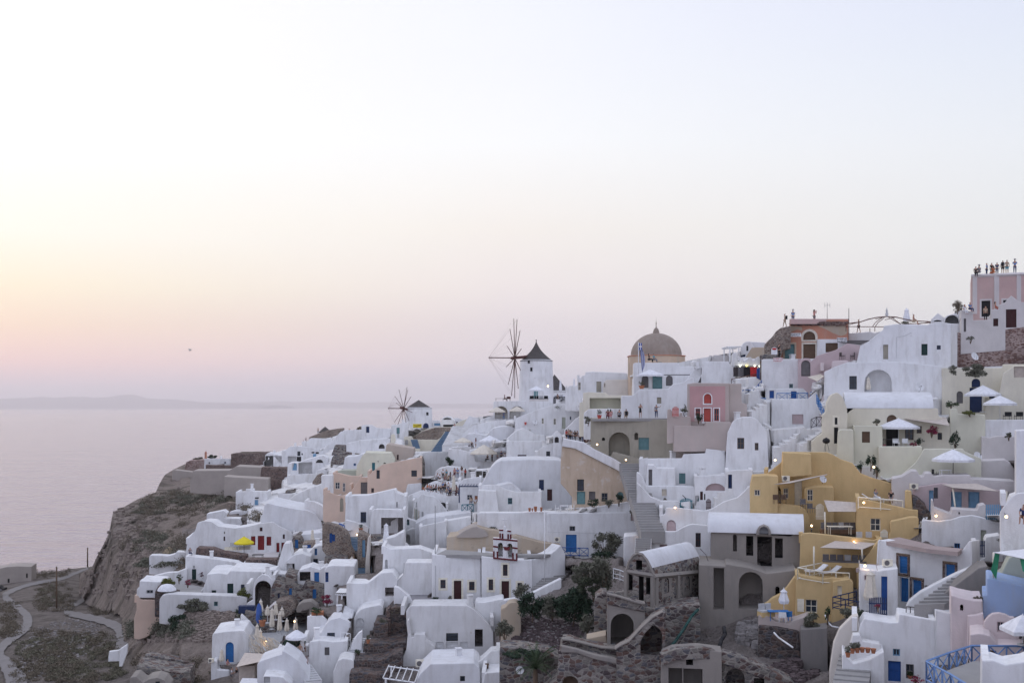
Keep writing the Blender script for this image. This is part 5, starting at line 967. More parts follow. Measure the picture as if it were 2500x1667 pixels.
H('stone_wall','tumbled stone wall end beside the fig bush','wall','1310,700 1320,480 1400,420 1475,425 1480,800 1400,760','st_mix',3,Y=96,fil=.3)
H('clay_bank','bare tan clay bank under the white church parapet','bank','120,860 118,620 180,600 220,545 330,530 380,620 370,760 280,860','oldtan',2,Y=107,fil=3)
H('shed','low tin roofed shed leaning inside the ruin yard','shed','1240,1080 1210,1000 1290,985 1460,950 1478,1060 1470,1110','oldtan',2,Y=91.5,fil=.05)
fr(0)
H('grey_house','grey cement house front with square black openings at the bottom','ruin','1612,1720 1614,1598 1640,1586 1700,1582 1762,1590 1764,1720','conc2',2,Y=83,op='D 1632 1630 1666 1700 dark; D 1668 1632 1715 1700 dark; D 1675 1600 1692 1622 dark',fil=.1)
H('stone_wall','arched rubble ruin wall right of the square black openings','ruin','1764,1720 1762,1596 1800,1606 1870,1632 1930,1660 1970,1700','st_mix',2,Y=83.4,op='A 1772 1632 1818 1700 dark; D 1840 1655 1866 1700 dark',fil=.1)
coping('stone rimmed roof edge of the bottom grey cement house','1614,1598 1650,1584 1720,1581 1765,1592 1800,1604 1880,1635 1960,1690',82.8,82.8,1,.8,'st_mix')
H('cave_wall','dark brick cave wall left of the walled steps','wall','1955,1640 1955,1535 2020,1532 2022,1640','conc',2,Y=87,fil=.1)
H('lane_wall','long tan snaking parapet beside the grey steps at the bottom','wall','2025,1640 2035,1570 2050,1535 2080,1505 2098,1500 2070,1540 2055,1580 2060,1690 2040,1690','pale',.8,Y=76,fil=.3)
stairs('staircase','long worn grey steps descending between the tan parapet and white house',(2070,1700),(2110,1510),2.2,18,'floorg',side=0,Ya=68,Yb=84)
H('stone_wall','shadowy stone and brick ledge under the blue table terrace','wall','1850,1600 1852,1525 1900,1530 1950,1540 1955,1610','st_dark',3,Y=88.5,fil=.3)
# ------- bottom left quarter
fr(4)
H('white_house','white house group with three maroon doors behind the yellow parasol','house','625,540 655,380 735,290 760,200 830,178 920,185 1000,240 1200,262 1340,242 1470,210 1620,190 1700,240 1830,300 1880,420 1840,520 1720,560 1640,600 1120,600 640,620','w',8,Y=167,op='d 1452 348 1526 513 red; p 1374 353 1424 456 red; p 1552 358 1606 462 red; p 1474 252 1506 298 maroon; p 1738 332 1762 385 maroon; p 1665 428 1700 538 red; p 1722 425 1762 530 red; w 1059 357 1078 408 maroon; w 1063 300 1076 328 greyd',fil=.8)
H('cave_house','huge smooth white cave house roof with thin step grooves','house','1440,290 1490,180 1500,120 1530,0 1560,-25 1800,30 2020,60 2110,100 2180,200 2185,260 2100,300 1960,310 1700,300','wroof',12,Y=178,fil=.8)
H('white_wall','white cave house wall with a round black opening','wall','2000,120 1990,60 1985,-60 2100,-40 2200,10 2270,30 2290,90 2290,180 2200,210 2150,220','w',5,Y=181,fil=.5)
H('white_wall','white zigzag stair walls above the domed cave house','wall','865,150 867,95 900,92 1060,60 1100,90 1060,150 1240,152 1275,220 1250,250 1100,245 980,190 940,180','w',3,Y=205,fil=.3)
H('terrace_wall','brown lava stone parapet below the yellow parasol','wall','735,580 750,488 930,495 1050,540 1320,578 1325,640 1230,670 1100,640 900,590','st_red',2.5,Y=163,fil=.2,drop=.5)
H('terrace_wall','brown lava stone wall below the dark coffee table','wall','1305,745 1310,622 1600,622 1672,620 1665,718 1560,720 1480,755','st_red',2.5,Y=161,fil=.1,drop=.5)
slab('terrace_floor','740,490 960,460 1100,480 1700,520 1680,610 1620,625 1320,600 1050,545','mwhite',(1320,600,163),'pale terrace floor around the yellow parasol','terrace')
H('white_house','long white house with a dark green shuttered door and climbing plant','house','625,820 622,590 650,580 1000,620 1190,650 1240,680 1300,665 1310,760 1120,850 860,880','w',5,Y=156,op='d 696 730 746 912 green; w 710 690 730 725 greyl; d 1200 706 1234 765 greyd',fil=.3)
H('white_house','white vaulted house with a dark glazed green door above the brushy bank','house','780,1060 790,990 830,940 870,830 865,790 1000,775 1100,790 1140,750 1500,760 1640,800 1640,900 1580,890 1500,870 1420,930 1420,1060','w',8,Y=148,op='d 1102 895 1172 1030 green; w 1257 905 1301 970 navy; p 922 972 975 1020 green',fil=.5)
H('white_house','white chapel like arch tower framing a stone porch','house','1310,1200 1330,1120 1395,1080 1405,900 1450,830 1500,790 1560,800 1630,860 1650,920 1640,1190','w',5,Y=144,op='A 1420 860 1606 1190 st_mix - 3',fil=.4)
H('white_house','white L shaped terrace house with latticed parapet','house','1480,880 1500,760 1640,730 1660,730 1690,780 1770,790 1770,950 1620,940','w',3,Y=150,op='p 1512 770 1588 832 greyl; p 1612 755 1630 820 greyl; p 1690 800 1724 880 blue',fil=.2)
H('white_wall','white flared wall rising beside the maroon doors','wall','1660,760 1680,680 1750,440 1820,430 1840,560 1860,800 1770,800','w',3,Y=157,fil=.4)
H('white_house','small white vaulted studio with an open shaded front','house','1770,800 1770,640 1870,570 1960,550 2060,590 2062,740 1920,800','w',5,Y=151,op='D 1782 665 1875 790 greyl - 2.5',fil=.4)
H('stone_house','round stone gable house with a white barrel roof and blue door','house','1828,500 1830,440 1850,380 1890,352 1935,365 1960,410 1975,510','st_mix',6,Y=160,op='d 1878 393 1915 492 blue2',fil=.15)
H('barrel_vault','white barrel roof of the round stone gable house','roof','1900,380 1890,350 1960,335 2200,308 2240,340 2250,400 2080,425 1965,430','wroof',5,Y=161.5,fil=.4)
H('stone_wall','stone front with blue shutters under the barrel roof','wall','1965,520 1968,430 2100,425 2290,400 2300,470 2060,540','st_tan',3,Y=160.5,op='p 1980 450 2060 520 blue',fil=.1)
H('white_house','white barrel vaulted house with a narrow blue window','house','1860,720 1870,560 2040,545 2090,480 2150,458 2345,460 2400,480 2440,560 2430,620 2350,700','w',6,Y=154,op='w 2102 493 2132 572 blue2; d 2060 605 2080 700 blue2; w 2086 612 2140 690 navy; d 2158 632 2184 720 blue2',fil=.4)
H('stone_wall','stone walled yard with bushes beside the narrow blue window','wall','2215,690 2218,590 2345,580 2480,600 2480,700','st_mix',3,Y=152.5,op='d 2290 640 2325 700 blue2',fil=.1)
H('white_house','white house with a flat canopy and bright blue door','house','1900,900 1905,790 1925,745 2060,700 2160,735 2220,705 2260,720 2255,900 1960,930','w',4,Y=148.5,op='d 2098 765 2156 882 blue2; D 1932 760 2056 865 greyd - 2',fil=.2)
H('white_house','white barrel vaulted house with a tall royal blue window','house','2215,920 2218,740 2250,700 2300,690 2560,695 2570,920','w',6,Y=146,op='w 2226 765 2262 880 blue',fil=.4)
H('stone_house','big rough stone cave house facade with blue shutters','house','1590,1190 1600,960 1640,870 1780,915 1766,780 1890,810 1900,915 1970,930 2000,865 2210,910 2345,985 2345,1130 2100,1170','st_mix',5,Y=146,op='p 1810 948 1842 1056 blue2; p 2080 960 2122 1068 blue2; w 1680 1005 1704 1060 navy; w 1935 1080 1975 1120 navy',fil=.2)
coping('white coping on the rough stone terrace with blue shutters','2000,862 2210,908',145.8,145.8,1,.25,'w')
coping('white coping on the stepped stone terrace by the white studio','1766,778 1890,806',145.8,145.8,1,.25,'w')
H('stone_dome','brown domed stone roof above the closed parasols','roof','1590,1220 1600,1170 1680,1100 1800,1078 1860,1120 1890,1175 1740,1250 1640,1240','st_tan',4,Y=139,fil=.5,drop=.5)
H('grey_dome','small smooth grey cement dome by the stone cave house','dome','1890,1200 1905,1150 1960,1110 2060,1100 2130,1150 2150,1200','conc2',2,Y=141,fil=.8,drop=.3)
H('white_dome','small white cement gable beside the brown stone roof','dome','1530,1270 1560,1200 1620,1140 1690,1120 1760,1200 1780,1270','mwhite',2.5,Y=137.5,fil=.5,drop=.3)
H('white_house','low white courtyard wall with scrub stained plaster over the bank','wall','320,1130 330,1070 360,1030 420,1015 900,1030 1240,1040 1330,1060 1330,1130 1180,1225 900,1215 700,1180 540,1160','wold',2,Y=143,fil=.4)
H('white_house','white terrace house with pale orange rounded base on the bluff','house','62,1060 66,960 95,930 100,865 370,880 375,940 330,1000 320,1060','w',5,Y=145,op='w 176 968 254 1012 greyl',fil=.3,drop=0)
H('salmon_wall','pale orange rounded retaining base at the bluff corner','wall','30,1310 62,1200 64,1020 110,1080 315,1085 330,1150 250,1250 160,1300 90,1320','salmon',5,Y=144.6,fil=.3)
H('white_wall','white parapet running along the back of the garden terrace','wall','95,870 110,855 300,800 420,770 530,765 640,720 640,780 370,880','w',1,Y=152,fil=.3)
H('stone_wall','dark stone planters around the white umbrella seat','wall','270,1060 275,990 310,925 375,920 380,980 470,985 550,1000 480,1015 330,1065','st_dark',2,Y=142.5,fil=.3)
slab('terrace_floor','380,960 560,900 720,915 860,940 780,1020 480,1015 400,1020','floorg',(480,1016,142.7),'grey paved garden terrace on the bluff','terrace')
H('white_house','white thatched beach terrace wall on the cliff slope','wall','205,605 215,575 300,572 420,580 500,560 520,532 620,538 625,590 545,610 540,650 620,665 622,690 500,640 400,620','w',2,Y=183,fil=.15)
fr(5)
H('white_house','white barrel vaulted chapel with an arched bright blue door','house','88,1200 92,1000 98,945 120,930 300,905 500,895 560,1000 540,1180 400,1320 150,1320','w',6,Y=122,op='a 266 1040 370 1306 blue2 w',fil=.4)
H('white_wall','white balcony wall with an air conditioner on the chapel side','wall','75,1700 80,1320 110,1280 150,1290 160,1395 320,1405 320,1700','w',3,Y=120,fil=.15)
H('white_wall','triangular white wall beside the driftwood terrace','wall','455,900 455,690 530,760 640,885 560,900','w',1,Y=129,fil=.15)
H('stone_wall','stone base of the parasol terrace with blue cloths','wall','510,760 515,640 620,660 900,650 905,800 640,880','st_mix',2,Y=131,fil=.15)
slab('terrace_floor','560,900 640,800 760,720 1300,690 1310,900 1200,950 1000,960 960,1160 560,1170','greyl',(560,1165,121),'pale terrace floor among the closed parasols','terrace',th=1.5)
H('white_drum','round white water tank wall with a planter on top','building','1302,1050 1305,715 1500,710 1560,760 1530,900 1500,1050','w',5,Y=118,fil=.2)
H('planter','terracotta planter box on the round white wall','planter','1360,712 1362,655 1510,660 1512,712','terracotta',1,Y=118.5,fil=.02,drop=.2)
H('white_house','white vault beside the lattice gate with a long slope','house','1340,1240 1345,1040 1400,950 1490,920 1530,840 1600,760 1720,730 1820,770 1860,800 1740,1010 1780,1020 1780,1260','wroof',7,Y=114,fil=.7)
H('white_house','white cubic house with one deep set window and wavy stair','house','1210,1700 1290,1260 1330,1240 1332,1040 1480,1020 1640,1040 1815,1025 1820,1300 1660,1500 1620,1700','w',6,Y=109.5,op='p 1528 1108 1590 1215 greyd',fil=.3)
H('white_wall','white outer stair parapet with round lamps','wall','1640,1700 1640,1420 1700,1280 1760,1250 1900,1270 1900,1400 1840,1420 1840,1700','w2',3,Y=106,fil=.6)
H('white_wall','thin curved white parapet by the iron railing','wall','1840,1260 1850,1150 1900,1010 1960,930 2005,905 2010,925 1960,1000 1900,1180 1870,1260','w',.8,Y=110,fil=.3)
H('white_house','white swooping roof house with a chimney swell in the bottom left','house','670,1700 668,1330 700,1290 970,1200 985,1200 990,1150 1080,1200 1190,1280 1330,1500 1400,1700','wroof',4,Y=104.5,fil=.6)
H('white_wall','white terrace parapet around the agave planting','wall','925,1180 930,1110 985,1090 1180,1120 1320,1080 1330,1200 1190,1270 1010,1190','w',1.5,Y=110.5,fil=.4)
slab('terrace_floor','1010,1190 1180,1120 1325,1100 1320,1300 1200,1300','floorp',(1190,1290,108),'tiny pinkish terrace where a couple sunbathes','terrace',th=1)
H('awning_house','beige fabric walled kiosk under a sloping beige canopy','kiosk','435,1520 440,1345 640,1340 640,1500','tanvas',3,Y=113,fil=.05)
H('white_house','little white vent house in the bottom left','house','740,1700 745,1480 760,1470 940,1480 1000,1490 1100,1600 1110,1700','w',3,Y=102,op='p 750 1485 832 1568 greyl',fil=.5)
stairs('staircase','white outer steps beside the deep set window house',(1390,1540),(1240,1320),1.6,8,'w','greyl',side=0,Ya=104.5,Yb=109)
stairs('staircase','white steps with grey treads under the lattice gate',(1930,1190),(2010,990),1.8,7,'w2','greyl',side=0,Ya=109.5,Yb=112)
fr(7)
stairs('staircase','wide slate blue stairs between stone walls, upper flight',(700,1320),(640,1090),3.6,10,'st_mix','lblued',side=0,Ya=148,Yb=155)
stairs('staircase','wide slate blue stairs between stone walls, lower flight',(765,1650),(765,1460),3.0,10,'st_mix','lblued',side=0,Ya=139,Yb=145)
H('stone_wall','rubble cave house wall left of the slate blue stairs','wall','290,1250 320,1180 290,1130 215,1030 215,930 280,920 440,960 560,1040 600,1110 620,1250 680,1370 640,1420 480,1400 410,1250','st_tan',2,Y=150,op='d 318 1065 358 1200 blue; p 358 1080 400 1180 blue',fil=.3)
H('stone_house','ruined stone chimney block by the slate blue stairs','ruin','410,1240 415,1120 480,1115 570,1120 580,1240','st_dark',3,Y=149,fil=.1)
fr(4)
fr(2)
H('stone_wall','dark rubble terrace wall with pale lime blocks on the bank','wall','1655,1290 1660,1245 1800,1260 2200,1330 2200,1390 2000,1380','st_mix',2,Y=126,fil=.1)
H('stone_wall','low ruined stone hut wall at the bottom left','wall','1560,1600 1565,1365 1800,1400 2060,1450 2180,1420 2180,1600','st_mix',4,Y=117,fil=.1)
H('cement_arch','low cement vault with a little black window at the bottom left','ruin','1480,1650 1490,1500 1560,1490 1640,1560 1700,1520 1800,1500 1880,1530 1940,1600 1940,1650','conc2',3,Y=112,op='w 1780 1545 1830 1580 dark',fil=.3)
H('white_wall','tiny white wall at the lower end of the dirt road','wall','1240,1275 1250,1205 1365,1190 1368,1270','w',.6,Y=136,fil=.05,drop=.5)
H('white_wall','narrow white wall piece against the clay bluff','wall','1366,1350 1370,1180 1460,1120 1455,1200 1400,1350','w',.6,Y=134,fil=.05,drop=.3)
H('roadside_building','flat roofed brown block building beside the dirt road','building','-300,500 -280,270 0,255 60,238 180,228 362,232 358,350 200,390 0,470','tanconc',7,Y=300,op='d 298 310 318 362 dark; d 86 370 110 418 dark',fil=.05)
# ------- people
def skin(vs,es,sub=1):
 bm=bmesh.new();q=[bm.verts.new(v[:3])for v in vs];[bm.edges.new((q[a],q[b]))for a,b in es];me=bpy.data.meshes.new('t');bm.to_mesh(me);bm.free()
 o=bpy.data.objects.new('t',me);COL.objects.link(o);m=o.modifiers.new('s','SKIN');m.use_smooth_shade=True
 for i,v in enumerate(vs):me.skin_vertices[0].data[i].radius=(v[3],v[3]*(v[4]if len(v)>4 else 1))
 me.skin_vertices[0].data[0].use_root=True
 if sub:s_=o.modifiers.new('b','SUBSURF');s_.levels=sub;s_.render_levels=sub
 r=bpy.data.meshes.new_from_object(o.evaluated_get(bpy.context.evaluated_depsgraph_get()));bpy.data.objects.remove(o);bpy.data.meshes.remove(me);return r
def pose_mesh(pose):
 sit=pose=='sit';pz=.5 if sit else .93;U=lambda z:z-.93+pz
 spine=[(0,0,pz,.135,.8),(0,.01,U(1.14),.115,.8),(0,.01,U(1.33),.145,.7),(0,0,U(1.47),.055),(0,-.015,U(1.56),.085),(0,-.01,U(1.67),.088)]
 arms={}
 for s in(-1,1):
  sh=(s*.185,.01,U(1.395),.058)
  if pose=='cam':a=[sh,(s*.24,-.12,U(1.2),.042),(s*.09,-.26,U(1.5),.03),(s*.05,-.28,U(1.56),.034)]
  elif pose=='wave' and s<0:a=[sh,(-.36,-.1,U(1.33),.042),(-.55,-.2,U(1.52),.03),(-.6,-.22,U(1.58),.034)]
  elif sit:a=[sh,(s*.25,-.05,U(1.14),.042),(s*.17,-.28,U(1.02),.03),(s*.12,-.34,U(1.0),.034)]
  else:a=[sh,(s*.235,.03,U(1.13),.042),(s*.24,-.04,U(.9),.03),(s*.24,-.06,U(.81),.034)]
  arms[s]=a
 legs={}
 for s in(-1,1):
  st=.12 if pose=='walk' else 0
  if sit:l=[(s*.1,0,pz-.03,.085),(s*.12,-.42,pz-.02,.06),(s*.12,-.46,.08,.042),(s*.13,-.6,.04,.035)]
  else:l=[(s*.095,0,.86,.085),(s*.11,-s*st-.02,.49,.058),(s*.11,s*-st*1.5+.02,.09,.04),(s*.12,s*-st*1.5-.13,.035,.035)]
  legs[s]=l
 def chain(sp,ar,lg,k):
  vs,es=[],[]
  for v in sp:vs.append((v[0],v[1],v[2],v[3]*k)+tuple(v[4:]));es+=[(len(vs)-2,len(vs)-1)]if len(vs)>1 else[]
  for src,root in((ar,min(2,len(sp)-1)),(lg,0)):
   for c_ in src:
    p=root
    for v in c_:vs.append((v[0],v[1],v[2],v[3]*k));es.append((p,len(vs)-1));p=len(vs)-1
  return vs,es
 half=lambda a,b,t:tuple(a[i]+(b[i]-a[i])*t for i in range(4))
 out_={}
 bv,be=chain(spine,arms.values(),legs.values(),1);n0=len(bv);bv.append((0,-.115,U(1.6),.022));be.append((4,n0));out_['body']=skin(bv,be)
 out_['shirt']=skin(*chain(spine[:3],[[a[0],half(a[0],a[1],.75)]for a in arms.values()],[],1.17))
 out_['trousers']=skin(*chain([(0,0,pz+.06,.14,.85)],[],[l[:3]for l in legs.values()],1.22))
 out_['shorts']=skin(*chain([(0,0,pz+.06,.14,.85)],[],[[l[0],half(l[0],l[1],.85)]for l in legs.values()],1.3))
 out_['dress']=skin([(0,.01,U(1.35),.16,.75),(0,0,U(1.12),.135,.8),(0,-.02 if not sit else-.15,U(.9),.18,.9),(0,-.02 if not sit else-.38,U(.62)if not sit else .42,.22,1)],[(0,1),(1,2),(2,3)])
 out_['hair']=skin([(0,.02,U(1.69),.094),(0,.05,U(1.6),.088)],[(0,1)]);out_['long_hair']=skin([(0,.02,U(1.69),.097),(0,.06,U(1.55),.085),(0,.08,U(1.36),.07,.6)],[(0,1),(1,2)])
 hb=MB();hb.lathe((0,0,U(1.72)),[(.2,0),(.11,.02),(.1,.1),(0.01,.12)],12);me=bpy.data.meshes.new('hat');me.from_pydata(hb.v,[],hb.f);out_['hat']=me
 bb=MB();bb.box((0,.22,U(1.22)),(.32,.2,.46));me=bpy.data.meshes.new('bag');me.from_pydata(bb.v,[],bb.f);out_['backpack']=me
 for m in out_.values():m.materials.append(MATS['skin'])
 return out_
POSES={}
PN=0
def person(x,y,s,label,Y=None,dy=0,rot=None,group=None,k=1.0):
 """s = 'pose top bottom hair [extra]': bottom prefix t_ trousers, s_ shorts, d dress; x, y = feet (or what they stand on) in frame pixels"""
 global PN;PN+=1
 pose,top,bot,hair=s.split()[:4];ext=s.split()[4:]
 if pose not in POSES:POSES[pose]=pose_mesh(pose)
 M=POSES[pose];u,v=px(x,y);Y=(D(u,v)-.3 if Y is None else Y)+dy;root=empty('person',P(u,v,Y),label,'person',group)
 a=math.radians(R.uniform(0,360)if rot is None else rot);root.rotation_euler=(0,0,a);kk=k*R.uniform(.95,1.04);root.scale=(kk,kk,kk)
 if pose=='sit':root.location.z-=.02
 def part(nm,mesh,mat):
  o=bpy.data.objects.new(nm,M[mesh]);COL.objects.link(o);o.parent=root;o.material_slots[0].link='OBJECT';o.material_slots[0].material=MATS[mat]
 part('body','body','skin')
 if bot=='d':part('dress','dress','c_'+top)
 else:
  if top!='none':part('shirt','shirt','c_'+top)
  part('trousers' if bot[0]=='t' else 'shorts','trousers' if bot[0]=='t' else 'shorts','c_'+bot[2:])
 part('hair','long_hair' if hair[0]=='l' else 'hair','hairb' if hair[-1]=='b' else 'hair')
 for e in ext:part(e,e,'c_black' if e=='backpack' else 'c_grey')
 return root
G='people on the pink house roof'
fr(17)
for a in[(1658,320,'sit black t_black s','small seated person in black at the left end of the pink roof',137.6),(1706,312,'sit grey t_grey s hat','seated person in grey with a hat on the pink roof',138),(1815,322,'stand blue t_navy s','person in a light blue shirt standing on the pink roof',138.6),(1886,315,'stand black t_black s','tall person in a black tee on the pink roof',138.4),(1910,312,'sit orange t_orange l','crouching person in orange on the pink roof',137.6),(1962,306,'stand navy t_navy s','person in a navy shirt reaching out on the pink roof',138.2),(2045,290,'stand white s_black s backpack','person in white with a black backpack on the pink roof',138),(2105,288,'stand beige s_teal s','person in beige top and teal shorts on the pink roof',138.2),(2218,282,'cam blue t_denim s hat','photographer in a cap at the right end of the pink roof',137.7)]:
 person(*a[:4],Y=a[4],rot=R.uniform(150,230),group=G)
person(1497,868,'sit white t_white l','woman in white sitting on the cream parapet corner',Y=127.6,rot=10)
person(1575,838,'sit blue t_navy s','man in a light blue shirt sitting on the cream parapet corner',Y=127.7,rot=20)
person(1797,958,'stand beige t_black sb','blond woman in a black skirt behind the balcony railing',Y=128.2,rot=0)
person(1938,830,'sit red d l','woman in a red dress on the cream balcony wall',Y=127.8,rot=60)
person(765,1020,'sit none s_beige s','bare chested youth sitting on the skyline wall',Y=126,rot=80)
fr(16)
person(975,462,'walk beige t_beige s backpack','person with a dark backpack climbing the rubble stump',Y=134.7,rot=250)
person(1092,405,'stand blue t_denim s hat','man with a hat and pale blue shirt on the mini market roof',Y=136.5,rot=180)
person(1398,405,'cam pink s_grey l','long haired woman photographing from the mini market roof',Y=136.8,rot=110)
person(2035,545,'walk black s_black sb','blond person in black stepping along the white parapet',Y=136.4,rot=250)
person(893,905,'walk black t_black s','person in black bending beside the lollipop shop sign',Y=133.5,rot=110)
fr(12)
person(958,1256,'cam black d s','woman in a black dress photographing from the old flat roof',Y=133.6,rot=160)
person(1162,1254,'wave grey t_navy s','man in a grey shirt holding a phone up on the old flat roof',Y=133.6,rot=170)
for a in[(545,1272,'sit maroon t_maroon l','woman in dark red seated on the roof edge'),(578,1274,'sit pink s_pink l','long haired woman in pink seated on the roof edge'),(690,1276,'sit grey s_black s','person in a grey tee seated on the roof edge'),(778,1276,'sit beige t_beige s backpack','seated person in beige with a backpack on the roof edge')]:person(*a,Y=133,rot=180,group='watchers on the old flat roof')
person(1130,550,'sit teal t_grey s','person in a turquoise shirt sitting below the church dome',Y=148,rot=60)
person(1070,552,'sit black t_black l','person in black leaning beside the turquoise shirt',Y=148,rot=70)
def crowd(fr_,Y,place,group,rows):
 """rows: x,y,pose,top,bottom,hair ; labels tell each one apart by clothes, else by place in the row"""
 fr(fr_);seen={}
 for r in rows.split(';'):
  x,y,pose,top,bot,hair=r.split();g={'d':'dress','t':'trousers','s':'shorts'}[bot[0]]
  bc=bot[2:]if bot!='d' else '';k=(top,bot)
  act=dict(sit='seated',stand='standing',cam='photographing',walk='walking',wave='waving')[pose]
  if bot=='d':lb='%s person in a %s dress %s'%(act,top,place)
  else:lb='%s person in %s top, %s %s, %s'%(act,top,bc,g,place)
  n_=seen.get(lb,0);seen[lb]=n_+1
  if n_:lb=lb.replace(' person',' %s haired person'%('long' if hair[0]=='l' else 'short'),1)
  if seen.get(lb,0)and n_:lb='other '+lb
  seen[lb]=seen.get(lb,0)+(1 if n_ else 0)
  person(float(x),float(y),' '.join((pose,top,bot,hair)),lb,Y=Y+R.uniform(-.4,.4),rot=R.uniform(120,250)if pose!='sit' else None,group=group)
crowd(10,157,'in the queue on the lane ramp','crowd queueing on the lane ramp','1955 560 stand red s_black l;1985 555 stand pink t_denim s;2005 565 stand beige t_black l;2032 575 stand white t_denim s;2075 580 stand black t_black l;2110 588 stand grey t_white s;2150 600 stand white t_black s;2175 590 stand navy t_navy s;2197 575 stand pink t_maroon l;2240 600 stand brown d l;2268 590 stand orange t_brown s;2292 580 stand pink d l;2200 370 stand white t_grey s;2225 620 sit maroon t_black l')
crowd(10,179,'on the upper crowded terrace','crowd on the upper restaurant terrace','110 1130 sit white t_grey s;140 1140 sit white s_black l;185 1110 stand white t_black s;210 1160 sit pink s_grey s;235 1120 stand teal s_beige s;262 1165 sit beige t_black l;290 1150 stand grey t_grey l;330 1150 sit white t_white s;352 1100 stand pink t_maroon s;395 1100 stand blue t_denim s;455 1065 stand black s_white l;505 1105 stand red t_black l')
crowd(10,171,'on the lower crowded terrace','crowd on the lower restaurant terrace','-40 1290 sit orange s_grey l;-10 1300 sit pink t_denim s;20 1305 sit beige s_black s;50 1300 sit white t_black l;85 1290 sit maroon t_black l;125 1310 sit brown t_beige s;155 1318 sit black t_grey l;185 1300 stand blue t_black s;215 1305 stand black t_black s;262 1295 stand white t_denim s;285 1345 sit navy t_black l;305 1340 sit white s_grey s;345 1350 sit white t_white l;372 1350 stand maroon t_maroon l;240 1345 sit beige t_grey s;400 1345 sit grey t_navy s')
crowd(10,186.5,'under the large cream parasol','diners by the cream parasols','825 862 sit black t_black s;890 862 stand black t_black l;965 860 sit grey s_grey s;1020 845 stand navy t_black s;1072 835 sit white t_grey l')
crowd(10,195,'at the red chair tables','diners by the cream parasols','600 668 sit black t_black s;655 650 stand maroon s_white l;560 670 sit white t_grey s')
crowd(6,240,'on the steps by the round stone bank','people on the windmill steps','2112 895 walk pink s_white sb;2115 990 walk red s_pink l')
crowd(6,268,'in the busy lane to the castle','crowd in the castle lane','165 1440 stand yellow t_black s;195 1445 stand black t_grey l;225 1440 stand grey t_black s;265 1410 stand black t_navy l;292 1400 stand brown t_black s;410 1440 sit blue t_grey s;440 1455 sit pink s_beige l;465 1455 sit white t_black s;490 1460 sit grey t_navy l;515 1460 sit black t_black s')
crowd(6,300,'on a white ridge rooftop','people watching from ridge rooftops','155 935 stand beige t_grey s;605 940 stand black t_black s;560 945 sit maroon t_black l;40 1068 stand white t_black l;20 1075 sit black t_navy s;1068 960 stand navy t_black s;1085 965 stand white t_beige l;1050 1170 stand red t_black s')
crowd(3,347,'on the white sunset terrace','people on the sunset terrace','1605 640 stand black t_black s;1630 640 stand white t_navy l;1632 612 stand grey t_grey s;1675 625 stand white s_black l;1668 628 sit black t_brown s;1385 885 sit white t_grey s;1470 840 sit black t_black l')
fr(3)
person(1678,1215,'sit pink t_black l','person in pink sitting on the white stair wall',Y=236,rot=140)
person(1705,1225,'sit teal t_teal s','person in bright turquoise lying back on the white stair wall',Y=235.5,rot=140)
fr(7)
person(320,372,'sit maroon t_navy l','person in purple sitting behind the white gate wall',Y=191,rot=30)
person(350,372,'sit pink s_white sb','person in pink beside the purple sitter',Y=191,rot=200)
person(748,1450,'stand white t_navy s','man in a white tee standing on the slate blue stairs',Y=144.5,rot=150)
person(575,1425,'sit white t_grey s','person in white sitting on the stone terrace by the blue railing',Y=146,rot=100)
person(985,1600,'stand white t_denim s','man in white standing below the fabric lounge',Y=139,rot=190)
person(1022,1595,'stand yellow t_black s','person in bright yellow below the fabric lounge',Y=139.4,rot=200)
fr(9)
person(1068,1345,'sit grey t_black s','person reading on the windmill terrace',Y=207,rot=80)
person(1828,1368,'stand black d l','woman in a black dress by the spotted white wall',Y=201.5,rot=120)
fr(10)
person(1055,262,'stand blue t_blue s','waiter in blue under the windmill arches',Y=217.5,rot=0)
person(590,1480,'sit beige s_grey l','person with sandy hair at the teal balcony',Y=160.5,rot=200)
person(650,1490,'sit white s_beige sb','person in white at the teal balcony',Y=160.5,rot=190)
fr(4);person(676,582,'sit grey t_navy s','person in a grey hoodie sitting on the long white wall',Y=156.5,rot=180)
fr(5)
person(1215,1270,'stand none s_black s','sunbather in black swim shorts on the small terrace',Y=109,rot=180)
person(1250,1180,'sit none s_maroon l','second sunbather behind the black swim shorts',Y=110,rot=170)
person(345,1515,'sit white t_grey s','diner in white beside the beige kiosk',Y=118,rot=90);person(405,1505,'sit black t_black s','diner in black beside the beige kiosk',Y=118,rot=260);person(290,1395,'sit pink s_beige l','person in pink resting on the chapel balcony',Y=121,rot=70)
fr(19)
person(1825,775,'sit grey t_white l','dark haired woman on a white lounger of the ochre roof terrace',Y=99.5,rot=30)
person(2002,785,'sit black s_grey s','man in a black tee on the ochre roof terrace',Y=99.5,rot=340)
fr(21);person(2345,455,'sit navy s_brown s','man in shorts and black shoes sitting on the white steps',Y=72,rot=320)
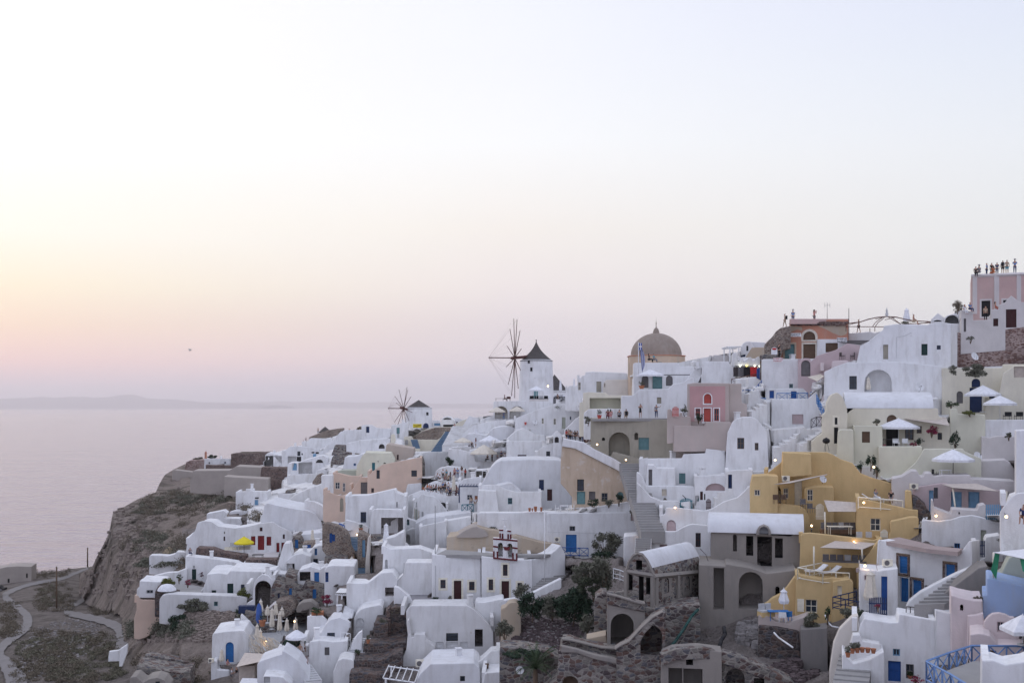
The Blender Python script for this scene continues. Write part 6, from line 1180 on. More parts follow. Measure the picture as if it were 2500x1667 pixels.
# ------- parasols, rails, plants and small things
def yat(x,y,Y,dy=0):u,v=px(x,y);return(D(u,v)-.4 if Y is None else Y)+dy
def parasol(x,ytop,yrim,hw,yb,label,Y=None,mat='canvas',sides=8,group=None,pole='whitep',dx=0):
 Y=yat(x,yb,Y);u,v=px(x,yb);b=P(u,v,Y);k=Y/F/FR[CF][2];R0=hw*k;z1=(yb-yrim)*k;z2=(yb-ytop)*k
 r=empty('parasol',b,label,'parasol',group);c=MB();c.lathe(b,[(R0,z1-.22),(R0*1.0,z1),(R0*.5,z1+(z2-z1)*.55),(.08,z2)],sides,False);c.lathe(b,[(R0*.985,z1-.2),(R0*.98,z1-.03),(R0*.5,z1+(z2-z1)*.5),(.06,z2-.06)],sides,False);c.build('canopy',mat,r)
 p=MB();p.bar(b,b+Vector((0,0,z2+.08)),.035,6);p.build('pole',pole,r)
 q=MB()
 for i in range(sides):a=2*math.pi*(i+.5)/sides;q.bar(b+Vector((0,0,z2-.12)),b+Vector((R0*.96*math.cos(a),R0*.96*math.sin(a),z1-.02)),.015,3)
 q.build('ribs',pole,r);s=MB();s.lathe(b,[(.32,0),(.3,.08),(.05,.1)],12);s.build('base','greyl',r);return r
def closed_parasol(x,yt,yc,yb,label,Y=None,mat='canvasc',group=None,w_=.2):
 Y=yat(x,yb,Y);u,v=px(x,yb);b=P(u,v,Y);k=Y/F/FR[CF][2];z2=(yb-yt)*k;z1=max(.3,(yb-yc)*k)
 r=empty('closed_parasol',b,label,'parasol',group);c=MB();n=12;vs=[];pr=[(w_*.9,z1),(w_*1.1,z1+.25),(w_*.75,z1+(z2-z1)*.55),(w_*.6,z2-.35),(w_*.75,z2-.25),(.03,z2)]
 for rr,z in pr:
  for i in range(n):a=2*math.pi*i/n;q=rr*(1 if i%2 else .72);vs.append(b+Vector((q*math.cos(a),q*math.sin(a),z)))
 c.add(vs,[(j*n+i,j*n+(i+1)%n,(j+1)*n+(i+1)%n,(j+1)*n+i)for j in range(len(pr)-1)for i in range(n)]);c.build('canopy',mat,r)
 p=MB();p.bar(b,b+Vector((0,0,z2+.1)),.035,6);p.build('pole','whitep',r);s=MB();s.lathe(b,[(.3,0),(.28,.08),(.05,.1)],10);s.build('base','greyl',r)
def rail(label,s,h,Ys,mat='blue2',X=True,step=1.1,r_=.028,mid=True,cat='railing'):
 """railing: s = top line in pixels, h metres high"""
 q=pts(s);Ys=Ys if isinstance(Ys,(list,tuple))else[Ys]*len(q);T=[P(u,v,y)for(u,v),y in zip(q,Ys)];dz=Vector((0,0,h));r=empty('railing',T[0]-dz,label,cat)
 a_=MB();b_=MB();c_=MB()
 for A,B in zip(T,T[1:]):
  a_.bar(A,B,r_*1.3,4);c_.bar(A-dz*.9,B-dz*.9,r_,4);n=max(1,round((B-A).length/step))
  if not X and mid:c_.bar(A-dz*.5,B-dz*.5,r_,4)
  for i in range(n+1):
   p=A+(B-A)*i/n;b_.bar(p,p-dz*1.05,r_*1.1,4)
   if X and i<n:p2=A+(B-A)*(i+1)/n;c_.bar(p,p2-dz*.9,r_*.8,4);c_.bar(p-dz*.9,p2,r_*.8,4)
 a_.build('handrail',mat,r);b_.build('posts',mat,r);c_.build('cross_bars' if X else 'lower_bars',mat,r);return r
def picket(label,s,mat,Y,n=7,peak=.12,cat='gate'):
 x0,y0,x1,y1=s;r=empty('picket_gate',P(*px((x0+x1)/2,y1),Y),label,cat);k=Y/F/FR[CF][2];m=MB();h=(y1-y0)*k;w_=(x1-x0)*k;o=P(*px(x0,y1),Y)
 for i in range(n):t=(i+.5)/n;m.box(o+Vector((w_*t,0,(h-peak*4*(t-.5)**2*2)/2)),(w_/n*.62,.03,h-peak*8*(t-.5)**2))
 m.build('pickets',mat,r);b=MB();[b.box(o+Vector((w_/2,.03,h*z)),(w_,.03,.07))for z in(.2,.7)];b.build('rails',mat,r)
def leaves(m,c,rad,n,size,squash=1.0,rng=R):
 for _ in range(n):
  th,ph=rng.uniform(0,6.283),math.acos(rng.uniform(-1,1));rr=rng.random()**.4
  d=Vector((math.sin(ph)*math.cos(th),math.sin(ph)*math.sin(th),math.cos(ph)))
  q=c+Vector((d.x*rad[0]*rr,d.y*rad[1]*rr,d.z*rad[2]*rr));a=Vector((rng.gauss(0,1),rng.gauss(0,1),rng.gauss(0,1))).normalized();b=a.cross(d+Vector((.01,.02,.3))).normalized();s=size*rng.uniform(.5,1.3)
  m.add([q-a*s,q+b*s*.45,q+a*s,q-b*s*.45],[(0,1,2,3)])
def bush(label,x,y,rx,ry,mat='leafd',Y=None,n=None,name='bush',cat='bush',group=None,dens=1.0,lumps=None,stem=True):
 u,v=px(x,y+ry);Y=yat(x,y+ry,Y);k=Y/F/FR[CF][2];RX,RZ=rx*k,ry*k;b=P(u,v,Y);r=empty(name,b,label,cat,group);m=MB();c=b+Vector((0,0,RZ))
 L_=lumps or max(9,min(60,int(RX*RZ*9)));tot=n or int(min(14000,max(160,RX*RZ*1250*dens)))
 rg=random.Random(int(x*7+y));size=max(.07,min(.2,.12*math.sqrt(max(RX,RZ))))
 for i in range(L_):
  a=rg.uniform(0,6.28);rr=math.sqrt(rg.random())*.78;q=c+Vector((RX*rr*math.cos(a),RX*.5*rg.uniform(-1,1),RZ*rr*math.sin(a)));f=rg.uniform(.22,.42)if RX>1.3 else rg.uniform(.34,.55)
  leaves(m,q,(RX*f,RX*f*.8,RZ*f),tot//L_,size,rng=rg)
 m.build('foliage',mat,r)
 if stem:
  s=MB()
  for i in range(4):s.bar(b-Vector((0,0,.3)),c+Vector((rg.uniform(-.5,.5)*RX,0,rg.uniform(-.1,.4)*RZ)),.05,5,.02)
  s.build('stem','stem',r)
 return r
def pot(x,y,w_,h,label,Y=None,mat='terracotta',plant=None,group=None,ph=1.2):
 Y=yat(x,y,Y);k=Y/F/FR[CF][2];b=P(*px(x,y),Y);r=empty('plant_pot',b,label,'plant pot',group);m=MB();m.lathe(b,[(w_*k*.32,0),(w_*k*.5,h*k*.85),(w_*k*.55,h*k),(w_*k*.45,h*k),(w_*k*.4,h*k*.9),(.01,h*k*.9)],14);m.build('pot',mat,r)
 if plant:f=MB();leaves(f,b+Vector((0,0,h*k*(1+ph*.5))),(w_*k*.6,w_*k*.5,h*k*ph*.6),110,.09);f.build('foliage',plant,r)
def dish(x,y,rd,label,Y,yaw=20,tilt=25,mat='whitep'):
 c=P(*px(x,y),Y);k=Y/F/FR[CF][2];R_=rd*k;a,t=math.radians(yaw),math.radians(tilt);n=Vector((math.sin(a)*math.cos(t),-math.cos(a)*math.cos(t),math.sin(t)));q=n.to_track_quat('Z','Y');r=empty('satellite_dish',c-Vector((0,0,R_)),label,'satellite dish')
 m=MB();N_=20;vs=[];pr=[(0.001,-R_*.22),(.5,-R_*.16),(1,0)]
 for f,z in pr:vs+=[c+q@Vector((R_*f*math.cos(2*math.pi*i/N_),R_*f*math.sin(2*math.pi*i/N_),z))for i in range(N_)]
 m.add(vs,[(j*N_+i,j*N_+(i+1)%N_,(j+1)*N_+(i+1)%N_,(j+1)*N_+i)for j in range(2)for i in range(N_)],True);m.build('reflector',mat,r)
 s=MB();s.bar(c+q@Vector((0,-R_,0)),c+n*R_*.8,.015,4);s.bar(c+n*R_*.8,c+n*R_*.95,.05,6);s.build('feed_arm','dmetal',r);g=MB();g.bar(c-n*R_*.2,c-n*R_*.3+Vector((0,.1,-R_*1.1)),.03,5);g.build('bracket','dmetal',r)
def aircon(x,y,w_,label,Y,rz=0):
 c=P(*px(x,y),Y);k=Y/F/FR[CF][2];W_=w_*k;r=empty('air_conditioner',c-Vector((0,0,W_*.35)),label,'air conditioner');m=MB();m.box(c,(W_,.35,W_*.7),rz);m.build('casing','creamp',r)
 f=MB();q=c+Vector((-W_*.12,-.18,0));f.add([q+Vector((W_*.28*math.cos(i*.5236),0,W_*.28*math.sin(i*.5236)))for i in range(12)],[tuple(range(12))]);f.build('fan_grille','greyd',r);b=MB();[b.box(c+Vector((s*W_*.35,0,-W_*.4)),(.06,.4,.12))for s in(-1,1)];b.build('feet','greyl',r)
def lamp(x,y,label,Y,mat='lampw',rad=.11):
 c=P(*px(x,y),Y);r=empty('wall_lamp',c,label,'lamp');m=MB();m.lathe(c,[(.01,-rad),(rad*.8,-rad*.6),(rad,0),(rad*.8,rad*.6),(.01,rad)],10);m.build('bulb',mat,r);b=MB();b.bar(c+Vector((0,.05,rad)),c+Vector((0,.3,rad+.1)),.03,5);b.build('bracket','dmetal',r)
 l_=bpy.data.lights.new('glow','POINT');l_.energy=5 if mat=='lampw' else 2;l_.color=(1,.62,.3)if mat=='lampw' else(1,.95,.7);l_.shadow_soft_size=rad;lo=bpy.data.objects.new('glow',l_);COL.objects.link(lo);lo.parent=r;lo.location=(0,-.35,0)
def sail(label,s,Ys,mat='tanvas',name='sun_sail',cat='awning',sag=.25,posts=()):
 q=[P(u,v,y)for(u,v),y in zip(pts(s),Ys)];r=empty(name,sum(q,Vector())/len(q),label,cat);m=MB();N_=8
 if len(q)==3:q=[q[0],q[1],q[2],q[2]*.999+q[0]*.001]
 vs=[]
 for i in range(N_+1):
  for j in range(N_+1):
   a,b=i/N_,j/N_;p=(q[0]*(1-a)+q[1]*a)*(1-b)+(q[3]*(1-a)+q[2]*a)*b;vs.append(p-Vector((0,0,sag*16*a*(1-a)*b*(1-b)*.5)))
 fs=[(i*(N_+1)+j,(i+1)*(N_+1)+j,(i+1)*(N_+1)+j+1,i*(N_+1)+j+1)for i in range(N_)for j in range(N_)];m.add(vs,fs,True);m.add([v_-Vector((0,0,.03))for v_ in vs],fs,True);m.build('cloth',mat,r)
 for x0,y0,x1,y1,Y in posts:p=MB();p.bar(P(*px(x0,y0),Y),P(*px(x1,y1),Y),.07,6);p.build('post','creamp',r)
def chair(x,y,label,Y,mat='whitep',rz=0,group=None,h=.85,name='chair',cat='chair',w_=.5):
 Y=yat(x,y,Y);b=P(*px(x,y),Y);r=empty(name,b,label,cat,group);a=math.radians(rz);Q=lambda p:b+Vector((p[0]*math.cos(a)-p[1]*math.sin(a),p[0]*math.sin(a)+p[1]*math.cos(a),p[2]))
 m=MB();m.box(Q((0,0,.43)),(w_,.46,.05),a);m.build('seat',mat,r);m=MB();m.box(Q((0,.22,.66)),(w_,.04,.4),a);m.build('backrest',mat,r)
 for sx in(-1,1):
  for sy in(-1,1):l=MB();l.bar(Q((sx*w_*.44,sy*.2,0)),Q((sx*w_*.44,sy*.2,h if sy>0 else .62)),.02,4);l.build('leg',mat,r)
def table(x,y,label,Y,mat='whitep',w_=1.0,d=.7,rz=0,h=.74):
 Y=yat(x,y,Y);b=P(*px(x,y),Y);r=empty('table',b,label,'table');a=math.radians(rz);m=MB();m.box(b+Vector((0,0,h)),(w_,d,.05),a);m.build('tabletop',mat,r)
 for sx in(-1,1):
  for sy in(-1,1):l=MB();o=Vector((sx*w_*.42,sy*d*.4,0));o=Vector((o.x*math.cos(a)-o.y*math.sin(a),o.x*math.sin(a)+o.y*math.cos(a),0));l.bar(b+o,b+o+Vector((0,0,h)),.03,4);l.build('leg',mat,r)
def lounger(x,y,label,Y,mat='whitep',rz=0,group=None):
 b=P(*px(x,y),yat(x,y,Y));r=empty('sun_lounger',b,label,'sun lounger',group);a=math.radians(rz);Q=lambda p:b+Vector((p[0]*math.cos(a)-p[1]*math.sin(a),p[0]*math.sin(a)+p[1]*math.cos(a),p[2]));s=MB();s.add([Q((-.95,-.32,.36)),Q((.3,-.32,.36)),Q((.3,.32,.36)),Q((-.95,.32,.36)),Q((-.95,-.32,.26)),Q((.3,-.32,.26)),Q((.3,.32,.26)),Q((-.95,.32,.26))],[(0,1,2,3),(4,7,6,5),(0,4,5,1),(1,5,6,2),(2,6,7,3),(3,7,4,0)]);s.build('mattress',mat,r)
 t=MB();t.add([Q((.3,-.32,.36)),Q((.95,-.32,.8)),Q((.95,.32,.8)),Q((.3,.32,.36)),Q((.32,-.32,.28)),Q((.99,-.32,.72)),Q((.99,.32,.72)),Q((.32,.32,.28))],[(0,1,2,3),(4,7,6,5),(0,4,5,1),(1,5,6,2),(2,6,7,3),(3,7,4,0)]);t.build('backrest',mat,r)
 for sx in(-.85,.4):
  for sy in(-.28,.28):l=MB();l.bar(Q((sx,sy,0)),Q((sx,sy,.28)),.03,4);l.build('leg',mat,r)
def board(name,label,x0,y0,x1,y1,Y,text,tcol,mat='whitep',cat='sign',lines=1,pole=None):
 pl=Plane(px((x0+x1)/2,0)[0],Y,auto_yaw(px(x0,0)[0]));a,b=pl.to(*px(x0,y1)),pl.to(*px(x1,y0));r=empty(name,pl.w(((a[0]+b[0])/2,a[1])),label,cat);ang=math.atan2(pl.d.y,pl.d.x);w_,h=b[0]-a[0],b[1]-a[1];m=MB();m.box(pl.w(((a[0]+b[0])/2,(a[1]+b[1])/2)),(w_,.06,h),ang);m.build('panel',mat,r)
 T=text.split('|');n=len(T)
 for i,t in enumerate(T):
  c=bpy.data.curves.new('lettering','FONT');c.body=t;c.align_x='CENTER';c.align_y='CENTER';c.size=1;c.extrude=.01;c.offset=0;o=bpy.data.objects.new('lettering',c);COL.objects.link(o);me=bpy.data.meshes.new_from_object(o.evaluated_get(bpy.context.evaluated_depsgraph_get()));bpy.data.objects.remove(o)
  xs=[v_.co.x for v_ in me.vertices];ys=[v_.co.y for v_ in me.vertices];sx=w_*.92/(max(xs)-min(xs));sy=h/n*.74/(max(ys)-min(ys));cy=(max(ys)+min(ys))/2;cx=(max(xs)+min(xs))/2
  me.materials.clear();me.materials.append(MATS[tcol]);o=bpy.data.objects.new('lettering',me);COL.objects.link(o);o.parent=r
  for v_ in me.vertices:q=pl.w(((a[0]+b[0])/2+(v_.co.x-cx)*sx,(a[1]+b[1])/2+h*((n-1)/2-i)/n+(v_.co.y-cy)*sy),-.04-v_.co.z*.5);v_.co=q-r.location
 if pole:p=MB();p.bar(P(*px(*pole[:2]),Y+.06),P(*px(*pole[2:]),Y+.06),.04,6);p.build('pole','metal',r)
 return r
def pole(name,label,x,yt,yb,Y,rad,mat,cat,arms=()):
 a,b=P(*px(x,yb),Y),P(*px(x,yt),Y);m=MB();m.bar(a,b,rad,7,rad*.8)
 for x0,y0,x1,y1 in arms:m.bar(P(*px(x0,y0),Y),P(*px(x1,y1),Y),rad*.6,4)
 return tag(m.build(name,mat,at=a),label,cat)
# ------- placing them
plain('flagblue',(.03,.08,.36),.8);plain('lblue2',(.16,.27,.50),.6)
U_='open parasols of the terraces'
fr(9)
parasol(960,1430,1490,130,1600,'beige parasol in front of the left windmill arch',216.5,'canvasc',group=U_)
parasol(1245,1420,1478,122,1600,'beige parasol in front of the right windmill arch',216,'canvasc',group=U_)
parasol(1522,1132,1185,122,1345,'white parasol at the foot of the large windmill',208,group=U_)
fr(10)
parasol(470,515,570,130,690,'cream parasol with red chairs on the upper restaurant terrace',195,'canvasc',group=U_)
parasol(855,488,560,160,680,'white parasol beside the white domed house',193,group=U_)
parasol(770,618,735,205,862,'large cream parasol shading a table of dark dressed diners',187,'canvasc',group=U_)
parasol(1010,645,700,120,840,'white parasol half behind the large cream one',189,group=U_)
fr(4)
parasol(1295,358,425,113,552,'bright yellow parasol on the terrace with maroon doors',163.5,'yellow',10,pole='dmetal')
parasol(435,472,540,74,590,'round thatched parasol on the cliff slope',184,'thatch',12,pole='wood')
fr(3);parasol(1852,430,490,72,520,'dark domed thatched parasol on the ridge',351,'roofd',12,pole='wood')
fr(5);parasol(1170,885,968,138,1240,'white parasol above the agaves bottom left',109.5,'canvas',10,pole='dmetal')
fr(7);parasol(1080,1145,1262,180,1420,'big sagging cream parasol below the fabric lounge',146.5,'canvasc')
fr(12);parasol(1085,640,705,178,888,'white parasol on the terrace of arched glazed doors',144.5,group=U_)
fr(18)
parasol(965,640,730,225,950,'broad white parasol by the arched brown doorway of the cream house',112,group=U_)
parasol(1895,275,372,190,570,'white parasol before the tall dark blue door',116.5,group=U_)
parasol(2085,388,472,172,655,'white parasol with a scalloped rim on the right terrace',112.5,group=U_)
parasol(1568,980,1088,222,1315,'big ribbed white parasol over the mauve terrace',101.8,'canvas',8,group=U_,pole='dmetal')
fr(22);parasol(2330,590,790,330,1020,'large white parasol cut by the right edge over the pink house',64,'canvas',4)
C_='closed cream parasols of the driftwood terrace'
fr(5)
for x,a,b,c_,l in[(715,500,650,700,'behind the blue cloth'),(800,580,700,800,'against the brown stone roof'),(858,610,865,880,'in the middle of the group, long one'),(905,540,695,760,'tallest one near the grey dome'),(985,600,715,780,'rightmost of the stone roof row'),(955,660,890,945,'in front of the row on the grey mat'),(1048,745,900,960,'left of the lit lamp'),(1160,735,890,960,'right beside the lit lamp'),(668,815,985,1115,'pinkish one at the driftwood pile'),(710,880,1050,1185,'yellowish one at the driftwood pile')]:
 closed_parasol(x,a,b,c_,'closed cream parasol '+l,121+(1190-c_)*.018,group=C_,w_=.3)
closed_parasol(215,1130,1285,1390,'closed cream parasol beside the bright blue chapel door',121,w_=.28)
closed_parasol(1165,-60,100,180,'closed cream parasol on the white studio terrace',149.5,w_=.3)
fr(7);closed_parasol(1132,925,1205,1260,'closed white parasol at the brown garden chairs',143.5,'canvas',w_=.45);closed_parasol(640,1405,1600,1640,'tall closed cream parasol beside the slate blue stairs',141,w_=.45);closed_parasol(75,1010,1180,1250,'closed cream parasol on the stone barrel house',158,w_=.28)
fr(9);closed_parasol(1870,1045,1190,1260,'closed white parasol left of the angular white house',205,'canvas',w_=.3);closed_parasol(2065,1018,1170,1250,'slim closed white parasol beside the angular white house',204,'canvas',w_=.25)
fr(20);closed_parasol(533,485,655,790,'closed white parasol with frilled top above the blue table',90.5,'canvas',w_=.42);closed_parasol(1527,285,640,660,'large closed cream striped parasol against the white annex',83,'canvasc',w_=.5)
fr(17);closed_parasol(665,780,960,1010,'closed white parasol on the skyline roof terrace',131,'canvas',w_=.4)
fr(18);closed_parasol(632,182,345,350,'closed cream parasol inside the deep arched loggia',124,w_=.28)
fr(10);closed_parasol(340,1060,1290,1300,'closed cream parasol among the crowd',170.5,w_=.35)
fr(3);closed_parasol(1023,752,835,885,'closed cream parasol between the far loungers',358,w_=.4)
fr(22)
rail('pale blue cross braced railing around the bottom right terrace','950,1250 1275,1130 1600,1030 2349,1035 2900,1040',1.12,[60.5,62,64,64,64],'lblue2',r_=.05,step=1.15)
rail('white blue stair side of the cross braced railing','950,1255 1300,1440 1560,1600 1800,1760',1.12,[60.5,56.5,54,52],'lblue2',r_=.05,step=1.2)
fr(13);rail('dark blue balcony railing before the blue door','95,1345 405,1352',.95,122.5,'blue',step=1.0,r_=.035)
slab('balcony','95,1425 405,1432 400,1400 110,1395','floorg',(405,1435,122.4),'grey balcony slab of the blue door','balcony',th=.15)
rail('dark metal handrail of the steps by the teal shutters','1412,672 1525,780',1.0,[119,118.2],'dmetal',X=False)
fr(16)
rail('blue cross braced railing of the lower white house terrace','860,1408 1305,1404',.95,128.8,'blue2',step=1.1)
rail('short blue railing at the top of the shop stairs','370,1360 488,1360',1.0,131,'blue',step=1.2)
rail('blue stair railing climbing to the souvenir shop','515,1372 640,1230 705,1150',1.1,[130,132,133],'blue',step=.9)
rail('blue railing below the souvenir shop stairs','488,1478 700,1478',.95,129.5,'blue2',step=1.0)
rail('brown cross braced railing under the lit souvenir shop','210,1205 565,1132',1.15,[139.5,137.5],'rust',step=1.1,r_=.035)
rail('short blue railing right of the white gate pier','1345,1392 1410,1388',.95,128,'blue2',step=.9)
fr(10);rail('teal patterned balcony railing beneath the blue pergola','455,1478 620,1470',1.1,159.8,'teal',step=.7,r_=.05)
pergola('dark blue slatted pergola over the small shop balcony','415,1215 705,1215',[(418,1450),(697,1280)],159,3.5,mat='navy')
fr(20);rail('cream railing around the white loungers on the ochre block','1065,170 692,245 980,295 1285,308',.95,[95.5,91.6,91.4,91.4],'creamp',X=False,r_=.04,mid=False,step=1.4)
rail('dark blue railing beside the annex stair','1365,515 1095,580 1530,660',.9,[88,85.5,84],'navy',X=False,r_=.035)
fr(19);rail('cream railing of the lounger terrace on the ochre house','1625,722 2135,762',.95,97.6,'creamp',X=False,r_=.045,mid=False,step=2.2)
fr(14);rail('white rope railing beside the stone barrel house','1555,105 1640,125 1700,152',.9,[99,98.6,98.3],'whitep',X=False)
fr(18);rail('bright blue stair railing left of the cream gable','60,372 150,560',1.0,[122,118],'blue2',step=.8);rail('grey blue railing of the shaded yard beside the cream gable','0,650 60,622 120,625',1.0,117,'dmetal',step=1)
fr(4);rail('royal blue railing on the stone terrace under the barrel roof','1985,450 2065,490',1.1,157.5,'blue',step=.8,r_=.05)
fr(7);rail('blue plank fence along the cobbled lane','460,925 560,965 600,1000',.9,[157,156,155.5],'blue',X=False,step=.35,r_=.07);rail('blue railing on the stone terrace with a sitter','410,1370 470,1375',1.5,148,'blue',step=.7,r_=.06);rail('thin metal railing by the brown garden chairs','1150,1225 1240,1215',.9,143,'metal',X=False)
fr(8);rail('white metal railing of the lattice gate roof','175,885 300,905',1.3,111,'whitep',X=False);rail('grey criss cross railing at the closed cream parasol','300,205 455,160',.9,[135,138],'metal')
fr(6);rail('white terrace balustrade of the sunset ridge','520,965 690,965',.6,299,'whitep',X=False)
fr(12);picket('red pointed picket gate in the low pink wall',(1365,1108,1450,1237),'coral',122.3)
fr(13);picket('teal blue pointed picket gate of the white courtyard',(1457,778,1603,905),'teal',115.6,11);picket('dark brown plank gate beside the teal picket gate',(1757,785,1815,915),'maroon',115,6)
fr(19);picket('cream pointed picket gate on the ochre stairs',(1137,795,1232,978),'creamp',101.8,8);picket('small cream picket gate beside the pinkish roof',(1878,1090,1965,1190),'creamp',94.5,7)
fr(21);picket('dark navy slatted gate on the right',(1678,700,1790,938),'navy',84.8,5,0);picket('pale blue double gate with crossed panels',(1800,182,2025,400),'lblue',91.5,8,0)
fr(22);picket('black and blue wrought iron gate with red flowers',(125,335,390,640),'navy',79.5,9,.05);rail('small black iron railing by the satellite dish','660,470 780,478',1.1,77.5,'dmetal',X=False,step=.35)
fr(19)
sail('long thin grey sun sail stretched across the ochre courtyard','650,575 1270,455 1260,465 835,560',[104,104.5,103,102],sag=.1)
sail('beige sun sail over the striped cushion bench','1230,755 1600,780 1600,885 1280,885',[102,100,98.2,98.2],posts=[(1240,890,1245,1140,98.2)])
sail('grey sun sail over the grey corner sofa','1390,1208 1835,1250 1675,1318 1185,1297',[97,95,92,92],posts=[(1115,1285,1115,1560,92),(1665,1315,1672,1430,92)])
fr(18)
sail('beige awning stretched over the lower mauve house doors','1440,1362 1830,1352 2070,1442 1565,1402',[99,99,95,95],posts=[(1565,1402,1600,1700,95.5),(2160,1440,2165,1700,95.5)])
sail('cream shade cloth over the bougainvillea terrace','1020,640 1300,618 1490,625 1525,718',[112.5,112.8,112,108.5])
fr(5)
sail('sloping beige canopy of the bottom left kiosk','400,1360 510,1178 945,1200 690,1295',[112.5,117,115,111],'tanvas',sag=.1)
sail('striped white pergola cloth at the bottom left edge','440,1568 480,1500 730,1505 700,1568',[107,110,110,107],'canvas')
fr(7);sail('white awning of the fabric lounge','960,800 1250,800 1400,905 1240,912',[167.5,167.5,163,163],'canvas',posts=[(1262,912,1262,1095,163)])
fr(16);sail('cream awning tucked beside the mauve pink wall','1300,1175 1490,1130 1540,1165 1440,1235',[127.5,127.5,125,125],'canvasc');sail('dark rolled awning under the right mini market sign','1770,680 1880,650 2200,650 2060,710',[133,133.5,133,131],'dmetal',sag=.05,posts=[(1876,700,1885,930,132)])
fr(3);sail('pale grey awning of the canopied castle house','1530,850 1700,790 1760,770 1700,840',[323,325,325,322],'greyl')
fr(21);sail('white flat awning at the right edge above the green curtain','1900,865 2349,820 2700,820 2349,960',[72.5,73,72,68],'canvas',sag=.05,posts=[(1912,870,1912,1230,72)])
sail('sheer green curtain tied at the terrace corner','1935,880 2000,890 1950,1250 1875,1120',[72,72,71.5,71.5],'greenc',name='curtain',cat='curtain');sail('green curtain swag at the right edge','2290,950 2349,960 2600,1250 2330,1130',[69,69,68.5,68.5],'greenc',name='curtain',cat='curtain')
fr(8)
pergola('white timber pergola frame on the foreground roof','740,1500 1165,1560',[(775,1640),(1160,1640)],99.5,4.5,n=5,cover=None)
pergola('small white louvred lean-to by the white stair','105,390 270,395',[(130,690),(188,680)],121,3,n=6,cover='whitep')
fr(16);pergola('white timber pergola by the small barrel vaulted house','155,750 370,745',[(188,970),(315,900)],147,4,n=8)
fr(4);pergola('flat white canopy in front of the blue door','1925,770 2060,768',[(1995,860)],146.5,3,cover='whitep')
fr(7);dish(1405,725,62,'big white satellite dish on the white roof',170,30,40)
fr(10);dish(1502,290,40,'round white satellite dish on the stepped white wall',195.5)
fr(17);dish(1645,1465,62,'pale satellite dish on the pink rubble wall',125.5)
fr(18);dish(1200,290,48,'pale satellite dish on the big white house',121.5,0,10);dish(1842,1052,52,'white satellite dish behind the big ribbed parasol',104)
fr(19);dish(1222,513,45,'white satellite dish on the ochre wall',104.8)
fr(20);dish(2150,745,58,'grey satellite dish by the concrete steps',77,10)
fr(14);dish(362,1400,52,'white satellite dish by the palm',92,10)
fr(8);dish(652,355,32,'small dish with antenna arms on the white wall',121.4)
fr(11);aircon(2120,680,85,'air conditioner on the white wall by the blue balcony',126)
fr(8);aircon(1240,1300,130,'air conditioner on the foreground white buttress',106)
fr(21);aircon(390,1015,135,'air conditioner on the pinkish annex roof',84.6)
fr(18);aircon(1135,1385,85,'air conditioner on the mauve terrace parapet',100)
fr(19);aircon(790,505,85,'air conditioner on the ochre wall under the sail',105.5)
fr(5);aircon(80,1275,66,'air conditioner on the corner of the blue door chapel',119.8)
for f_,x,y,l,Y in[(13,507,163,'lit lamp on the olive house corner',127),(13,838,340,'lit lamp on the olive ramp wall',128.6),(13,1402,888,'lit lamp on the sweeping white parapet',111.4),(13,992,1183,'glowing lamp at the foot of the cobbled lane',112),(13,1075,1388,'lit lamp on the barrel roof steps',107.5),(19,670,295,'lit lamp beside the ochre roof',106.4),(19,1803,375,'glowing lamp in the potted shrubs',106),(19,1688,783,'lit lamp under the lounger terrace railing',97.3),(19,1088,1048,'low lit lamp on the ochre stairs',100),(19,1575,1230,'lit lamp above the grey sun sail',96),(19,1700,1508,'lit lamp on the pinkish annex roof',84),(7,715,1083,'lit lamp at the top of the slate blue stairs',153.5),(7,710,1488,'lit lamp at the middle of the slate blue stairs',143.5),(5,1640,328,'lit lamp by the royal blue window',145),(5,1908,200,'lit lamp under the tall closed parasol',139),(5,1145,778,'warm lamp at the closed parasols',122.5),(5,780,1035,'warm lamp on the driftwood pile',120.5),(21,1088,345,'lit lamp on the pale lane wall',93.5),(21,2095,357,'lit lamp on the bright white steps',76.4),(9,1690,1130,'lit lamp beside the windmill parasol',209),(3,1203,765,'lit lamp on the castle veranda',351)]:
 fr(f_);lamp(x,y,l,Y,rad=.1*max(1,Y/130))
fr(16)
for x,m_,l in((335,'lampc','white shop lamp, leftmost of the lit four'),(430,'lampy','yellow shop lamp among the lit four'),(540,'lampc','white shop lamp right of the yellow one'),(618,'lampc','white shop lamp at the right end of the row')):lamp(x,1015,l,141,m_,.16)
board('shop_sign','long white MINI-MARKET sign on the terracotta wall',955,545,1208,600,134.6,'MINI-MARKET','dark')
board('shop_sign','white sign with navy MINI MARKET at the right corner',1722,610,1868,692,133,'MINI|MARKET','dark')
board('shop_sign','white sign with red MINI MARKET letters on the parapet',808,898,948,962,130.8,'MINI|MARKET','redcl',pole=(850,850,850,900))
def ice_sign():
 fr(16);pl=Plane(px(825,0)[0],131.5,0);hp=hole_poly(pl,'a',782,748,868,852);r=empty('ice_cream_sign',pl.w(hp[0]),'round topped white ice cream sign with a red oval on a post','sign');m=MB();poly_face(m,pl,hp,0);ring_strip(m,pl,hp,hp,0,.08);poly_face(m,pl,hp,.08);m.build('panel','whitep',r)
 c=pl.to(*px(824,774));o=MB();o.add([pl.w((c[0]+.28*math.cos(i*.5236),c[1]+.13*math.sin(i*.5236)),-.02)for i in range(12)],[tuple(range(12))]);o.build('red_oval','redcl',r);p=MB();p.bar(P(*px(848,850),131.6),P(*px(848,905),131.6),.04,6);p.build('post','metal',r)
ice_sign()
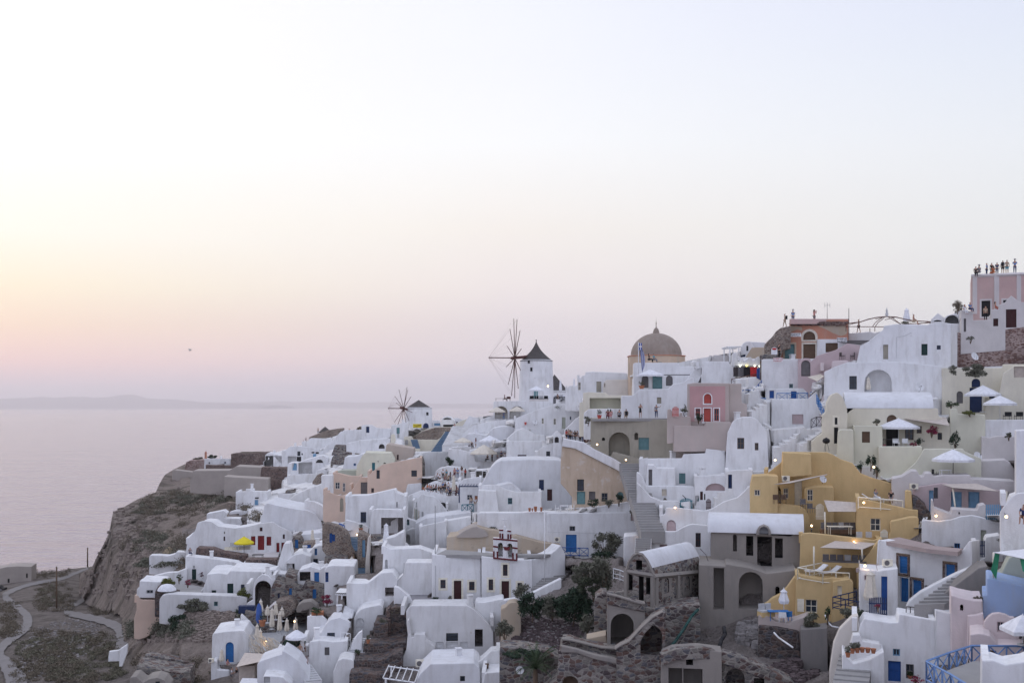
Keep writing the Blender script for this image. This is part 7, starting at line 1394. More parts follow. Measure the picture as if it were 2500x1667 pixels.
fr(6);pl=Plane(px(1578,0)[0],253.2,0);a_,b_=pl.to(*px(1516,845)),pl.to(*px(1640,790));m=MB();m.box(pl.w((a_+b_)/2),(b_[0]-a_[0],.05,b_[1]-a_[1]));rr_=empty('banner',pl.w(a_),'yellow banner with red scrawl on the smaller windmill','banner');m.build('cloth','yellow',rr_)
m=MB()
for j in range(2):
 q=[pl.w((a_[0]+(b_[0]-a_[0])*(.06+.88*i/22),a_[1]+(b_[1]-a_[1])*((.68-.4*j)+.12*math.sin(i*2.3+j)*(1 if i%3 else-1))),-.05)for i in range(23)];m.path(q,.05,4)
m.build('script','rust',rr_)
def flag():
 fr(12);Y=142;pole('flagpole','white flagpole in front of the brown dome',935,290,700,Y,.06,'whitep','flagpole');k=Y/F/FR[12][2]
 r=empty('flag',P(*px(940,300),Y),'blue and white striped Greek flag hanging limp from its pole','flag');ms={'fw':MB(),'fb':MB()}
 W_,H_=.6,340*k
 for i in range(9):
  for j in range(14):
   t0,t1=j/14,(j+1)/14
   def q(c_,t):w=(.25+.75*math.sin(math.pi*min(1,t*1.15))**.7)*W_*.95;x=.08+w*c_/9+.3*t;return P(*px(940,305),Y)+Vector((x,.1*math.sin(c_*1.4),-H_*t-c_*.05))
   ms['fb' if(i%2==0)else 'fw'].quad(q(i,t0),q(i+1,t0),q(i+1,t1),q(i,t1))
 ms['fb'].build('blue_stripes','flagblue',r);ms['fw'].build('white_stripes','canvas',r)
 c_=MB();b=P(*px(945,345),Y-.15);c_.box(b+Vector((.15,0,0)),(.34,.02,.9));c_.build('canton','flagblue',r);x=MB();x.box(b+Vector((.15,-.02,0)),(.34,.02,.14));x.box(b+Vector((.15,-.02,0)),(.09,.025,.9));x.build('cross','canvas',r)
flag()
fr(11);pole('flagpole','thin grey pole on the white corner wall',367,205,890,119,.045,'metal','pole');pole('flagpole','white thin pole beside the grey church steps',1935,255,1310,116,.05,'whitep','pole')
fr(2);pole('utility_pole','wooden utility pole on the sea side verge',1003,15,240,420,.28,'stem','utility pole');pole('utility_pole','wooden utility pole between the dirt roads',648,232,710,205,.17,'stem','utility pole')
fr(16);pole('antenna','television antenna with forked arms on the mini market roof',1583,110,355,137,.035,'metal','antenna',((1548,150,1622,150),(1548,112,1548,185),(1622,110,1622,185),(1583,150,1583,128)));pole('antenna','slim dark mast at the mini market corner',1893,190,560,134.5,.045,'dmetal','mast')
fr(17)
def canopy_frame():
 Y=130;r=empty('canopy_frame',P(*px(200,1100),Y),'bare arched metal canopy frame on the skyline terrace','canopy frame');m=MB();T=lambda s,dy=0:[P(u,v,Y+dy)for u,v in pts(s)]
 for dy in(0,4):m.path(T('-205,1000 0,975 120,935 250,908 380,897 520,905 640,935 760,955 900,965 1010,970',dy),.06,5);m.path(T('-205,1040 330,1045 560,1010 1010,985',dy),.045,5)
 for s in('330,905 220,980 175,1045','345,915 250,990 210,1050','400,900 480,950 580,1005','450,905 520,960 580,1005','-200,985 -205,1110','210,1050 210,1110','1000,970 1000,1000','140,1065 140,1115'):m.path(T(s),.04,5)
 for s in('-205,1000','0,975','250,908','380,897','520,905','760,955','1010,970'):a=T(s)[0];m.bar(a,a+Vector((0,4,0)),.04,4)
 m.build('frame','rust',r);l=MB();l.lathe(T('382,900')[0],[(.06,0),(.16,.15),(.18,.4),(.1,.5),(.14,.75),(.06,.85),(.02,1.1)],10);l.build('finial','greyl',r)
canopy_frame()
L_='white sun loungers'
fr(20);lounger(905,318,'left white lounger on the bottom ochre block',92.8,rz=200+180,group=L_);lounger(1060,335,'right white lounger on the bottom ochre block',92.8,rz=20,group=L_)
fr(19);lounger(1800,782,'left white lounger on the upper ochre terrace',99,rz=170,group=L_);lounger(1940,790,'right white lounger on the upper ochre terrace',99,rz=170,group=L_)
fr(3);[lounger(x,885,'cream lounger %s on the castle terrace'%l,360,'creamp',rz=50 if i<2 else 20)for i,(x,l)in enumerate(((900,'by the blue arched door'),(945,'left of the white tables'),(1045,'right of the closed parasol')))]
fr(20)
def sofa(label,x,y,Y,w_,rz,mat,cush,n=5):
 b=P(*px(x,y),Y);r=empty('sofa',b,label,'sofa');a=math.radians(rz);Q=lambda p:b+Vector((p[0]*math.cos(a)-p[1]*math.sin(a),p[0]*math.sin(a)+p[1]*math.cos(a),p[2]));m=MB();m.box(Q((0,0,.2)),(w_,.8,.4),a);m.build('base',mat,r);s=MB();s.box(Q((0,0,.46)),(w_,.78,.12),a);s.build('seat',cush,r)
 for i in range(n):c_=MB();o=Q((-w_/2+w_*(i+.5)/n,.22,.76));c_.box(o,(w_/n*.85,.16,.5),a+.1*(i%2));c_.build('cushion','greyl' if i==n//2 else cush,r)
sofa('grey cushioned corner sofa on the ochre terrace',1225,235,94,3.6,-12,'ochre','greyd',6)
fr(19);sofa('wooden bench with striped cushions under the beige sail',1400,1140,99.5,3.2,0,'wood','greyd',6);table(1410,1150,'pale trestle table before the striped cushions',98.2,'creamp',2.2,.8)
for x,l in((1635,'left'),(1745,'right')):m=MB();b=P(*px(x,1150),97);m.box(b,(.5,.16,.5),0);c_=tag(m.build('cushion','greyl'),l+' striped square cushion below the ochre block','cushion')
for x in(680,770):chair(x,798,'cream chair %s in the ochre courtyard'%('left of the table' if x<700 else 'right of the table'),103.6,'wood')
for x,y in((1005,850),(1085,900)):chair(x,y,'grey slatted chair %s the cream picket gate'%('behind' if x<1050 else 'nearest'),102.5,'greyd',20,w_=.6)
fr(4);sofa('grey daybed with cushions behind the yellow parasol',1250,505,165,3.2,0,'mwhite','greyl',5);table(1455,600,'dark coffee table on the maroon door terrace',161.5,'dark',1.6,.9,h=.45)
for i,x in enumerate((1090,1145,1200,1250)):chair(x,545,'cream garden chair, number %s from the left under the yellow parasol'%('one','two','three','four')[i],162.5,'creamp',30*i,'chairs under the yellow parasol',w_=.6)
fr(20);table(470,845,'bright blue table on the rock terrace',89.5,'blue2',1.7,.8);chair(520,870,'white slatted chair at the blue table',89,'whitep',160,w_=.6);chair(575,860,'blue chair at the blue table',89.6,'blue2',200,w_=.6);sofa('striped cushion seat beside the blue table',330,800,90,1.2,20,'ochre','greyl',2)
fr(7);chair(1290,1285,'left brown armchair on the white roof',142.6,'maroon',190,w_=.8,h=1.1);chair(1392,1282,'right brown armchair on the white roof',142.6,'maroon',120,w_=.8,h=1.1);table(1220,1280,'white table beside the brown armchairs',142.4)
fr(11);chair(2115,290,'left white plastic chair on the tiled terrace',128.3,rz=90,w_=.6);chair(2330,290,'right white plastic chair on the tiled terrace',128.3,rz=270,w_=.6);table(2215,290,'white table between the plastic chairs',128.2)
fr(18);table(870,950,'dark table under the broad white parasol',111,'dmetal',1.4,.8);chair(940,955,'white chair left under the broad parasol',110.4,group='white chairs of the cream terrace',w_=.6);chair(1045,955,'white chair right under the broad parasol',110.4,group='white chairs of the cream terrace',w_=.6);chair(2165,660,'left black chair on the right terrace',110.5,'dark',180,w_=.7);chair(2290,660,'right black chair on the right terrace',110.5,'dark',180,w_=.7)
chair(1370,1300,'black chair on the scalloped mauve terrace',101.6,'dark',90);table(1480,1295,'white table under the big ribbed parasol',101.5)
def barbecue():
 b=P(*px(168,1000),111);r=empty('barbecue',b,'black kettle barbecue by the cream gable','barbecue');m=MB();m.lathe(b+Vector((0,0,.75)),[(.02,0),(.3,.1),(.38,.3),(.3,.5),(.05,.62),(.01,.66)],16);m.build('kettle','dark',r)
 for a in(0,2.1,4.2):l=MB();l.bar(b+Vector((.3*math.cos(a),.3*math.sin(a),0)),b+Vector((.12*math.cos(a),.12*math.sin(a),.82)),.02,4);l.build('leg','dark',r)
barbecue()
fr(9);chair(1120,1345,'dark armchair on the windmill terrace',207,'maroon',200,w_=.8);table(995,1345,'dark low table on the windmill terrace',207.5,'maroon',1.6,.7,h=.5);sofa('dark cushioned bench at the foot of the windmill',1560,1345,208,3.6,0,'mwhite','dark',4)
fr(16);chair(1800,930,'left dark deck chair on the mauve roof',127.5,'dmetal',90,w_=.8);chair(1945,930,'right dark deck chair on the mauve roof',127.5,'dmetal',250,w_=.8)
for x,mt,l in((285,'dmetal','dark dress stand'),(350,'greyd','patterned scarf rack'),(435,'dark','round postcard stand'),(530,'redcl','rack of red clothes')):
 b=P(*px(x,1185),139.5-(x-285)*.006);m=MB();m.box(b+Vector((0,0,.75)),(.8,.35,1.2));r=empty('shop_rack',b,l+' outside the souvenir shop','rack');m.build('goods',mt,r);m=MB();m.bar(b,b+Vector((0,0,1.5)),.04,5);m.bar(b+Vector((-.5,0,1.45)),b+Vector((.5,0,1.45)),.03,5);m.build('frame','metal',r)
m=MB();[m.add([P(*px(x,y),135.5+(i%2)*.3)for x,y in((570+i*18,1060-i*8),(590+i*18,1050-i*8),(592+i*18,1250),(572+i*18,1250))],[(0,1,2,3)])for i in range(7)];tag(m.build('hanging_cloth','bluecl'),'deep blue cloths hanging beside the shop stairs','cloth')
fr(5);m=MB();m.lathe(P(*px(692,800),128),[(.2,0),(.4,.4),(.34,1.3),(.28,1.9),(.1,2.3)],9);tag(m.build('folded_parasol','bluecl'),'royal blue folded cloth on the stone terrace','cloth');m=MB();m.box(P(*px(540,625),132),(1.9,.8,.9));tag(m.build('crate','navy'),'dark blue box on the terrace corner','crate')
pot(735,840,85,75,'huge terracotta pot near the royal blue cloth',124,plant='leaf');pot(1550,390,60,50,'terracotta pot at the end of the stone terrace',145,plant='leafg')
fr(11)
for i,x in enumerate((1720,1760,1805,1888)):pot(x,282,(40,22,50,38)[i],(50,45,70,60)[i],'terracotta jar, %s on the white wall end'%('first','second and slimmest','third and tallest','last')[i],127,group='terracotta jars on the white wall')
fr(12);pot(435,1262,60,45,'red planter on the old flat roof',130.6,'coral','leafg',ph=1.5);pot(975,885,75,45,'terracotta pot with a succulent by the flag',144.5,plant='leafg');pot(1530,1228,60,40,'grey pot of the spreading shrub by the red gate',122.5,'greyl','leafg',ph=2.5)
fr(22)
for i,(x,y)in enumerate(((-175,1175),(-110,1120),(-40,1110),(30,1105),(110,1110),(190,1120))):pot(x,y+20,75,70,'terracotta pot, %s on the white annex roof'%('left front','left back','third','fourth','fifth','last')[i],71.5+(i>0)*.8,plant='leafg' if i<3 else None,group='terracotta pots on the annex roof')
pot(715,1500,70,45,'terracotta pot on the dark window sill',74.2,plant='leaf')
fr(10);pot(1368,335,36,40,'coral pot on the stepped white wall',195.6,'coral');[pot(x,135,85,30,'white trough of succulents, %s on the stepped roof'%l,194.8,'whitep','leafg',ph=1.5)for x,l in((1835,'left'),(1990,'middle'),(2080,'right'))]
fr(7);pot(768,1040,62,50,'terracotta pot at the top of the slate blue stairs',152,plant='leaf');pot(1665,435,40,30,'round terracotta pot on the white pier by the crowd',172,plant='leafg')
fr(8);pot(2125,1410,50,105,'tall brown clay jar against the white wall',101.5,'wood');pot(540,1035,50,50,'terracotta pot on the basalt terrace',109.5,plant='leafg')
def boulder_seat():
 fr(4);b=P(*px(410,1000),142);r=empty('parasol',b,'white cloth canopy lying over the stone planters','parasol');m=MB();m.lathe(b,[(1.2,.3),(1.1,.6),(.7,1.0),(.1,1.15)],12);m.build('canopy','canvas',r)
boulder_seat()
def car():
 fr(2);b=P(*px(5,512),262);r=empty('parked_car',b,'small dark car parked at the left edge of the dirt road','car');m=MB();m.box(b+Vector((-.8,0,.55)),(4,1.7,.55));m.add([b+Vector(p)for p in((-2.2,-.75,.8),(.6,-.75,.8),(.1,-.6,1.4),(-1.7,-.6,1.4),(-2.2,.75,.8),(.6,.75,.8),(.1,.6,1.4),(-1.7,.6,1.4))],[(0,1,2,3),(7,6,5,4),(3,2,6,7),(0,3,7,4),(1,5,6,2)]);m.build('body','dark',r)
 for sx in(-2,.45):
  for sy in(-.85,.85):w=MB();c_=b+Vector((sx,sy,.33));w.bar(c_-Vector((0,.1,0)),c_+Vector((0,.1,0)),.33,14);w.build('wheel','greyd',r)
car()
def bird():
 fr(0);b=P(463,854,90);m=MB();m.lathe(b,[(.01,-.13),(.04,-.05),(.04,.05),(.01,.13)],6);m.add([b,b+Vector((-.22,.1,.18)),b+Vector((-.07,.1,-.03)),b+Vector((.2,-.1,.06)),b+Vector((.07,.1,-.07))],[(0,1,2),(0,3,4)]);tag(m.build('bird','greyl'),'single gull flying over the sea','bird')
bird()
def cable(label,s,Ys,rad=.02,mat='greyl',nm='cable'):m=MB();m.path([P(u,v,y)for(u,v),y in zip(pts(s),Ys)],rad,4);tag(m.build(nm,mat),label,'cable' if nm=='cable' else 'pipe')
fr(21);cable('white drain pipe beside the brick edged shutters','975,850 970,885 895,930 888,1500',[85,85,85.4,85.4],.05,'greyl','drain_pipe');cable('white drain pipe at the left corner of the blue shuttered house','245,1040 265,705 290,690',[87.2]*3,.06,'whitep','drain_pipe')
for x0,y0,x1,y1,l in((530,882,690,912,'upper left'),(1197,1000,1372,1032,'right hand'),(545,1188,692,1218,'lower left'),(733,1226,878,1256,'lower middle')):m=MB();m.bar(P(*px(x0,y0),86.9-x0*.0045),P(*px(x1,y1),86.9-x1*.0045),.06,4);tag(m.build('rain_ledge','stem'),l+' dark ledge above a blue shutter','ledge')
fr(13);cable('thin cable sagging along the white retaining wall','-60,1165 200,1175 560,1180 830,1200',[126.3]*4,.018);cable('black cable down the white wall by the lit lamp','915,1040 925,1120 930,1195',[126.3]*3,.025,'dmetal')
fr(17);cable('cable looped across the big white cubic house','520,1500 522,1195 640,1170 760,1115 960,1110',[123.8,123.8,123.7,123.6,123.4],.025)
fr(8);cable('drain pipe down the church yard wall','1020,-40 1012,120 935,200 930,280',[120.8]*4,.04,'greyl','drain_pipe');cable('drain pipe down the church facade','1438,0 1436,440',[118.3,118.3],.04,'greyl','drain_pipe')
fr(15);cable('black cable hanging from the white barrel roof','1035,490 1100,560 1130,640',[99.6,99.2,98.8],.03,'dmetal')
fr(20);cable('drain pipe beside the ochre stair wall','1395,160 1415,400 1420,560',[84.2]*3,.04,'greyl','drain_pipe')
# ------- planting
for n_,c0 in dict(leafr2=(.10,.035,.05),leaf2=(.11,.12,.03),leafg2=(.04,.07,.05),leafp=(.34,.05,.12),leafd2=(.05,.06,.035),greenn=(.02,.07,.06)).items():plain(n_,c0,.8,var=.4)
fr(14)
bush('big dark green fig bush below the balcony door',1040,570,275,235,'leafd',104,dens=1.2)
bush('tall dark shrub left of the fig bush',520,560,190,200,'leafd',105.5)
bush('feathery grey green shrub climbing the church parapet',420,400,130,90,'leafg',108)
bush('dry brown grass bank above the fig bush',1430,150,170,220,'leafg',102.5,dens=1)
bush('olive green shrub tuft behind the fig bush',1180,170,190,160,'leafg',105)
bush('grey green shrub right of the rubble',1220,790,110,130,'leafg',98)
bush('wispy dry shrub at the clay bank',170,880,110,130,'leafg',103)
bush('trailing green creeper over the little stone wall',400,1185,290,75,'leafd',92,dens=.9);bush('dry creeper at the end of the little stone wall',700,1300,120,110,'leafg',91)
bush('tangled dark thicket between the fig bush and the stone house',1300,340,210,150,'leafd2',102.8)
bush('bramble mass joining the two dark shrubs',780,590,150,150,'leafg',105.2)
def palm():
 b=P(*px(560,1600),89.5);r=empty('palm_tree',b,'young palm with arching fronds beside the dish','palm tree');t=MB();t.bar(b-Vector((0,0,1)),b+Vector((0,0,1.4)),.25,8,.18);t.build('trunk','stem',r);c=b+Vector((0,0,1.4));rg=random.Random(3)
 m=MB()
 for i in range(26):
  a=rg.uniform(0,6.28);e=rg.uniform(.3,1.35);L=rg.uniform(1.8,2.9);p0=c;d=Vector((math.cos(a)*math.cos(e),math.sin(a)*math.cos(e),math.sin(e)))
  for k in range(9):
   d=(d+Vector((0,0,-.13))).normalized();p1=p0+d*L/9;m.bar(p0,p1,.02,3)
   s=d.cross(Vector((0,0,1))).normalized()
   for sg in(-1,1):
    for o in(0,.5):q=p0+(p1-p0)*o;tip=q+s*sg*.42*(1-k/11)+d*.3-Vector((0,0,.1));m.add([q,q+d*.07,tip],[(0,1,2)])
   p0=p1
 m.build('fronds','leaf',r)
palm()
fr(13)
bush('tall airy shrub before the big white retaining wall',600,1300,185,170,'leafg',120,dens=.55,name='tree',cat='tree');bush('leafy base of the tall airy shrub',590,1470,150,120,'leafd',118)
bush('round green bush at the weathered yellow house',757,785,62,62,'leafd',126.9);bush('yucca clump left of the round green bush',640,815,75,48,'leafg',127);bush('dark shrub under the barred window',470,830,80,45,'leafd',127.2);bush('small palm like plant at the garden wall',905,925,35,28,'leafg',125)
bush('thorny dry shrub by the glowing lamp',1050,1190,60,50,'scrub',111.5,dens=.6);bush('dry tuft on the white courtyard',1282,795,25,22,'scrub',118)
fr(12);bush('spreading shrub in a pot by the red gate',1520,1160,62,40,'leafg',122.4);bush('dark shrub before the red doors',1700,1240,65,60,'leafd',121.6);bush('pale green shrub beside the lane crowd',290,1280,70,50,'leafg',137)
fr(10);bush('upright green shrub on the white terrace wall',280,850,62,70,'leafd',187,dens=1.6)
fr(7);bush('round dark tree in the fabric lounge garden',972,990,85,85,'leafd',161,dens=1.5,name='tree',cat='tree');bush('low hedge in the fabric lounge garden',1060,1080,140,35,'leafg',160.5);bush('red flowering pots in the fabric lounge garden',1210,1080,45,35,'leafr',160);bush('small agave at the cave roof edge',210,905,28,25,'leafg',172)
fr(6);bush('olive shrubs behind the dark rubble wall',870,1040,170,60,'leafg',284,dens=1.4);bush('taller olive shrub by the two people',1015,950,55,70,'leafg',283,dens=1.5);bush('small shrub on the roof left of the navy door',745,850,45,28,'scrub',296,dens=2);bush('creeper on the end of the dark rubble wall',385,1175,45,75,'leaf',270,dens=1.5);bush('tall grey green hedge among the castle lane crowd',315,1430,60,70,'leafd',266,dens=1.6);bush('shrub on the top of the busy lane wall',1990,1405,50,15,'leafg',212)
fr(3)
bush('palm like tree beside the white pergola',1255,1140,65,70,'scrub',300,dens=1.5,name='tree',cat='tree');bush('tall thin tree on the brushy slope',1415,1080,60,80,'leafg',292,dens=.9,name='tree',cat='tree');bush('long dry hedge on the white stair slope',1610,1115,170,55,'scrub',275,dens=1.2)
bush('green ground creeper below the thatched shelter',1130,1370,130,60,'leaf',262,dens=1.1);bush('green ground creeper above the zigzag stairs',900,1450,190,35,'leaf',258);bush('second green creeper strip by the white cave roof',1030,1480,60,60,'leafd',256)
bush('small row of shrubs on the castle terrace',700,857,100,18,'leafg',361,dens=2);bush('rounded shrub on the castle ruin',395,805,65,26,'scrub',372,dens=2);bush('dark shrub behind the long low white house',555,775,55,24,'leafd',369,dens=2);bush('scrub on the dark stone bank',1000,735,210,18,'scrub',374,dens=2)
bush('dense dark bush under the retaining wall',560,1250,110,45,'leafg',315,dens=1.3);bush('dark bush high on the cliff face',150,1180,90,60,'leafd',352,dens=1.2)
fr(4)
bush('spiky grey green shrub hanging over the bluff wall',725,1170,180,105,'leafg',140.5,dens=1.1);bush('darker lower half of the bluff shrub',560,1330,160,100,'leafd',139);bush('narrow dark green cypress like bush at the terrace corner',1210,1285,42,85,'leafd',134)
bush('bougainvillea climbing beside the green door',815,800,75,115,'leafr2',154.5,dens=1.1,name='climbing_plant',cat='climber');bush('yellow green pot shrub hanging over the courtyard wall',1310,1000,85,58,'leaf2',142.4,dens=1.3);bush('leafy potted plants on the garden terrace',430,880,85,60,'leaf2',144,dens=1.2);bush('banana like pot plant on the garden terrace',550,830,35,45,'leaf',145)
bush('red flowering plants on the garden terrace',650,880,40,40,'leafr',146);bush('round bush behind the stone yard wall',2245,650,55,55,'leafd',151.5);bush('big dark brush mass on the cliff ledge',330,650,280,70,'leafg',172,dens=1.0);bush('round olive bush at the corner of the courtyard',1258,1165,34,24,'leafg',141)
fr(5)
bush('dark leafy shrub behind the round white wall',1605,690,95,115,'leafd',121,dens=1.2);bush('red flowering climber by the white stair',1560,500,90,60,'leafr',124);bush('agave planting in the white planter',1150,1050,165,55,'leafg2',110.6,dens=1.5);bush('round cushion shrub in the dark planter',1960,1165,52,34,'leaf',108.6,dens=2);bush('flower bed in the terracotta planter box',1430,640,85,35,'leaf',118.2,dens=1.5);bush('dry agave tuft on the basalt terrace',2270,770,60,40,'leafg',113)
m=MB();fr(5);rg=random.Random(5)
for i in range(130):x,y=rg.uniform(560,900),rg.uniform(930,1150);y=max(y,930+(x-560)*.2);p=P(*px(x,y),119.5+rg.uniform(0,2));a=rg.uniform(.4,1.3);m.bar(p,p+Vector((math.cos(a)*1.1,rg.uniform(-.3,.3),-math.sin(a)*1.1)),rg.uniform(.02,.05),4)
tag(m.build('driftwood','canvasc'),'pale driftwood pile among the closed parasols','driftwood',kind='stuff')
fr(8);bush('small green shrub at the foot of the church wall',1445,440,75,28,'leafd',117.5);bush('thin weed by the left church door',1640,440,38,50,'leafg',117.2,dens=.8);bush('dry grass on top of the round basalt terrace',935,600,110,45,'scrub',114.5);bush('agave cluster by the white arch gate',720,735,50,35,'leafg',113.5);bush('olive green shrub right of the old whitewashed house',2300,850,70,100,'leafg',104)
fr(11);bush('tuft on the bare church back wall',1205,530,55,34,'leafg',127.4)
fr(17);bush('feathery dry shrub beside the pink house',1395,740,85,90,'scrub',131,dens=.9);bush('dark plant on the pink rubble wall',1580,1215,65,35,'leafg',125.6);bush('skyline potted plants behind the white house',650,985,85,22,'leafg',128)
fr(18);bush('left dark vine cascading over the cream house',1565,105,55,58,'leafg',117.4,dens=1.5,name='vine',cat='vine',stem=False);bush('right dark vine cascading over the cream house',1800,115,130,68,'leafg',117.4,dens=1.5,name='vine',cat='vine',stem=False)
bush('pink bougainvillea on the cream roof corner',1302,585,45,46,'leafp',112.8,dens=2.2,name='climbing_plant',cat='climber');bush('dark red bougainvillea under the shade cloth',1330,760,65,60,'leafr',110.5,dens=1.4,name='climbing_plant',cat='climber');bush('round potted topiary on the cream terrace',728,670,50,32,'leafg',110.6,dens=2)
bush('tall green shrub at the cream pier',1590,870,58,88,'leafd',109.3);bush('dark shrubs under the dark window',1195,880,60,38,'leafd',111);bush('red geranium pots left of the doorway',772,925,42,22,'leafr',110.2,dens=2);bush('red geranium pots by the middle table',1130,925,42,20,'leafr',110.2,dens=2);bush('red flowers along the cream terrace rim',1755,568,105,22,'leaf2',110,dens=2);bush('leafy pots left of the fanlight house',1545,480,75,42,'leaf',115);bush('grey green tuft on the mauve wall',2182,822,48,30,'leafg',105.5,dens=2)
bush('left potted shrub in the lit corner',550,1160,60,52,'leafd',107);bush('tall potted shrub in the lit corner',660,1110,55,75,'leafd',106.6);bush('lower potted shrub by the glowing lamp',725,1215,42,52,'leafd',106.2)
fr(20);bush('round grey green bush below the ochre shutters',855,860,125,95,'leafg',88,dens=1.4);bush('wide grey green bush beside the tan parapet',1310,755,165,80,'leafg',84,dens=1.2);bush('dark bush under the iron gate',1440,760,70,60,'leafd',82.5);bush('green creeper hanging by the white pipe',1035,760,35,90,'leaf',87,dens=1.2)
fr(22);bush('flowering cactus and red blooms at the bottom right',800,1520,110,60,'leafr',66,dens=1.2);bush('dry tuft on the ruined pink hut',1700,350,60,34,'scrub',72,dens=1.5);bush('red flowers in the iron gate',255,460,45,32,'leafr',79,dens=2)
fr(21);bush('grey agave fan beside the white pillars',2050,700,85,75,'leafg',83,dens=.8);bush('dark shrub on the shaded rock',985,350,70,60,'scrub',95)
def pipe(label,s,Ys,rad,mat):m=MB();q=[P(u,v,y)for(u,v),y in zip(pts(s),Ys)];m.path(q,rad,8);tag(m.build('pipe',mat),label,'pipe')
fr(15);pipe('long white drain pipe on the spoil bank','1850,1415 1900,1470 2060,1580',[87,86.5,84.5],.07,'whitep');pipe('green netting hose lying on the spoil bank','1030,1140 940,1240 860,1370 770,1500 720,1560',[92.5,91,89.5,88,87],.12,'greenn');pipe('black netting bundle on the spoil bank','1300,1360 1310,1440 1270,1500 1250,1570',[89.5,88.5,87.5,86.5],.16,'dark')
fr(20);pipe('white elbow drain pipe by the green creeper','1005,785 1050,880 1085,915 1165,930',[87.5,87,86.5,86],.06,'whitep')
# ------- the hillside itself, shaped behind what stands on it
def in_poly(U,V,q):
 r=np.zeros(U.shape,bool);n=len(q)
 for i in range(n):
  x0,y0=q[i-1];x1,y1=q[i]
  if y0==y1:continue
  c_=((y0>V)!=(y1>V))&(U<(x1-x0)*(V-y0)/(y1-y0)+x0);r^=c_
 return r
def behind(U,V,Y):
 need=np.zeros_like(Y)
 for q,pl,dep in OCC:
  u0,u1=min(a for a,b in q)-8,max(a for a,b in q)+8;v0,v1=min(b for a,b in q)-10,max(b for a,b in q)
  w_=(U>u0)&(U<u1)&(V>v0)&(V<v1)
  if not w_.any():continue
  Uw,Vw=U[w_],V[w_];k=(Uw-1250)/F
  if isinstance(pl,tuple):t=pl[0]+0*k
  elif isinstance(pl,float):t=(ZC-pl)*F/np.maximum(Vw-HV,20)
  else:t=pl.a.dot(pl.n)/(k*pl.n.x+pl.n.y)
  hit=in_poly(Uw,Vw,q);edge=np.zeros_like(hit)
  for du,dv in((5,0),(-5,0),(0,5),(0,9),(4,5),(-4,5)):edge|=in_poly(Uw+du,Vw+dv,q)
  val=np.where(hit,t+min(dep,3)*.5+.4,np.where(edge,t+.5,0));n_=need[w_];need[w_]=np.maximum(n_,val)
 z=(U>590)&(V<np.where(U<1440,1330,1290))&(U<2480)
 Yq=np.floor(Y/4.2+.35*np.floor(U/130))*4.2-4.2*.35*np.floor(U/130)+2.5
 return np.maximum(np.where(z,np.maximum(Yq,Y-1.5),Y),need)
usA=sorted(set([193+4*i for i in range(80)]+[int(x)for x in np.arange(513,2700,9)]))
botA=lambda u:ip([(193,1446),(211,1472),(240,1488),(292,1498),(312,1640),(322,1900),(2700,1900)],u)
sheet('hillside',DA,usA,lambda u:ip(RIDGE,u),lambda u:1900,170,lambda u,v:5.5 if u<440 else(2.5 if u<540 and v>1440 else(0 if u>590 and v<1330 else .9)),[(3,-.3),(12,-3),(40,-22),(110,-90)],'vill',edge=[(2,12),(8,45)],post=behind,bot2=botA,nedge=14)
hs=bpy.data.objects['hillside'];hs.data.materials.append(MATS['rock']);hs.data.materials.append(MATS['w2'])
for pgn in hs.data.polygons:
 c_=pgn.center;u=1250+c_.x/c_.y*F;v=HV-(c_.z-ZC)/c_.y*F
 if 600<u<1440 and v<1330 or 1440<=u<2460 and v<1290:pgn.material_index=2;pgn.use_smooth=False
 if u<560 and(v<1290 or u<445)or(u<530 and v>1480):pgn.material_index=1
# ------- scrub and rubble nobody could count
from mathutils.bvhtree import BVHTree
def tree_of(o):return BVHTree.FromPolygons([v.co+o.location for v in o.data.vertices],[tuple(p.vertices)for p in o.data.polygons])
TH,TS=tree_of(bpy.data.objects['hillside']),tree_of(bpy.data.objects['slope'])
EYE=Vector((0,0,ZC))
def ground(u,v,which):
 d=(P(u,v,100)-EYE).normalized();h=which.ray_cast(EYE,d,900);return h[0]
rg=random.Random(11);plain('leafsl',(.15,.14,.095),.9,var=.4)
plain('rub1',(.10,.075,.075),.95,var=.5);plain('rub2',(.26,.24,.23),.95,var=.4);plain('rub3',(.22,.18,.155),.95,var=.3)
def scrub(label,boxes,which,mat,name='scrub'):
 m=MB()
 for(u0,v0,u1,v1,n,s0,s1)in boxes:
  for _ in range(n):
   u,v=rg.uniform(u0,u1),rg.uniform(v0,v1)
   if noise.noise(Vector((u*.012,v*.02,n)))<-.12:continue
   p=ground(u,v,which)
   if p is None:continue
   s=rg.uniform(s0,s1);k=int(60+60*s)
   leaves(m,p+Vector((0,0,s*.3)),(s,s,s*.55),k,.09+.05*s,rng=rg)
 return tag(m.build(name,mat,at=(0,0,0)),label,'scrub',kind='stuff')
scrub('dry brown scrub over the cliff top and ledges',[(300,1205,520,1260,110,.6,1.9),(420,1150,600,1240,90,.8,2.2),(300,1250,460,1420,90,.5,1.8),(430,1330,520,1400,10,.5,1),(560,1200,640,1290,50,.6,1.6),(330,1590,560,1667,60,.4,1)],TH,'scrub')
scrub('grey green scrub clumps among the cliff rocks',[(320,1205,520,1255,70,.6,1.8),(330,1300,440,1380,60,.6,1.8),(400,1150,560,1230,70,.8,2),(310,1520,470,1560,120,.5,1.2),(560,1500,640,1560,14,.4,.9),(1255,1560,1450,1600,25,.3,.7)],TH,'leafg')
scrub('dark scrub patches beside the dirt road',[(90,1420,180,1520,120,.5,1.3),(30,1590,150,1667,90,.3,.9),(80,1540,290,1667,260,.3,1.0),(0,1470,45,1560,60,.5,1.3),(75,1385,170,1412,50,.8,2),(220,1475,320,1500,50,.5,1.2)],TS,'scrub')
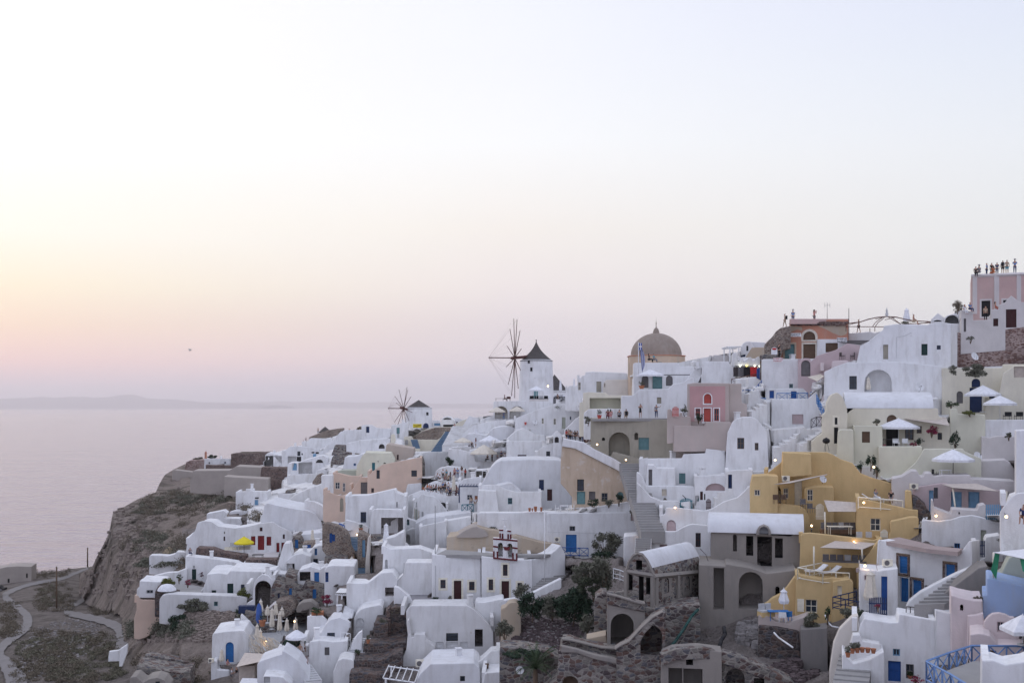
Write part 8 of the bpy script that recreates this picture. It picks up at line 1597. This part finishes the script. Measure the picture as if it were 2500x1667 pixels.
scrub('green scrub patches beside the dirt road',[(120,1555,300,1660,200,.3,.9),(40,1560,140,1610,70,.3,.9),(95,1430,150,1480,30,.5,1.2)],TS,'leafsl')
def rubble(label,polys,which,mat,s0,s1,n,name='rubble'):
 m=MB()
 for q in polys:
  us=[a for a,b in q];vs=[b for a,b in q];c_=0
  while c_<n:
   u,v=rg.uniform(min(us),max(us)),rg.uniform(min(vs),max(vs));c_+=1
   if not in_poly(np.array([u]),np.array([v]),q)[0]:continue
   p=ground(u,v,which)
   if p is None:continue
   s=rg.uniform(s0,s1)**1.0;a=rg.uniform(0,3);w=[Vector((rg.uniform(.6,1.2)*x,rg.uniform(.6,1.2)*y,rg.uniform(.5,1)*z))*s for x in(-1,1)for y in(-1,1)for z in(-1,1)]
   ca,sa=math.cos(a),math.sin(a);m.add([p+Vector((t.x*ca-t.y*sa,t.x*sa+t.y*ca,t.z))for t in w],[(0,1,3,2),(4,6,7,5),(0,4,5,1),(2,3,7,6),(0,2,6,4),(1,5,7,3)])
 return tag(m.build(name,mat,at=(0,0,0)),label,'rubble',kind='stuff')
fr(14);A_=pts('240,1060 330,800 480,720 1000,800 1180,900 1150,980 900,1000 880,1180 600,1130');B_=pts('1310,760 1300,500 1450,440 1475,700')
rubble('loose dark lava stones below the fig bush',[A_],TH,'rub1',.08,.26,2600);rubble('paler loose stones mixed in the lava rubble',[A_,B_],TH,'rub2',.07,.22,900)
fr(20);C2=pts('330,1420 650,1260 950,1250 1050,1300 900,1480 700,1580 460,1560');D2=pts('0,900 250,880 700,1000 600,1130 300,1180 0,1100')
rubble('dark rubble heap beside the tan parapet',[C2],TH,'rub1',.08,.3,1500);rubble('scattered boulders under the blue table terrace',[D2],TH,'rub2',.12,.5,260)
fr(2);rubble('pebbles strewn over the slope between the roads',[pts('400,950 760,820 1180,880 1000,1250 300,1568 200,1300')],TS,'rub2',.06,.22,1300,'gravel');rubble('rocks embedded in the cliff face',[pts('940,560 930,300 1230,-100 1600,-300 1800,300 1560,620')],TH,'rub3',.15,.5,260,'gravel')
fr(4);rubble('tan stones over the bluff below the courtyard',[pts('60,1320 330,1160 640,1200 1200,1230 1240,1400 900,1568 100,1568')],TH,'rub3',.07,.3,1500,'gravel')
rubble('rocks scattered over the brushy cliff shelf',[pts('-180,20 500,-180 1000,-350 1050,-100 600,60 200,300 300,700 -100,600 -280,300')],TH,'rub3',.15,.55,700,'gravel')
